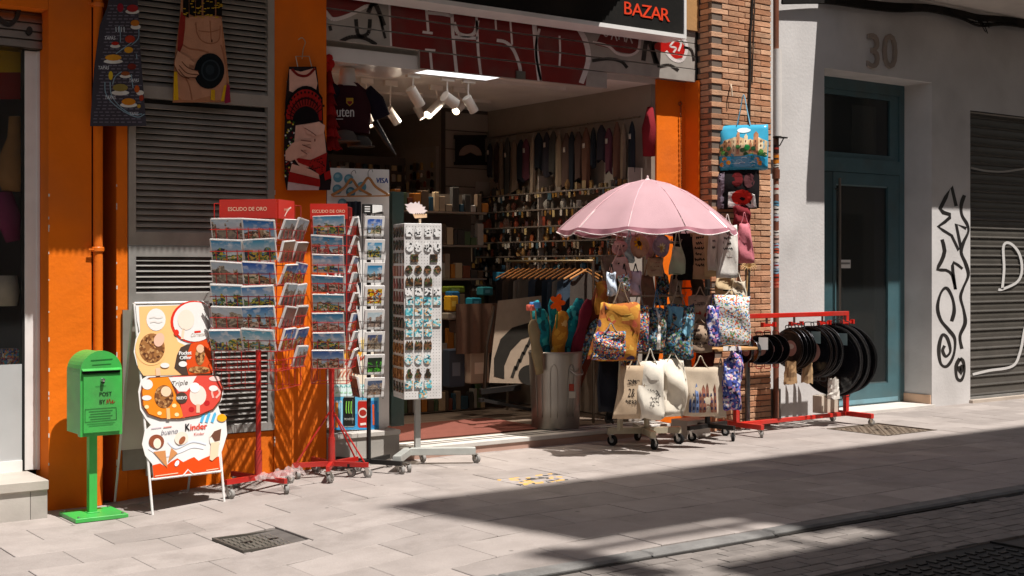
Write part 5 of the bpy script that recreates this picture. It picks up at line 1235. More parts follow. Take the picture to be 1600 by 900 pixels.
# --- parasol
ux, uy = 7.95, 8.80; par = thing('parasol', (ux, uy, 0), 'pale pink sun parasol with a scalloped white edge over the bag rack', 'parasol')
PK = H('c6a1a7'); NS = 10; RR = .80; za0, zr = 2.40, 1.955
def canopy(a, s, dz=0):
    seg = (a*NS/(2*math.pi)) % 1; cr = 1 - .05*math.sin(math.pi*seg) * s            # cloth pulls in between ribs
    r = RR*s*cr; z = za0 - (za0-zr)*(s**1.75) - .020*math.sin(math.pi*seg)*s
    return Vector((ux + r*math.cos(a), uy + r*math.sin(a), z + dz))
m = MB(); NA = NS*6
m.grid(lambda u, v: canopy(2*math.pi*u + .15, .02 + .98*v), NA, 12, PK, 'canopy_cloth'); m.build('canopy', par, smooth='all')
m = MB(); 
def val(u, v):
    a = 2*math.pi*u + .15; seg = (a*NS/(2*math.pi)) % 1; p = canopy(a, 1.0); d = .028 + .022*math.sin(math.pi*seg); o = .012*v + .010*math.sin(a*23)*v
    return Vector((ux + (p.x-ux)*(1.003+o), uy + (p.y-uy)*(1.003+o), p.z - d*v + .004))
m.grid(val, NA*2, 2, H('a8727c'), 'cloth'); vl = m.build('valance', par, smooth='all')
part('white_trim', par, lambda m: m.tube([val(i/120, 1.0) for i in range(121)], .0045, 5, H('ece4e0'), 'cloth'))
for k_ in range(NS):
    a = (k_)*2*math.pi/NS
    part('rib', par, lambda m: m.tube([canopy(a, s, -.012) for s in (.05, .3, .55, .8, .99)], .005, 5, H('cfcac4'), 'metal'))
    part('rib_seam', par, lambda m: m.tube([canopy(a, s, .001) for s in (.05, .25, .45, .65, .85, 1.0)], .0028, 4, H('e6b9bf'), 'cloth'))
part('finial', par, lambda m: m.lathe([(.035, -.02), (.03, .0), (.012, .012), (.010, .035), (.0, .04)], 14, (ux, uy, za0), col=H('dfc4c4'), m='plastic'), smooth=True)
part('pole', par, lambda m: m.cyl((ux, uy, .95), (ux, uy, za0), .015, None, 12, H('b9b0a4'), 'metal'), smooth=True)
# --- wheeled bag rack
bx, by = 8.0, 8.90; br = thing('bag_rack', (bx, by, 0), 'cream wheeled bag rack with a cross foot and black castors beneath the parasol', 'rack')
CR = H('b5aa92')
for i in range(4):
    a = R(62 + 90*i); d = Vector((math.cos(a), math.sin(a), 0)); p = Vector((bx, by, .135))
    part('base_arm', br, lambda m: m.bar(p + d*.0, p + d*.34, .05, .055, CR, 'enamel')); caster(br, (bx + d.x*.31, by + d.y*.31, .105), .048, a+.8, False)
for dx in (-.30, .02):
    part('post', br, lambda m: m.box(bx+dx-.018, by-.03, .16, bx+dx+.018, by+.006, 1.86 if dx > 0 else 1.4, CR, 'enamel'))
for z_, r_ in ((1.84, .34), (1.36, .38), (.86, .40)):
    part('ring_rail', br, lambda m: m.tube([Vector((bx + r_*math.cos(R(a)), by + r_*.8*math.sin(R(a)), z_)) for a in range(0, 361, 20)], .009, 6, H('a89c8a'), 'metal'))
    for a in range(10, 370, 45): part('hook', br, lambda m: m.tube([Vector((bx + .02, by, z_)), Vector((bx + r_*1.06*math.cos(R(a)), by + r_*.85*math.sin(R(a)), z_-.01)), Vector((bx + r_*1.1*math.cos(R(a)), by + r_*.88*math.sin(R(a)), z_+.03))], .005, 5, H('a89c8a'), 'metal'))
part('shelf_tray', br, lambda m: m.box(bx-.26, by-.2, .50, bx+.2, by+.2, .515, CR, 'enamel'))
# --- second rack (black foot)
b2x, b2y = 8.78, 8.88; b2 = thing('tote_rack', (b2x, b2y, 0), 'black footed tote rack with a wooden shelf between the parasol and the pan rack', 'rack')
for i in range(4):
    a = R(-80 + 90*i); d = Vector((math.cos(a), math.sin(a), 0)); p = Vector((b2x, b2y, .125))
    part('base_arm', b2, lambda m: m.bar(p, p + d*.30, .035, .04, H('24211f'), 'paint')); caster(b2, (b2x + d.x*.27, b2y + d.y*.27, .105), .04, a+.5, False)
part('post', b2, lambda m: m.box(b2x-.018, b2y-.018, .145, b2x+.018, b2y+.018, 1.98, H('211e1c'), 'paint'))
for z_ in (1.96, 1.42, .90): part('cross_bar', b2, lambda m: (m.bar((b2x-.36, b2y, z_), (b2x+.38, b2y-.02, z_), .014, .014, H('2d2926'), 'paint'), m.bar((b2x, b2y-.30, z_-.02), (b2x, b2y+.22, z_-.02), .014, .014, H('2d2926'), 'paint')))
part('wood_shelf', b2, lambda m: m.box(b2x-.18, b2y-.26, .838, b2x+.40, b2y+.10, .862, H('b98e5e'), 'wood', ch=.003))
part('price_card', b2, lambda m: m.flat(px_rect(1130, 541, 1158, 548), plane_fn(8.60), 0, WHITE))
m = MB(); m.box(at(1074, 668, 8.98).x, 8.98, .002, at(1110, 668, 8.98).x, 9.2, .17, H('d8cfc4'), 'paper', ch=.004); m.build('white_box', label='white cardboard box on the ground behind the black footed rack', cat='box')
Yf = 8.52
# upper tier
bag('teddy_pouch', 956, 374, 980, 399, 8.55, H('d8a09a'), 'cloth', 'small pink teddy faced pouch hanging highest at the left under the parasol', 'pouch', 352, .06, shape='round', prints=lambda m, f: [m.ell(a, b, .07, .05, f, 0, INK, 'cloth', 8) for a, b in ((-.18, .6), (.18, .6), (0, .38))])
bag('pig_pouch', 953, 402, 986, 434, 8.50, H('d6a196'), 'cloth', 'pink pig shaped pouch below the teddy faced pouch', 'pouch', 380, .07, shape='sack', prints=lambda m, f: [m.ell(a, b, .06, .05, f, 0, INK, 'cloth', 8) for a, b in ((-.14, .7), (.14, .7))])
bag('blue_pouch', 976, 372, 991, 410, 8.62, H('a9bcc0'), 'cloth', 'pale blue little pouch behind the sunflower bag', 'pouch', 356, .05)
bag('sunflower_bag', 984, 366, 1014, 403, 8.50, H('b98a72'), 'cloth', 'round brown shoulder bag with a yellow sunflower', 'bag', 340, .07, shape='round', prints=flower('e2a21c', '3a2414', -.05, .6, .24))
bag('rose_pouch', 1008, 368, 1024, 404, 8.60, H('c99a98'), 'cloth', 'dusty rose pouch right of the sunflower bag', 'pouch', 350, .05)
bag('flower_bag', 1020, 366, 1047, 402, 8.50, H('8f7f8a'), 'cloth', 'mauve basket bag embroidered with a cream flower', 'bag', 342, .06, shape='round', prints=flower('cdbb92', 'b08a4a', 0, .38, .20))
bag('beige_pouch', 1011, 402, 1036, 431, 8.55, H('b89a7c'), 'cloth', 'beige flat pouch below the mauve basket bag', 'pouch', 388, .05, prints=scrib([(.3, .7, 3)], col=H('8a4a40')))
bag('doll_bag', 1046, 386, 1071, 428, 8.52, H('b5bca2'), 'cloth', 'pale green doll shaped pouch on long straps', 'pouch', 350, .06, shape='sack')
bag('black_bag', 1052, 366, 1083, 437, 8.75, H('1b1817'), 'cloth', 'black bag hanging in the shade behind the doll shaped pouch', 'bag', 352, .08)
bag('tan_tote', 1074, 364, 1110, 436, 8.68, H('b99876'), 'cloth', 'tan tote with a column of dark lettering hanging under the parasol rim', 'tote bag', 345, .05, wr=.4, prints=scrib([(.3, .9, 6)], -.2, .25, .03, seed=5))
bag('linen_tote', 1100, 362, 1124, 432, 8.60, H('c8aa80'), 'cloth', 'narrow straw coloured tote half hidden by the white lettered tote', 'tote bag', 345, .04, wr=.4)
bag('white_tote', 1121, 352, 1152, 434, 8.50, H('e0dbd2'), 'cloth', 'sunlit white tote with black lettering at the right edge of the parasol', 'tote bag', 335, .05, flare=.1, wr=.6, prints=scrib([(.55, .85, 4)], -.25, .2, .025, seed=8))
bag('white_pouch', 1106, 352, 1121, 422, 8.54, H('d8cfc2'), 'cloth', 'slim white cloth bag just left of the lettered white tote', 'bag', 340, .04, prints=scrib([(.5, .8, 3)], -.2, .2, .03))
bag('pink_bag', 1149, 350, 1177, 410, 8.62, H('d07c86'), 'cloth', 'gathered pink cloth bag right of the white tote in front of the brick pier', 'bag', 332, .09, shape='sack')
# glossy purses
for i, (a, b, c_, d_, cc, lb) in enumerate(((948, 426, 963, 462, 'c2ccd8', 'narrow silver glitter purse catching the sun'), (966, 428, 984, 452, 'd89a50', 'small orange and silver patterned purse'), (984, 424, 1002, 460, 'd8b9c4', 'pink and white glitter purse with a black strap'))):
    bag('glitter_purse', a, b, c_, d_, 8.46, H(cc), ['gloss', 'floral', 'gloss'][i], lb + ' on the bag rack', 'purse', 412, .05, hcol=INK)
# middle tier
bag('golden_bag', 926, 474, 988, 562, 8.45, H('c98f2c'), 'golden', 'large golden yellow cloth bag with dark painterly print, leftmost on the bag rack', 'bag', 440, .14, flare=.25, wr=1.6, lean=.22, hcol=H('8d7a66'))
bag('mosaic_bag', 924, 520, 975, 560, 8.38, H('888888'), 'mosaic', 'multicoloured mosaic patterned bag hanging lowest below the golden bag', 'bag', 505, .10, wr=1.6, lean=.1)
bag('patterned_bag', 983, 478, 1014, 548, 8.44, H('888888'), 'mosaic', 'upright bag in a tiny multicoloured mosaic print, right of the golden bag', 'bag', 445, .12, sag=.1)
bag('blue_bag', 1012, 482, 1040, 546, 8.42, H('5a7fa0'), 'dusky', 'blue patterned bag with a broad white strap down its front', 'bag', 452, .10, prints=lambda m, f: m.flat([(-.02, 0), (.18, 0), (.14, 1), (-.02, 1)], f, 1, H('d4cfc8'), 'cloth'))
bag('scenic_bag', 1036, 476, 1084, 560, 8.42, H('5a8a6a'), 'dusky', 'soft bag with a blue sky and green landscape print at the middle of the rack', 'bag', 440, .13, wr=1.5, hcol=H('9d8e7c'), prints=lambda m, f: (m.flat([(-.4, .6), (.0, .55), (.1, .95), (-.4, .98)], f, 0, H('6fa2bc'), 'cloth'), m.flat([(.1, .5), (.4, .3), (.42, .7), (.2, .8)], f, 0, H('7fb0c4'), 'cloth')))
bag('espana_cushion', 1076, 462, 1112, 505, 8.60, H('b39a84'), 'cloth', 'tan cushion bag with dark lettering reading España', 'bag', 448, .10, prints=lambda m, f: (m.text('España', 0, .62, .20, lambda a, b, l: f(a, b, l), 0, H('2d2420'), 'cloth', sx=.85, ydown=False), m.ell(-.15, .35, .12, .12, f, 0, H('a33a30'), 'cloth', 10), m.ell(.2, .3, .1, .1, f, 0, H('a33a30'), 'cloth', 10)))
bag('bear_bag', 1072, 504, 1112, 550, 8.56, H('a8917c'), 'cloth', 'tan bag with a dark animal print under the España cushion', 'bag', 495, .10, prints=scrib([(.3, .75, 4)], -.3, .3, .06, H('3a2d26'), 3))
bag('floral_holdall', 1112, 462, 1172, 538, 8.42, H('cfcfcf'), 'floral', 'large white quilted holdall printed with red and green flowers in the sun', 'bag', 452, .16, wr=1.2, hcol=H('cdbfa8'), prints=lambda m, f: [m.stroke([(-.49, v), (0, v-.02), (.49, v)], .012, f, .5, H('d8d4cc'), 'cloth') for v in (.3, .55, .8)])
bag('navy_floral_bag', 1104, 478, 1124, 540, 8.48, H('333355'), 'stripy', 'narrow navy flowered bag on the left edge of the white quilted holdall', 'bag', 460, .12)
# lower tier
bag('navy_bag', 934, 556, 966, 642, 8.62, H('1b1c22'), 'cloth', 'black shoulder bag hanging low at the left of the bag rack', 'bag', 535, .12)
bag('jute_tote', 957, 572, 1001, 654, 8.48, H('c2ab90'), 'cloth', 'tilted plain jute coloured tote with a small black 2& print at the lower left', 'tote bag', 548, .05, lean=.30, flare=.0, wr=.5, prints=lambda m, f: (m.text('2&', .0, .42, .16, f, 0, INK, 'cloth', ydown=False), scrib([(.68, .72, 2), (.3, .34, 2)], -.22, .22, .02, seed=2)(m, f)))
bag('ivory_tote', 994, 566, 1038, 654, 8.40, H('ddd5c6'), 'cloth', 'bulging ivory cotton tote in the sun at the centre of the lower row', 'tote bag', 545, .16, wr=1.5, sag=.06, prints=scrib([(.25, .5, 5)], -.1, .35, .015, H('4a4542'), 6))
bag('cream_drawstring', 1030, 562, 1072, 648, 8.42, H('ddd3c2'), 'cloth', 'crumpled cream cotton bag right of the bulging ivory tote', 'tote bag', 545, .18, wr=2.2, sag=.1)
bag('town_tote', 1067, 574, 1122, 650, 8.40, H('c9b8a2'), 'cloth', 'square cream tote printed with a row of town houses', 'tote bag', 556, .10, wr=.6, prints=townprint)
bag('stone_tote', 1116, 574, 1136, 652, 8.50, H('b8aa98'), 'cloth', 'plain stone coloured tote behind the purple striped bag', 'tote bag', 560, .06)
bag('purple_bag', 1129, 560, 1158, 640, 8.42, H('7d7aa0'), 'stripy', 'bag in purple, pink and white swirls at the right of the lower row', 'bag', 548, .10, wr=1.3)
for i, (a, b) in enumerate(((1046, 556), (1062, 553))): pass
fill = [(940, 400, 962, 470, 8.80, '7a6a5c', 'cloth', 'grey brown'), (962, 456, 986, 500, 8.72, 'c9b8a8', 'cloth', 'pale cream'), (1000, 430, 1022, 480, 8.74, '8a6a58', 'cloth', 'dull brown'), (1024, 428, 1044, 476, 8.72, '6d7a84', 'dusky', 'blue grey patterned'), (1080, 436, 1100, 470, 8.78, '4a4038', 'cloth', 'dark olive'), (1046, 430, 1066, 482, 8.80, '9a8a78', 'cloth', 'sand coloured'), (1118, 432, 1146, 466, 8.70, 'c2ab88', 'cloth', 'straw'),
        (972, 540, 996, 582, 8.66, '3a3430', 'mosaic', 'small mosaic patterned'), (1004, 542, 1030, 580, 8.68, '2d2a2c', 'cloth', 'charcoal'), (1036, 545, 1062, 576, 8.66, 'c98a3a', 'golden', 'amber printed'), (1086, 548, 1116, 584, 8.64, '5a2a22', 'cloth', 'rust red'), (946, 640, 960, 660, 8.7, '24211f', 'cloth', 'tiny black'), (1060, 560, 1080, 640, 8.66, '8a8074', 'cloth', 'stone grey'), (1140, 440, 1166, 470, 8.66, 'd0c4b0', 'cloth', 'ecru'), (1142, 548, 1160, 600, 8.60, 'a89cb0', 'stripy', 'lilac swirled'), (930, 440, 950, 490, 8.70, '5a3a2a', 'golden', 'brown and gold')]
for i, (a, b, c_, d_, Y, col, mt, nm) in enumerate(fill):
    bag('filler_bag'.replace('filler', 'small'), a, b, c_, d_, Y, H(col), mt, nm + ' bag half hidden among the bags under the parasol', 'bag', b-18, .08, wr=1.4, ang=random.uniform(-15, 25), sag=.05, prints=scrib([(.35, .65, 3)], -.25, .25, .03, seed=i) if mt == 'cloth' and i % 2 else None)
# bags hung on the brick pier
wb = bag('beach_bag', 1124, 196, 1200, 266, 9.10, H('3fa9cc'), 'gloss', 'glossy turquoise shopper with a sunny townscape print hung on the brick pier', 'bag', 148, .20, ang=-8, wr=.4, group='bags on the brick pier', hcol=H('7db4cc'), hw=.14, prints=seaside)
bag('red_shopper', 1120, 266, 1186, 326, 9.12, H('1d191a'), 'cloth', 'black shopper with a red and white dress print below the turquoise shopper', 'bag', 250, .16, ang=-8, wr=.6, group='bags on the brick pier', hcol=INK, prints=lambda m, f: (m.flat([(-.2, .02), (.46, .02), (.42, .35), (.2, .45), (-.2, .42)], f, 0, H('d9d0cc'), 'cloth'), m.ell(.12, .28, .25, .2, f, 1, H('c42a22'), 'cloth', 12), m.flat([(-.48, .0), (-.3, .0), (-.3, .95), (-.48, .9)], f, 0, H('7d707c'), 'cloth'), m.ell(.0, .75, .14, .2, f, 0, H('5c1a1c'), 'cloth', 10), m.ell(.28, .72, .13, .2, f, 0, H('4a2a2c'), 'cloth', 10)))
bag('red_cloth_bag', 1146, 322, 1172, 352, 9.05, H('7a2a30'), 'cloth', 'dark red cloth bag below the black shopper on the brick pier', 'bag', 318, .10, group='bags on the brick pier')
m = MB()
for i in range(14):
    a = i*.45; m.tube(smooth_path([at(1170, 420, 9.08), at(1170+math.cos(a)*6, 414+math.sin(a)*5, 9.05), at(1170+math.cos(a)*12, 418+math.sin(a)*8, 9.06)], 3), .005, 5, H('c9a878'), 'cloth')
m.tube([at(1168, 424, 9.08), at(1167, 450, 9.08), at(1165, 466, 9.08)], .008, 6, H('b99868'), 'cloth'); m.build('straw_tassel', label='straw coloured raffia tassel tied to the grey post', cat='tassel')

# ------------------------------------------------------------------ metal bin with folded cloth fans
cnx, cny = xat(868, 9.76), 9.76; cn = thing('metal_bin', (cnx, cny, FZ), 'tall galvanised metal bin holding bright rolled cloths at the entrance', 'bin')
ST = H('9a9690')
pr = [(r_*1.06, z_) for r_, z_ in [(.0, .103), (.205, .103), (.212, .115), (.222, .40), (.238, .78), (.243, .80), (.243, .818), (.236, .826), (.228, .818), (.222, .79), (.205, .12), (0, .118)]]
m = MB(); m.lathe(pr, 40, (cnx, cny, 0), col=ST, m='steel'); m.build('drum', cn, smooth=True)
for px in (845, 866, 890):
    def emb(m):
        a = math.atan2(-cny, -cnx) + (px-868)/42*1.25
        for s_ in (0,):
            p = lambda w, z: Vector((cnx + ((.2185+.0235*(z-.3)/.5)*1.06+.003)*math.cos(a+w), cny + ((.2185+.0235*(z-.3)/.5)*1.06+.003)*math.sin(a+w), z))
            m.tube(smooth_path([p(-.14, .22), p(-.14, .60), p(-.10, .68), p(0, .71), p(.10, .68), p(.14, .60), p(.14, .22)], 4), .0035, 6, ST, 'steel')
    part('embossed_panel', cn, emb, smooth='all')
part('handle', cn, lambda m: m.tube(smooth_path([Vector((cnx-.02+.0, cny-.245, .66)), Vector((cnx+.02, cny-.29, .62)), Vector((cnx+.10, cny-.28, .62)), Vector((cnx+.13, cny-.225, .66))], 5), .008, 6, ST, 'steel'))
part('label_sticker', cn, lambda m: (m.flat(px_rect(889, 612, 899, 622), plane_fn(cny-.245), 0, H('c2bdb0')), m.flat(px_rect(889, 600, 897, 611), plane_fn(cny-.245), 0, H('a03a28'))))
rolls = [(840, 548, 832, 500, 15, '8a7a5a', 'wood', 'pale wooden stick bundle at the left of the bin'), (850, 548, 846, 484, 20, '1f8a9c', 'teal_print', 'tall teal printed cloth roll, left of the amber one'), (870, 548, 880, 486, 22, 'c98a1c', 'amber_print', 'amber and black printed cloth roll in the bin'),
  (868, 545, 864, 466, 16, '2c8f96', 'teal_print', 'slim teal roll sticking up highest behind the amber one'), (884, 548, 898, 478, 24, '1f9aa4', 'teal_print', 'bright turquoise cloth roll right of the amber one'), (897, 546, 920, 468, 17, '6a2230', 'cloth', 'burgundy cloth roll leaning to the right'), (904, 546, 930, 470, 12, '2c8a84', 'teal_print', 'thin green edged roll leaning right beside the burgundy one'), (910, 544, 946, 440, 26, '5a2a1c', 'cloth', 'long dark brown roll leaning furthest right'), (858, 545, 850, 488, 14, 'c9b79a', 'wood', 'cream fan ribs bundled next to the teal roll'), (892, 546, 906, 466, 20, '2a5f6c', 'teal_print', 'dark teal roll behind the turquoise one'), (906, 548, 936, 500, 18, '4a4a30', 'dusky', 'olive patterned roll leaning low over the right rim'), (845, 546, 838, 470, 14, '2f7fa8', 'teal_print', 'slender blue roll at the back left of the bin'), (902, 544, 958, 428, 20, '7a4a28', 'golden', 'tall brown and gold roll standing highest at the far right')]
for i, (a, b, c_, d_, w, col, mt, lb) in enumerate(rolls):
    yy = 9.62 + .05*((i*3) % 5); p0, p1 = at(a, 560, yy), at(c_, d_, yy-.03); r_ = w*.68*12.3/FPX
    m = MB(); n_ = 9; pts = [p0 - (p1-p0)*.4] + [p0.lerp(p1, j/n_) + Vector((random.uniform(-.004,.004), 0, 0)) for j in range(n_+1)]
    rs_ = [r_*.7] + [r_*(.9+.12*math.sin(j*1.3+i)) for j in range(n_-1)] + [r_*.85, r_*.45]
    m.tube(pts, rs_, 12, H(col), mt, flat=.55, up=(1,0,0)); m.build('cloth_roll', label=lb, cat='cloth roll', group='rolled cloths in the metal bin', smooth='all')
m = MB()
for k_ in range(5): m.ell(871+math.cos(k_*1.26)*6, 473+math.sin(k_*1.26)*8, 7, 4.5, plane_fn(9.6, .006), k_, H('f0641c'), 'cloth', 8, k_*1.26)
m.tube([at(871, 478, 9.605), at(868, 550, 9.66)], .008, 6, H('3c6a34'), 'plastic'); m.build('orange_flower', label='orange cloth flower poking out of the metal bin', cat='flower')
for i, (a, b, rr_, c_, lb) in enumerate(((836, 478, 9, '4a8fd0', 'blue rimmed toy drum on sticks above the bin'), (829, 482, 7, 'd86a5a', 'coral toy ball at the left edge of the bin'))):
    m = MB(); c = at(a, b, 9.62); rd = rr_*12.2/FPX; m.lathe([(0, -.02), (rd*.9, -.02), (rd, 0), (rd, .025), (rd*.9, .035), (0, .035)], 16, c, col=H(c_), m='plastic'); m.tube([c, at(a+6, 552, 9.66)], .006, 6, H('b99a6a'), 'wood'); m.build('toy_drum', label=lb, cat='toy', smooth=True)

# ------------------------------------------------------------------ pan rack
RP = H('c8281c'); ry = 8.95; rx0, rx1 = xat(1148, ry), xat(1324, ry); rzt = 1.16
pr_ = thing('pan_rack', ((rx0+rx1)/2, ry, 0), 'red square tube rail on castors hung with black pans', 'rack')
part('top_rail', pr_, lambda m: m.box(rx0, ry-.022, rzt-.045, rx1, ry+.022, rzt, RP, 'enamel', ch=.003))
for x in (rx0, rx1-.044): part('upright', pr_, lambda m: m.box(x, ry-.0215, .125, x+.044, ry+.0215, rzt-.046, RP, 'enamel', ch=.003))
part('bottom_rail', pr_, lambda m: m.box(rx0+.045, ry-.02, .075, rx1-.045, ry+.02, .115, RP, 'enamel', ch=.003))
for x in (rx0+.022, rx1-.022):
    part('foot', pr_, lambda m: m.box(x-.021, ry-.34, .074, x+.021, ry+.22, .124, RP, 'enamel', ch=.003))
    for d in (-.31, .19): caster(pr_, (x, ry+d, .074), .034, x*3+d)
def hooks(xc):
    part('hook_bracket', pr_, lambda m: (m.box(xc-.09, ry-.05, rzt-.125, xc+.09, ry-.03, rzt-.10, RP, 'enamel'), m.box(xc-.012, ry-.03, rzt-.13, xc+.012, ry-.02, rzt-.045, H('3a2522'), 'paint'), m.box(xc-.092, ry-.07, rzt-.13, xc-.07, ry-.03, rzt-.085, RP, 'enamel'), m.box(xc+.07, ry-.07, rzt-.13, xc+.092, ry-.03, rzt-.085, RP, 'enamel')))
for px in (1195, 1238, 1282, 1318): hooks(xat(px, ry))
PB = H('16161a')
def pan(x, z, r, depth, yaw, label, bottom=False, card=False):
    c = Vector((x, ry-.06, z)); t = thing('paella_pan', c, label, 'pan', 'black pans on the red rail')
    rot = Matrix.Rotation(yaw, 4, 'Z')
    def bl(nm, f, **k_):
        m = MB(); f(m); m.v = [c + rot @ v for v in m.v]; return m.build(nm, t, **k_)
    bl('dish', lambda m: m.lathe([(0, depth), (r*.80, depth), (r*.86, depth*.93), (r*.985, .004), (r, .0), (r*1.012, .003), (r*1.0, .008), (r*.875, depth+.003), (r*.80, depth+.008), (0, depth+.008)], 40, (0,0,0), 'x', PB, 'gloss'), smooth=True)
    bl('rim_glint', lambda m: m.tube([Vector((.001, r*1.006*math.cos(R(a)), r*1.006*math.sin(R(a)))) for a in range(0, 361, 12)], .0022, 5, H('58575a'), 'metal'))
    for s_ in (1, -1): bl('loop_handle', lambda m: m.tube(smooth_path([Vector((.006, -.05*min(1, r*4), s_*r*.97)), Vector((.0, -.045*min(1, r*4), s_*(r+.035))), Vector((.0, .045*min(1, r*4), s_*(r+.035))), Vector((.006, .05*min(1, r*4), s_*r*.97))], 4), .005, 6, H('8a2018') if r < .16 else H('2a2a2c'), 'enamel'))
    if r < .3: bl('brand_sticker', lambda m: (m.ell(0, 0, r*.42, r*.42, lambda a, b, l: Vector((depth-.002-l*.001, a, b)), 0, H('b98a80'), 'paper'), m.ell(0, r*.1, r*.25, r*.15, lambda a, b, l: Vector((depth-.002-l*.001, a, b)), 1, H('d8cfc4'), 'paper')))
    bl('inner_ring', lambda m: m.tube([Vector((depth-.002, r*.79*math.cos(R(a)), r*.79*math.sin(R(a)))) for a in range(0, 361, 12)], .0016, 4, H('39393c'), 'metal'))
    if card: bl('price_card', lambda m: m.flat([(-.045*card, -.1), (.045*card, -.1), (.045*card, .02), (-.045*card, .02)], lambda a, b, l: Vector((-.004 - l*.001, a - .3*r, b + r*.72)), 0, H('9db8b6') if card > 1 else WHITE, 'paper'))
    return t
pcount = 0
def stack(px0, px1, n_, r, depth, ztop, nm, card=0, yaw=.16):
    global pcount
    for i in range(n_):
        x = xat(px0 + (px1-px0)*(i/max(1, n_-1)), ry-.06)
        pan(x, ztop - r, r*random.uniform(.93, 1.04), depth, yaw + random.uniform(-.13, .13), '%s black pan from the left in the %s' % (ORD[i], nm), card=card if i == 0 else 0)
stack(1160, 1172, 2, .115, .05, .92, 'small leftmost pair', 0, .1)
stack(1186, 1212, 3, .15, .055, .96, 'group of little pans below the first bracket', 1, .45)
stack(1232, 1252, 5, .20, .03, 1.01, 'tight stack of medium pans', 0, .0)
stack(1264, 1284, 3, .265, .035, 1.03, 'stack of large pans', 1.2, .10)
stack(1298, 1320, 3, .36, .04, 1.03, 'stack of the very largest pans', 1.8, .16)
def crumple(name, px, py, w, h, Y, col, label, cat='paper bag'):
    m = MB(); r_ = random.Random(int(px)); c = at(px, py, Y)
    def f(u, v):
        a = u*2*math.pi; k_ = 1 + .15*math.sin(3*a+r_.random()) + r_.uniform(-.12, .12); return c + Vector((w/2*math.cos(a)*k_*(1-.3*v), .05*math.sin(a)*k_, h*v + r_.uniform(-.012, .012)))
    m.grid(f, 14, 6, H(col), 'paper'); m.build(name, label=label, cat=cat)
crumple('paper_bag', 1236, 600, .16, .22, 8.82, 'a07f5c', 'crumpled brown paper bag hanging under the tight stack of medium pans')
crumple('paper_bag', 1262, 598, .13, .20, 8.84, 'b59672', 'crumpled tan paper bag right of the darker brown one')
crumple('paper_bag', 1303, 622, .15, .20, 8.80, 'd9d2c8', 'crumpled white paper bag under the large pans', 'paper bag')
m = MB(); m.box(xat(1284, 8.96), 8.96, .118, xat(1311, 8.96), 9.08, .30, H('cdbfae'), 'paper', ch=.004); m.build('cardboard_box', label='small pale cardboard box on the bottom rail under the pans', cat='box')
# low cabinet at the foot of the downpipe
m = MB(); m.box(xat(1202, 9.33), 9.33, .0, xat(1220, 9.33), 9.395, .36, H('6a625b'), 'enamel', ch=.004); m.build('meter_cover', label='low grey metal cover on the wall foot behind the pans', cat='cover')
# ------------------------------------------------------------------ chain on the right hand pilaster
chn = thing('chain', at(1063, 300, 9.57), 'rusty chain hanging from a ring on the right orange pilaster', 'chain')
part('ring', chn, lambda m: m.lathe([(.012, -.006), (.022, -.006), (.022, .006), (.012, .006), (.012, -.006)], 14, at(1063, 162, 9.585), 'y', H('a89c90'), 'metal'))
za_, zb2 = at(1063, 168, 9.58), at(1064, 300, 9.58)
n_ = 34
for i in range(n_):
    p = za_.lerp(zb2, i/n_)
    part('link', chn, lambda m: m.tube([p + Vector(((.008*math.cos(R(a)) if i % 2 else 0), (0 if i % 2 else .008*math.cos(R(a)))-.006, .017*math.sin(R(a)))) for a in range(0, 361, 45)], .003, 4, H('5d3a28'), 'metal'))
# ------------------------------------------------------------------ aprons on the front
def apron(name, rows, Y, col, mt, label, prints, hem=None, amp=.012, seed=1):
    """rows: (py, left px, right px) down the cloth"""
    t = thing(name, at((rows[-1][1]+rows[-1][2])/2, rows[-1][0], Y), label, 'apron', 'aprons hung on the shop front')
    def wave(px, py): return amp*(math.sin(px*.11+py*.018+seed) + .6*math.sin(px*.05-py*.03+seed*2) + .5*math.sin(px*.23+seed)*((py-rows[0][0])/(rows[-1][0]-rows[0][0])))
    def fn(px, py, lay): return at(px, py, Y + wave(px, py) - lay*.0028)
    def edge(v):
        y = rows[0][0] + (rows[-1][0]-rows[0][0])*v
        for a, b in zip(rows, rows[1:]):
            if y <= b[0] + 1e-6:
                f = (y-a[0])/(b[0]-a[0]); return y, a[1]+(b[1]-a[1])*f, a[2]+(b[2]-a[2])*f
        return rows[-1]
    def g(u, v):
        y, l, r_ = edge(v); return fn(l+(r_-l)*u, y, 0)
    m = MB(); m.grid(g, 18, 24, col, mt); m.grid(lambda u, v: g(u, v) + Vector((0, .004, 0)), 18, 24, col, mt); m.build('cloth', t, smooth='all')
    p = MB(); p.sub = 5; prints(p, fn); p.build('printed_picture', t)
    return t, fn
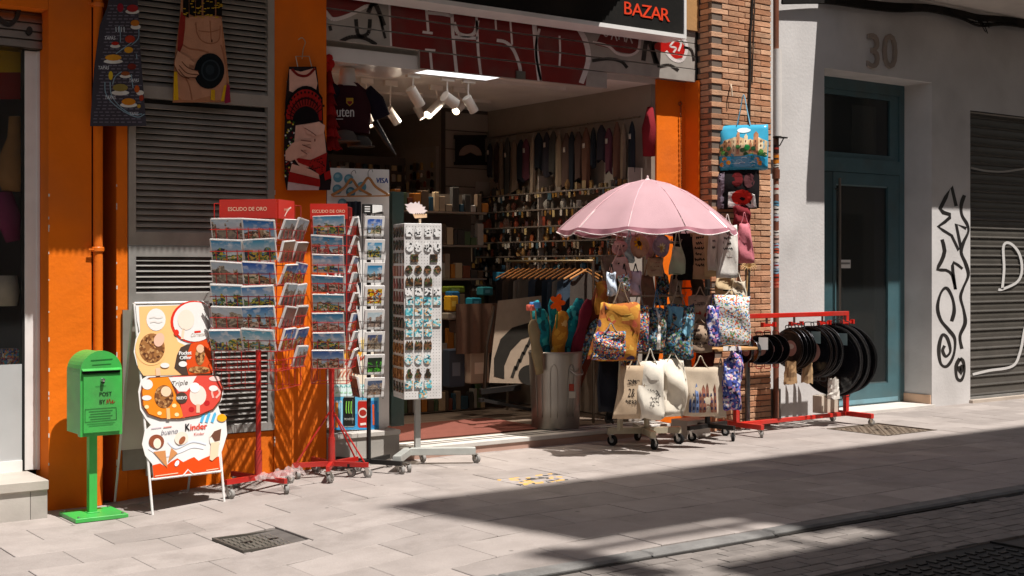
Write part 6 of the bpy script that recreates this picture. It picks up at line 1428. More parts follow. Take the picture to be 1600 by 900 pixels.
def tapas(m, f):
    rr = random.Random(4); LB = H('6d6670')
    y = 8
    while y < 192:
        lo = 170 - (y/192)*26 if y > 20 else 168; hi = 216 + (y/192)*9; x = lo + rr.uniform(0, 5)
        while x < hi - 6: m.flat([(x, y), (x+6, y), (x+6, y+1.6), (x, y+1.6)], f, .5, LB, 'cloth'); x += rr.uniform(7.5, 10)
        y += 5.2
    for px, py, s in ((171.5, 62, 5.5), (161.5, 108.5, 5.5), (172, 155, 5.5), (209, 128, 5), (209, 180, 4.5)): m.text('TAPAS', px, py, s, f, 2, H('d8d8da'), 'cloth', sx=.75, shear=.15)
    for px, py, rx, ry_, c in ((180, 72, 8, 3, 'c9c4bc'), (177, 96, 15, 3.5, 'd2cdc4'), (188, 145, 14, 4, 'd2cdc4'), (201, 164, 13.5, 4, 'd2cdc4'), (196, 119, 9, 3, 'cfc9bf'), (212, 42, 8, 4, 'cfc9bf'), (207, 18, 11, 4, 'c9c4bc'), (219, 145, 6, 4, 'd0c8bc')): m.ell(px, py, rx, ry_, f, 1.5, H(c), 'cloth', 14)
    for px, py, rx, ry_, c in ((180, 68, 6, 3, 'a8281c'), (177, 90, 13, 5, 'c98a28'), (188, 137, 12, 6, '8a7a40'), (201, 159, 11, 5.5, 'c47a20'), (196, 115, 7, 3.5, '8a4a28'), (201, 78, 7, 5, 'd0952c'), (203, 61, 8, 6, 'a83a24'), (173, 118, 3.5, 7, 'c9a82c'), (211, 36, 7, 5, 'b06a24'), (207, 13, 9, 6, '9a2c2c'), (206, 104, 7, 5, '6d2a22'), (188, 12, 5, 7, '8a2430'), (214, 139, 4, 6, 'b8541f'), (221, 153, 3.5, 5, '9c3a26'), (217, 166, 3, 3, 'b08a2c')): m.ell(px, py, rx, ry_, f, 2, H(c), 'cloth', 12)
    for pts in ([(186, 40), (188, 52), (188, 66)], [(206, 70), (216, 60), (217, 45)], [(181, 84), (195, 74), (206, 66)], [(176, 132), (180, 120), (190, 112)], [(164, 128), (165, 145), (175, 160), (195, 175), (215, 183), (226, 178)], [(172, 128), (174, 148), (186, 165), (205, 178), (222, 178)], [(213, 84), (214, 92)], [(205, 116), (208, 138)]): m.stroke(pts, 1.4, f, 1.2, H('7f98a4'), 'cloth')
    for i in range(4): m.stroke([(181+i*4.2, 42), (181.5+i*4.2, 50)], 1.3, f, 2, H('b4bcc0'), 'cloth', k=1)
apron('tapas_apron', [(-14, 172, 214), (10, 168, 216), (40, 156, 217), (100, 148, 221), (150, 144, 225), (197, 141, 229)], 9.30, H('403c42'), 'cloth', 'dark grey brick print apron lettered TAPAS and covered in small dishes', tapas, seed=2)
def torso(m, f):
    SK, SD, DKs = H('b98466'), H('9a6448'), H('5c3626')
    m.flat([(283, 30), (300, 26), (330, 24), (346, 30), (347, 60), (349, 90), (353, 110), (354, 130), (350, 152), (345, 157), (332, 157), (328, 150), (300, 157), (284, 156), (278, 150), (276, 120), (279, 70)], f, 1, SK, 'cloth')
    m.flat([(283, 18), (290, 22), (289, 45), (286, 70), (281, 82), (277, 80), (279, 45)], f, 2, H('8a2a22'), 'cloth')
    for c, l in ((SD, 2),):
        m.stroke([(286, 70), (296, 76), (310, 78), (326, 82)], 2.2, f, l, c, 'cloth'); m.stroke([(306, 35), (308, 52), (316, 64), (330, 68), (342, 62), (344, 40)], 1.6, f, l, c, 'cloth'); m.stroke([(328, 32), (329, 48), (330, 62)], 1.6, f, l, c, 'cloth'); m.stroke([(310, 48), (328, 50), (344, 46)], 1.2, f, l, c, 'cloth')
        m.stroke([(345, 70), (348, 80), (352, 100)], 2, f, l, c, 'cloth'); m.stroke([(288, 118), (296, 135), (300, 156)], 2, f, l, c, 'cloth')
    m.ell(331, 64, 1.2, 2.6, f, 3, DKs, 'cloth', 8)
    for a, b in ((286, 1), (296, 0), (306, 0), (318, 0), (327, 0), (338, 0)): m.flat([(a, -20), (a+9, -20), (a+9, 24+b*3+(a % 3)), (a, 22+(a % 4))], f, 3, H('181310'), 'cloth')
    rr = random.Random(3)
    for k_ in range(60): x, y = rr.uniform(285, 345), rr.uniform(-10, 27); m.flat([(x, y), (x+4, y), (x+4, y+1.4), (x, y+1.4)], f, 3.5, H('b8922c'), 'cloth')
    # hat
    m.ell(327, 111, 23.5, 28, f, 3, H('15181a'), 'cloth', 26, .15); m.ell(329, 110, 15, 17, f, 4, H('2c3438'), 'cloth', 20); m.ell(329, 110, 12.5, 14.5, f, 5, H('1a1f22'), 'cloth', 20); m.ell(328, 109, 7, 8, f, 6, H('262d31'), 'cloth', 14)
    # hand on the hat
    m.flat([(276, 78), (284, 84), (294, 90), (304, 98), (303, 103), (296, 100), (295, 106), (309, 112), (311, 116), (306, 121), (294, 123), (283, 118), (276, 108), (272, 100)], f, 7, H('c08e70'), 'cloth')
    for pts in ([(284, 96), (294, 106), (310, 111)], [(280, 102), (292, 114), (310, 117)], [(279, 108), (290, 120), (306, 121)]): m.stroke(pts, 1.2, f, 8, DKs, 'cloth')
    m.stroke([(277, 79), (272, 98), (276, 110), (284, 119), (296, 123)], 1.2, f, 8, DKs, 'cloth')
    m.flat([(272, 112), (277, 112), (279, 156), (271, 157)], f, 3, H('d0a01c'), 'cloth'); m.flat([(330, 140), (336, 140), (336, 157), (329, 156)], f, 3, H('d0a01c'), 'cloth'); m.flat([(350, 134), (354, 132), (350, 158), (345, 158)], f, 3, H('d0a01c'), 'cloth'); m.flat([(354, 130), (359, 134), (360, 160), (351, 162)], f, 3, H('8a2440'), 'cloth')
apron('torero_apron', [(-14, 284, 344), (26, 281, 346), (90, 273, 354), (130, 271, 358), (160, 270, 361)], 9.30, H('a87252'), 'cloth', 'apron printed with a bare male torso holding a black hat', torso, seed=4, amp=.008)
def flam(m, f):
    SK, RD_, BK_ = H('d9a692'), H('a01f1c'), H('181214')
    m.flat([(452, 108), (470, 112), (492, 106), (496, 130), (494, 140), (470, 150), (452, 142)], f, 1, SK, 'cloth')
    m.stroke([(456, 108), (466, 117), (480, 118), (492, 107)], 4, f, 2, H('7a1a18'), 'cloth')
    fan = [(446, 186)] + [(478 - 34*math.cos(R(a)), 186 - 52*math.sin(R(a))) for a in range(8, 150, 12)] + [(505, 188)]
    m.flat(fan, f, 3, BK_, 'cloth'); m.flat([(478+(x-478)*.93, 188+(y-188)*.9) for x, y in fan], f, 4, RD_, 'cloth'); m.flat([(478+(x-478)*.74, 189+(y-189)*.68) for x, y in fan], f, 5, H('3a1214'), 'cloth'); m.flat([(478+(x-478)*.70, 189+(y-189)*.62) for x, y in fan], f, 6, H('8a221e'), 'cloth'); m.ell(478, 190, 21, 24, f, 7, BK_, 'cloth', 20, 0, 180, 360)
    for i in range(14):
        a = R(14+i*10.5); m.stroke([(478-20*math.cos(a), 188-24*math.sin(a)), (478-30*math.cos(a), 187-36*math.sin(a))], 1.3, f, 7, H('2a0e10'), 'cloth', k=1); m.ell(478-32*math.cos(a), 186-42*math.sin(a), 1.6, 2.2, f, 7, BK_, 'cloth', 6)
    m.flat([(462, 196), (500, 190), (507, 210), (510, 240), (505, 262), (470, 262), (458, 246), (460, 220)], f, 4, SK, 'cloth'); m.ell(492, 219, 1, 2.5, f, 6, H('6a3a2e'), 'cloth', 8)
    m.flat([(474, 196), (498, 190), (508, 196), (506, 208), (492, 213), (480, 208)], f, 8, H('e0b09c'), 'cloth'); m.stroke([(476, 200), (486, 206), (494, 212)], 1.1, f, 9, H('7a463a'), 'cloth')
    m.flat([(446, 236), (456, 224), (470, 218), (486, 220), (487, 225), (474, 226), (487, 231), (485, 236), (474, 234), (480, 242), (468, 246), (454, 252), (446, 250)], f, 8, H('d8a48e'), 'cloth')
    for pts in ([(470, 219), (486, 221)], [(472, 226), (486, 232)], [(470, 234), (480, 241)]): m.stroke(pts, 1.1, f, 9, H('6a3a2e'), 'cloth', k=2)
    m.flat([(462, 246), (485, 250), (511, 238), (509, 268), (500, 274), (486, 262), (466, 254)], f, 5, RD_, 'cloth'); 
    rr = random.Random(6)
    for k_ in range(34): x, y = rr.uniform(484, 508), rr.uniform(247, 268); m.ell(x, y, .9, 1.1, f, 6, BK_, 'cloth', 6)
    m.flat([(456, 256), (484, 264), (498, 272), (500, 284), (452, 272)], f, 4.5, SK, 'cloth'); m.flat([(452, 268), (500, 280), (500, 292), (450, 284)], f, 6, RD_, 'cloth'); m.flat([(506, 270), (516, 266), (518, 278), (508, 282)], f, 6, RD_, 'cloth')
    m.flat([(450, 284), (499, 291), (498, 297), (449, 297)], f, 5, H('cbb2ae'), 'cloth')
    for k_ in range(60):
        x, y = rr.uniform(445, 460), rr.uniform(188, 290); m.ell(x, y, 1.5, 1.5, f, 3, H(rr.choice(['3a6a2c', 'c9b43a', 'd8d0c8', '8a2420'])), 'cloth', 6)
apron('flamenco_apron', [(104, 452, 494), (125, 449, 497), (160, 446, 500), (230, 444, 511), (280, 445, 518), (297, 448, 516)], 9.33, H('2a2022'), 'cloth', 'apron printed with a dancer in a red ruffled costume on the orange pilaster', flam, seed=5, amp=.006)
hg = thing('wire_hanger', at(472, 90, 9.35), 'white wire hanger holding the dancer print apron on the orange pilaster', 'hanger')
part('hook', hg, lambda m: m.tube(smooth_path([at(472, 92, 9.35), at(474, 76, 9.35), at(477, 66, 9.345), at(472, 59, 9.345), at(466, 62, 9.35)], 4), .004, 6, H('c9bda8'), 'metal'))
part('frame', hg, lambda m: (m.tube([at(462, 88, 9.35), at(483, 88, 9.35), at(488, 108, 9.34)], .004, 5, H('c9bda8'), 'metal'), m.tube([at(462, 88, 9.35), at(466, 108, 9.34)], .004, 5, H('c9bda8'), 'metal'), m.tube([at(448, 128, 9.34), at(454, 126, 9.34)], .003, 5, H('c9bda8'), 'metal')))
# ------------------------------------------------------------------ shirt on a dummy, red dress
dmc = at(548, 200, 9.62); dm = thing('football_shirt', dmc, 'dark striped football shirt on a white headless dummy lettered uten', 'shirt')
def sh_(u, v):
    # torso hull, v 0 hem .. 1 shoulder
    w = [.185, .19, .195, .205, .215, .20, .07][min(6, int(v*6.0001))]; vv = v*6 - int(v*6.0001); w2 = [.185, .19, .195, .205, .215, .20, .07, .07][min(7, int(v*6.0001)+1)]; w = w + (w2-w)*vv
    a = 2*math.pi*u; c = at(546, 208, 9.72); d = .11*(1-.3*v)
    return c + Vector((w*math.cos(a), d*math.sin(a), v*.42))
m = MB(); m.grid(sh_, 20, 12, H('33161c'), 'cloth')
for i in range(5):
    pass
m.build('body', dm, smooth='all')
c = at(546, 208, 9.72)
for s_ in (-1, 1): part('sleeve', dm, lambda m: m.tube([c + Vector((s_*.15, 0, .36)), c + Vector((s_*.24, -.02, .28)), c + Vector((s_*.30, -.03, .15))], [.075, .08, .075], 12, H('1c1622'), 'cloth'), smooth='all')
part('dummy_neck', dm, lambda m: m.lathe([(.09, -.02), (.075, .02), (.066, .10), (.062, .13), (.0, .135)], 18, c + Vector((-.02, 0, .41)), col=H('b9b2a8'), m='plastic'), smooth=True)
fns = lambda a, b, l: at(a, b, 9.60 - l*.002)
part('lettering', dm, lambda m: (m.fit('uten', 526, 553, 182.5, 13, fns, 0, H('c9c6c4'), 'cloth', bold=1)))
part('underline', dm, lambda m: m.stroke([(524, 186), (536, 186)], 1.2, fns, 0, H('c9c6c4'), 'cloth', k=1))
part('badge', dm, lambda m: (m.flat([(541, 153), (552, 153), (552, 161), (546.5, 166), (541, 161)], fns, 0, H('b08a30'), 'cloth'), m.flat([(542.5, 158), (550.5, 158), (550, 161), (546.5, 164), (543, 161)], fns, 1, H('7a2430'), 'cloth')))
rd_ = thing('flamenco_dress', at(518, 230, 9.52), 'red ruffled child dress with black dots hanging beside the football shirt', 'dress')
for i in range(7):
    y0 = 112 + i*17; 
    def tier(m):
        w = 4 + i*1.35; c0 = at(513 + i*.9, y0+19, 9.52)
        m.grid(lambda u, v: c0 + Vector(((w*.0055)*(1.35-.75*v**.6)*math.cos(2*math.pi*u) + .012*math.sin(38*u)*(1-v), .06*(1.3-.6*v**.6)*math.sin(2*math.pi*u) + .012*math.sin(44*u)*(1-v), .105*v + .008*math.sin(50*u)*(1-v))), 56, 5, H('9c1f1f') if i % 2 else H('7d1818'), 'cloth')
    part('ruffle', rd_, tier, smooth='all')
part('bodice_flower', rd_, lambda m: [m.lathe([(0, 0), (.03, .008), (.034, .02), (0, .03)], 8, at(514+math.cos(k_*1.3)*5, 98+math.sin(k_*1.3)*9, 9.49), 'y', H('a8201e'), 'cloth') for k_ in range(6)])
for i, (a, b, w, c_, lb) in enumerate(((538, 214, 20, '5a544f', 'grey cap on the left below the football shirt'), (562, 222, 19, '4a4642', 'dark grey cap on the right below the football shirt'))):
    m = MB(); c = at(a, b+8, 9.66); r_ = w*.0055
    m.lathe([(r_, 0), (r_*.98, r_*.4), (r_*.7, r_*.8), (.0, r_)], 16, c, col=H(c_), m='cloth'); m.prism([(r_*math.cos(R(t_))*1.0, -r_*.3 - r_*1.3*math.sin(R(t_))) for t_ in range(0, 181, 20)], lambda p_, q_, t_: c + Vector((p_, q_, t_)), 0, .006, H(c_), 'cloth'); m.build('cap', label=lb, cat='cap', smooth=True)
m = MB(); m.tube([at(585, 190, 9.8), at(604, 222, 9.72), at(618, 242, 9.66)], [.03, .022, .006], 10, H('1d1a19'), 'plastic'); m.build('folded_umbrella', label='folded black umbrella with a pale tip hanging in the shop doorway', cat='umbrella', smooth=True)
# tall dark display behind the poster board
dsp = thing('dark_display', at(570, 262, 9.9), 'dark cabinet with shelves behind the poster board', 'cabinet')
part('carcass', dsp, lambda m: (m.box(5.04, 9.75, .28, 5.62, 10.0, 2.35, H('1c1816'), 'paint'),))
part('small_goods', dsp, lambda m: [m.box(5.12+.1*i, 9.70, 2.36, 5.17+.1*i, 9.76, 2.42+.02*(i % 3), [H('8a3a2a'), H('b08a3a'), H('4a4a48')][i % 3], 'plastic') for i in range(5)])

# ------------------------------------------------------------------ ceiling lamps
tr = thing('lamp_track', (6.6, 10.5, CZ), 'white ceiling track carrying the spotlights inside the shop', 'track')
for y_ in (10.3, 11.6): part('rail', tr, lambda m: m.box(5.3, y_-.018, CZ-.03, 8.2, y_+.018, CZ-.001, H('cfc8be'), 'paint'))
def spot(px, py, qx, qy, Y, label, lit, w=17):
    a, b = at(px, py, Y), at(qx, qy, Y - (.05 if lit else -.02)); t = thing('spotlight', (a.x, Y, a.z), label, 'spotlight', 'spotlights on the shop ceiling')
    r_ = w*.5*(a.x*_s + a.y*_c)/FPX; d = (b-a).normalized()
    part('barrel', t, lambda m: (m.tube([a, a + d*.002, b], [r_*.9, r_, r_], 18, H('d3ccc2'), 'paint', caps=False), m.tube([a, a + d*.003], [r_*.9, r_*.9], 18, H('d3ccc2'), 'paint'), m.tube([b - d*.03, b - d*.029], [r_*.98]*2, 18, H('8d867c'), 'metal')), smooth=True)
    if lit: part('lamp_face', t, lambda m: m.tube([b - d*.012, b - d*.010], [r_*.86]*2, 18, (1,.9,.7), 'lamp'))
    if lit:
        ld = bpy.data.lights.new('spot_beam', 'SPOT'); ld.energy = 75; ld.spot_size = R(115); ld.spot_blend = 1; ld.shadow_soft_size = .05; ld.color = (1, .86, .70)
        lo_ = bpy.data.objects.new('spot_beam', ld); COL.objects.link(lo_); lo_.parent = t; lo_.location = b + d*.01 - t.location; lo_.rotation_euler = (-d).to_track_quat('Z', 'Y').to_euler()
    part('arm', t, lambda m: (m.tube([a.lerp(b, .35), a.lerp(b, .35) + Vector((0, .02, .10)), Vector((a.lerp(b, .35).x, Y+.02, CZ-.05))], .008, 6, H('d3ccc2'), 'paint'), m.box(a.lerp(b, .35).x-.07, Y-.0, CZ-.055, a.lerp(b, .35).x+.07, Y+.04, CZ-.002, H('d3ccc2'), 'paint')))
spot(641, 138, 657, 165, 10.3, 'white spotlight at the front of the ceiling, pointing down right', False)
spot(606, 170, 621, 192, 10.9, 'small white spotlight at the left, pointing away to the right', False, 14)
spot(573, 178, 580, 197, 10.9, 'lit spotlight half hidden beside the football shirt', True, 13)
spot(693, 155, 668, 180, 10.9, 'lit spotlight aimed down left near the middle of the ceiling', True, 14)
spot(650, 166, 661, 185, 11.5, 'dim spotlight behind the front one, glowing at its tip', True, 12)
spot(694, 150, 712, 163, 10.3, 'white spotlight with dark fins at the centre', False, 18)
spot(723, 163, 712, 174, 10.9, 'lit spotlight right of the finned one', True, 13)
spot(729, 152, 741, 174, 10.3, 'rightmost white spotlight pointing down right', False, 15)
for i, (x0, y0, x1, y1) in enumerate(((6.35, 9.95, 7.2, 10.25), (5.2, 10.9, 5.75, 11.2))):
    lp = thing('ceiling_panel_light', ((x0+x1)/2, (y0+y1)/2, CZ-.03), ['bright rectangular ceiling light panel just inside the shutter', 'bright ceiling light panel behind the football shirt'][i], 'ceiling light', 'ceiling light panels')
    part('diffuser', lp, lambda m: m.box(x0+.02, y0+.02, CZ-.024, x1-.02, y1-.02, CZ-.018, (.95,.97,1), 'panel_light'))
    part('frame', lp, lambda m: [m.box(*b_, H('cfcac4'), 'paint') for b_ in ((x0, y0, CZ-.028, x1, y0+.019, CZ-.002), (x0, y1-.019, CZ-.028, x1, y1, CZ-.002), (x0, y0+.0195, CZ-.028, x0+.019, y1-.0195, CZ-.002), (x1-.019, y0+.0195, CZ-.028, x1, y1-.0195, CZ-.002))])

# ------------------------------------------------------------------ goods inside
pf = thing('framed_fan', at(735, 255, 12.36), 'dark framed fan picture on the boarded column at the back of the shop', 'picture')
f3 = lambda a, b, l: at(a, b, 12.37 - l*.004)
part('frame', pf, lambda m: [m.prism(p_, lambda a, b, t: at(a, b, 12.37+t), 0, -.03, H('171311'), 'wood') for p_ in (px_rect(709, 211, 761, 217), px_rect(709, 253, 761, 258), px_rect(711, 217, 716, 253), px_rect(753, 217, 758, 253))])
part('picture', pf, lambda m: (m.flat(px_rect(715, 216, 754, 254), f3, 1, H('1a1513')), m.flat([(716, 243)] + [(735-18*math.cos(R(a)), 243-17*math.sin(R(a))) for a in range(0, 181, 15)] + [(745, 243), (735, 238), (725, 243)], f3, 2, H('8a7468'))))
rg = random.Random(21)
# hanging garments along the top of the right wall
for i in range(22):
    y_ = 9.78 + i*.115 + rg.uniform(-.02, .02); c_ = rg.choice(['3a2a26', '4a3a34', '2c2a30', '5c4034', '6a5a4c', '3c3a36', '22262c', '54303a', '7a6a58', '1d1b1c', '8a7a6a'])
    zt_ = 3.05 + rg.uniform(-.03, .03); L2 = rg.uniform(.34, .68); w = rg.uniform(.03, .075); p1, p2 = rg.uniform(0, 6), rg.uniform(2, 5)
    def gf(u, v):
        a = 2*math.pi*u; ww = w*(.25 + .75*min(1, v*5)) * (1 - .15*v + .12*math.sin(p2*v+p1)); fold = 1 + .22*math.sin(5*a+p1)*v
        return Vector((8.62 + .028*math.sin(a)*fold*min(1, v*6+.2), y_ + ww*math.cos(a)*fold, zt_ - L2*v - .02*math.cos(a*2+p1)*v))
    m = MB(); m.grid(gf, 20, 9, H(c_), 'cloth'); m.tube([Vector((8.62, y_, zt_)), Vector((8.64, y_, zt_+.05))], .004, 5, H('8a857c'), 'metal')
    if i % 3 == 0: m.box(8.585, y_-.016, zt_-L2*.35, 8.589, y_+.016, zt_-L2*.35+.05, H('b8b0a4'), 'paper')
    m.build('hanging_garment', label='%s dark garment from the street in the row high on the right shop wall' % ORD[i], cat='garment', group='garments along the right shop wall', smooth='all')
rl = MB(); rl.tube([(8.66, 9.7, 3.10), (8.66, 12.4, 3.10)], .010, 8, H('8d8478'), 'metal'); rl.build('hanging_rail', label='metal rail holding the garments along the right shop wall', cat='rail')
m = MB(); m.tube([at(1016, 168, 9.60), at(1014, 200, 9.58), at(1014, 244, 9.58)], [.03, .07, .06], 10, H('7a2028'), 'floral' if False else 'cloth'); m.build('red_garment', label='red patterned garment hanging inside beside the right pilaster', cat='garment', smooth='all')
# trinket shelves on the right wall
sv = thing('trinket_shelves', (8.6, 11, FZ), 'tall stepped shelves of small souvenirs on the right shop wall', 'shelf')
levels = [2.42, 2.24, 2.06, 1.90, 1.74, 1.58, 1.42]
for z_ in levels: part('shelf', sv, lambda m: m.box(8.52, 9.75, z_-.015, 8.735, 12.38, z_, H('5c5148'), 'paint'))
for y_ in (9.74, 11.2, 12.385): part('shelf_end', sv, lambda m: m.box(8.54, y_-.012, FZ, 8.735, y_+.0, 2.6, H('9a9086'), 'paint'))
proto = {}
def trink(kind, col, mt):
    k_ = (kind, col, mt)
    if k_ in proto: return proto[k_]
    m = MB()
    if kind == 0: m.lathe([(0, 0), (.022, 0), (.026, .03), (.016, .06), (.020, .085), (0, .10)], 8, col=H(col), m=mt)
    elif kind == 1: m.box(-.025, -.02, 0, .025, .02, .075, H(col), mt, ch=.006)
    elif kind == 2: m.lathe([(0, 0), (.02, 0), (.032, .03), (.032, .05), (.012, .08), (0, .082)], 8, col=H(col), m=mt)
    else: m.prism([(-.03, 0), (.03, 0), (.03, .05), (.012, .085), (0, .06), (-.012, .085), (-.03, .05)], lambda a, b, t: Vector((t, a, b)), -.012, .012, H(col), mt)
    o = m.build('trinket', origin=(0, 0, 0)); proto[k_] = o.data; bpy.data.objects.remove(o); return proto[k_]
cols_ = ['c9822c', 'b03a24', '5a8fa8', 'd8c9a8', '3c3a34', 'e0a850', '7a5a3a', 'd8d2c8']
for li, z_ in enumerate(levels):
    kind = rg.randrange(4); base_c = [['8a6a3c', '6d5030', '9a8460'], ['8a867e', '5d5850', 'a8a298'], ['7a3a28', '9a4a34', '4a2a1c'], ['a86a30', '9a7c4c', '8a4a2c'], ['9a4a30', 'a8683c', 'b08a58'], ['4a7a8c', '7aa0a8', '34566a'], ['4a4640', '7a7468', '9a8a6a']][li]
    for j in range(30):
        y_ = 9.80 + j*.086; kd = kind if rg.random() < .6 else rg.randrange(4); cc = rg.choice(base_c) if rg.random() < .55 else rg.choice(['3a2f28', '54483e', '2a2624', '6d5a48', '7d7468', '4a2a22'])
        o = bpy.data.objects.new('trinket', trink(kd, cc, 'gloss')); COL.objects.link(o); o.location = (8.56 + rg.uniform(0, .10), y_ + rg.uniform(-.02, .02), z_ + .001); o.rotation_euler.z = rg.uniform(-.9, .9); s_ = rg.uniform(.6, 1.25); o.scale = (s_, s_, s_*rg.uniform(.8, 1.2))
        tag(o, '%s souvenir from the street on the %s shelf down the right shop wall' % (ORD[j], ORD[li]), 'souvenir', 'souvenirs on the %s shelf of the right wall' % ORD[li])
    def tags(m):
        for j in range(58):
            if rg.random() < .35: continue
            y_ = 9.79 + j*.045 + rg.uniform(-.01, .01); zt_ = z_ - .02; h_ = rg.uniform(.03, .075); w_ = rg.uniform(.012, .02); c_ = H(rg.choice(['54483e', '8a7a66', '2f2a28', 'a89468', '6d3a2a', '3c5058', 'b8b0a4', '7a5a2c', '453a33']))
            m.box(8.525, y_-w_, zt_-h_, 8.531, y_+w_, zt_, c_, 'gloss')
    o = part('hanging_tags', sv, tags); o['kind'] = 'stuff'
# keyring boards on the inner and back walls
kb = thing('keyring_wall', (8.1, 13.5, 1), 'dark boards full of glinting keyrings deep in the shop', 'display board')
part('board', kb, lambda m: (m.box(8.12, 12.56, .9, 8.165, 14.6, 3.0, H('8d8175'), 'paint'),))
def kr(m):
    for i in range(26):
        for j in range(18):
            if rg.random() < .18: continue
            y_ = 12.62 + i*.075; z_ = 1.0 + j*.105; s_ = rg.uniform(.014, .034); c_ = rg.choice(['8a847a', 'c9b48a', '5a4a3a', 'b08a4a', '3c3a38', '8a4a34', 'd8d4cc'])
            m.prism([(-s_, -s_*1.6), (s_, -s_*1.6), (s_, s_), (0, s_*1.7), (-s_, s_)], lambda a, b, t: Vector((8.11 - t, y_ + a, z_ + b)), 0, .012, H(c_), 'metal' if rg.random() < .5 else 'gloss')
o = part('keyrings', kb, kr); o['kind'] = 'stuff'
kb2 = thing('keyring_board', (8.45, 12.37, .9), 'board of small keyrings below the framed fan', 'display board')
part('board', kb2, lambda m: m.box(8.17, 12.37, .7, 8.72, 12.40, 1.85, H('3a322c'), 'paint'))
def kr2(m):
    for i in range(9):
        for j in range(11):
            x_ = 8.20 + i*.06; z_ = .78 + j*.095; s_ = rg.uniform(.012, .022); c_ = rg.choice(['8a847a', 'c9b48a', '5a4a3a', 'b08a4a', '3c3a38', '8a4a34', 'd8d4cc'])
            m.prism([(-s_, -s_*1.6), (s_, -s_*1.6), (s_, s_), (0, s_*1.7), (-s_, s_)], lambda a, b, t: Vector((x_ + a, 12.368 - t, z_ + b)), 0, .012, H(c_), 'gloss')
o = part('keyrings', kb2, kr2); o['kind'] = 'stuff'
# hanging packs on the boarded column and sunglasses stand in the middle of the room
for i in range(5):
    m = MB(); x_ = 8.20 + i*.105; h_ = rg.uniform(.25, .45); zt_ = 1.98
    m.grid(lambda u, v: Vector((x_ + .07*u, 12.36 + .012*math.sin(u*8+i), zt_ - h_*v)), 6, 4, H(['8a7a68', '6d5a4a', 'a8947c', '3c4a48', '54403a'][i]), 'cloth'); m.build('hanging_cloth', label='%s pale cloth from the left hanging below the framed fan' % ORD[i], cat='cloth', group='cloths below the framed fan', smooth='all')
sg = thing('sunglasses_stand', (7.5, 13.2, FZ), 'tall dark stand crowded with sunglasses and small packs deep in the shop', 'display stand')
part('panel', sg, lambda m: m.box(6.8, 13.2, .3, 8.1, 13.24, 2.9, H('544a42'), 'paint'))
def gl(m):
    for j in range(22):
        for i in range(16):
            if rg.random() < .12: continue
            x_ = 6.84 + i*.078 + rg.uniform(-.01, .01); z_ = .36 + j*.115; w_ = rg.uniform(.022, .034); h_ = rg.uniform(.02, .045); c_ = H(rg.choice(['2a2624', '8a8278', 'b89a6a', '6d4a34', '453f3a', 'a8a298', '7a2f24', '39505a', 'c9b48a']))
            m.box(x_-w_, 13.17, z_-h_, x_+w_, 13.19, z_+h_, c_, 'gloss', ch=.006)
o = part('packs', sg, gl); o['kind'] = 'stuff'
# rail of garments on hangers
gr = thing('garment_rail', (8.1, 10.4, FZ), 'clothes rail of dark garments on wooden hangers behind the parasol', 'clothes rail')
part('rail', gr, lambda m: m.tube([(8.2, 9.85, 1.68), (8.2, 11.3, 1.68)], .014, 8, H('b9a888'), 'metal'))
for y_ in (9.86, 11.29): part('upright', gr, lambda m: m.tube([(8.2, y_, FZ), (8.2, y_, 1.68)], .014, 8, H('8a8074'), 'metal'))
for i in range(14):
    y_ = 9.95 + i*.095; t = thing('hung_garment', (8.2, y_, .95), '%s garment from the street on the clothes rail behind the parasol' % ORD[i], 'garment', 'garments on the clothes rail')
    part('hanger', t, lambda m: (m.tube([Vector((7.98, y_, 1.50)), Vector((8.2, y_, 1.60)), Vector((8.42, y_, 1.50))], .010, 6, H('a8703c'), 'wood'), m.tube([Vector((8.2, y_, 1.60)), Vector((8.2, y_, 1.69))], .003, 5, H('9a948a'), 'metal')))
    part('cloth', t, lambda m: m.grid(lambda u, v: Vector((7.97 + .46*u + (.5-u)*.06*(1-v), y_ + .02*math.sin(u*9+i) + (.018 if v > .5 else .018), 1.49 - .02 + .10*(1-abs(2*u-1))*(1-v) - .62*v)), 10, 6, H(rg.choice(['4a423c', '5a544c', '3d4854', '6d5c4e', '35302e', '7a7268'])), 'cloth'), smooth='all')
m = MB(); m.grid(lambda u, v: Vector((7.25 + .75*u, 10.85 + .02*math.sin(u*30), 1.25 - .5*v)), 40, 6, H('6d5546'), 'cloth'); m.build('brown_shawl', label='pleated brown shawl hanging over a low rail behind the bin', cat='shawl', smooth='all')
# large fan print cloth on a low rack
fc = thing('fan_banner', at(800, 600, 10.35), 'cream cloth printed with a huge dark fan on a low black rack', 'banner')
f4 = lambda a, b, l: at(a, b, 10.35 - l*.003)
part('cloth', fc, lambda m: m.flat([(778, 470), (846, 462), (846, 600), (764, 598), (770, 540)], f4, 0, H('a08c78'), 'cloth'))
part('printed_fan', fc, lambda m: (m.flat([(772, 588), (772, 560), (782, 530), (800, 512), (846, 498), (846, 520), (815, 530), (798, 548), (788, 572), (788, 592)], f4, 1, H('2c2823'), 'cloth'), [m.stroke([(800+6*i, 590-12*i), (806+6*i, 572-11*i)], 5, f4, 1, H('35302a'), 'cloth', k=1) for i in range(5)], m.ell(828, 586, 18, 16, f4, 1, H('2e2a25'), 'cloth')))
part('side_post', fc, lambda m: (m.tube([at(772, 478, 10.2), at(760, 540, 10.2), at(757, 612, 10.2)], .018, 8, H('5c5046'), 'metal'), m.bar(at(750, 612, 10.2), at(812, 605, 10.2), .04, .05, H('191614'), 'paint'), m.bar(at(755, 625, 10.0), at(830, 640, 9.9), .03, .03, H('191614'), 'paint'), m.cyl(at(752, 622, 10.2), at(752, 628, 10.2), .03, None, 10, H('191614'), 'rubber')))
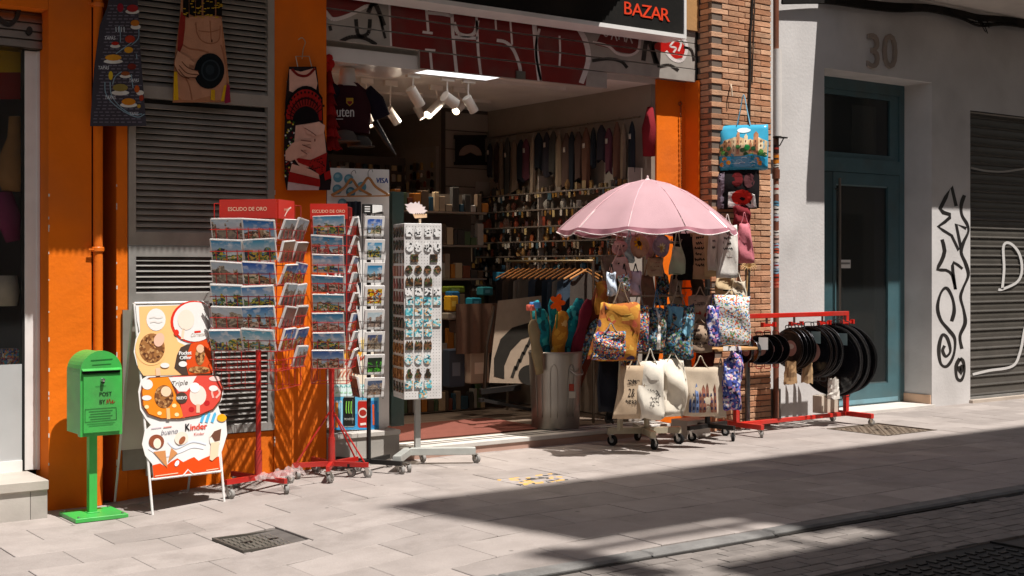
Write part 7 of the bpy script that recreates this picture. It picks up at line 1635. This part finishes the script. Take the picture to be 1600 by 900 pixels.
# toys and boxes mid shop
goods = [(706, 455, 718, 475, 11.2, '2c6a94', 'blue plastic toy on the middle shelf'), (738, 465, 752, 480, 11.0, '1f7a8c', 'turquoise toy below the blue one'), (704, 462, 716, 486, 10.9, 'c99a24', 'yellow doll figure left of the turquoise toy'), (700, 447, 726, 458, 11.3, '6a7a28', 'lime green toy bag on the middle shelf'), (755, 448, 770, 462, 11.2, '2a6a70', 'teal pouch right of the blue toy'), (700, 488, 735, 500, 10.9, '8a8274', 'grey carton under the yellow doll'),
         (736, 548, 764, 600, 10.9, 'b5a08c', 'tall cream carton standing on the floor'), (712, 500, 734, 520, 10.9, '5a4c44', 'brown carton in the middle of the shop'), (742, 498, 764, 545, 11.0, '6d4a40', 'reddish carton above the cream one'), (702, 545, 726, 606, 11.0, '3c4450', 'dark blue carton on the floor'), (780, 425, 795, 440, 11.4, '2f7a9c', 'first blue souvenir tin on the back shelf'), (797, 425, 812, 440, 11.4, 'c2622c', 'orange souvenir tin between the blue ones'), (814, 426, 832, 441, 11.4, '2a8aa4', 'second blue souvenir tin on the back shelf')]
for (a, b, c_, d_, Y, col, lb) in goods:
    p0, p1 = at(a, d_, Y), at(c_, b, Y); m = MB(); m.box(p0.x, Y, p0.z, p1.x, Y+.12, p1.z, H(col), 'plastic', ch=min(.012, (p1.x-p0.x)*.15)); m.box(p0.x+(p1.x-p0.x)*.2, Y-.003, p0.z+(p1.z-p0.z)*.3, p0.x+(p1.x-p0.x)*.7, Y-.0005, p0.z+(p1.z-p0.z)*.65, tuple(min(.8, x_*1.6+.08) for x_ in H(col)), 'paper')
    m.build('boxed_toy' if d_ < 490 else 'carton', label=lb, cat='toy' if d_ < 490 else 'box')
msh = thing('middle_shelves', (7.0, 11.5, FZ), 'dark shelf unit crowded with toys in the middle of the shop', 'shelf')
for z_ in (.75, 1.15, 1.5, 1.85, 2.2): part('shelf', msh, lambda m: m.box(6.6, 11.45, z_-.02, 8.05, 11.75, z_, H('7d7064'), 'paint'))
part('back', msh, lambda m: m.box(6.6, 11.75, FZ, 8.05, 11.77, 2.4, H('5d5248'), 'paint'))
def clutter(m):
    for z_ in (.12, .75, 1.15, 1.5, 1.85, 2.2):
        x = 6.63
        while x < 8.0:
            w = rg.uniform(.03, .09); h = rg.uniform(.06, .26); m.box(x, 11.46, z_+.001, x+w, 11.46+rg.uniform(.04, .1), z_+h, H(rg.choice(['5a4a3c', '8a7a68', '3c3a38', '6d3a2c', '2c4a5a', 'b09a7c', 'a86a2c', '4a5a40', '9a948c'])), 'gloss', ch=.005); x += w + rg.uniform(.003, .02)
o = part('packed_goods', msh, clutter); o['kind'] = 'stuff'
# straw basket and scarf in the left window
m = MB(); m.lathe([(0, 0), (.10, .01), (.13, .12), (.115, .26), (.06, .40), (.05, .55)], 16, at(25, 300, 9.9), col=H('8a6238'), m='cloth'); m.build('straw_basket', label='brown straw basket hanging in the left shop window', cat='basket', smooth='all')
m = MB(); m.tube([at(8, 300, 9.9), at(14, 340, 9.88), at(22, 376, 9.9)], [.05, .09, .06], 10, H('7a2c4c'), 'cloth', flat=.5); m.build('purple_scarf', label='purple scarf hanging in the left shop window', cat='scarf', smooth='all')
m = MB(); m.lathe([(0, 0), (.10, 0), (.12, .1), (.10, .22), (0, .22)], 14, at(4, 478, 9.85), col=H('a89c8a'), m='cloth'); m.build('pale_pot', label='pale pot on the sill of the left shop window', cat='pot', smooth='all')
m = MB(); m.box(at(4, 486, 9.8).x, 9.8, .905, at(30, 486, 9.8).x, 9.9, 1.02, (.5,.4,.3), 'mosaic', ch=.01); m.build('souvenir_box', label='colourful souvenir box on the sill of the left shop window', cat='box')
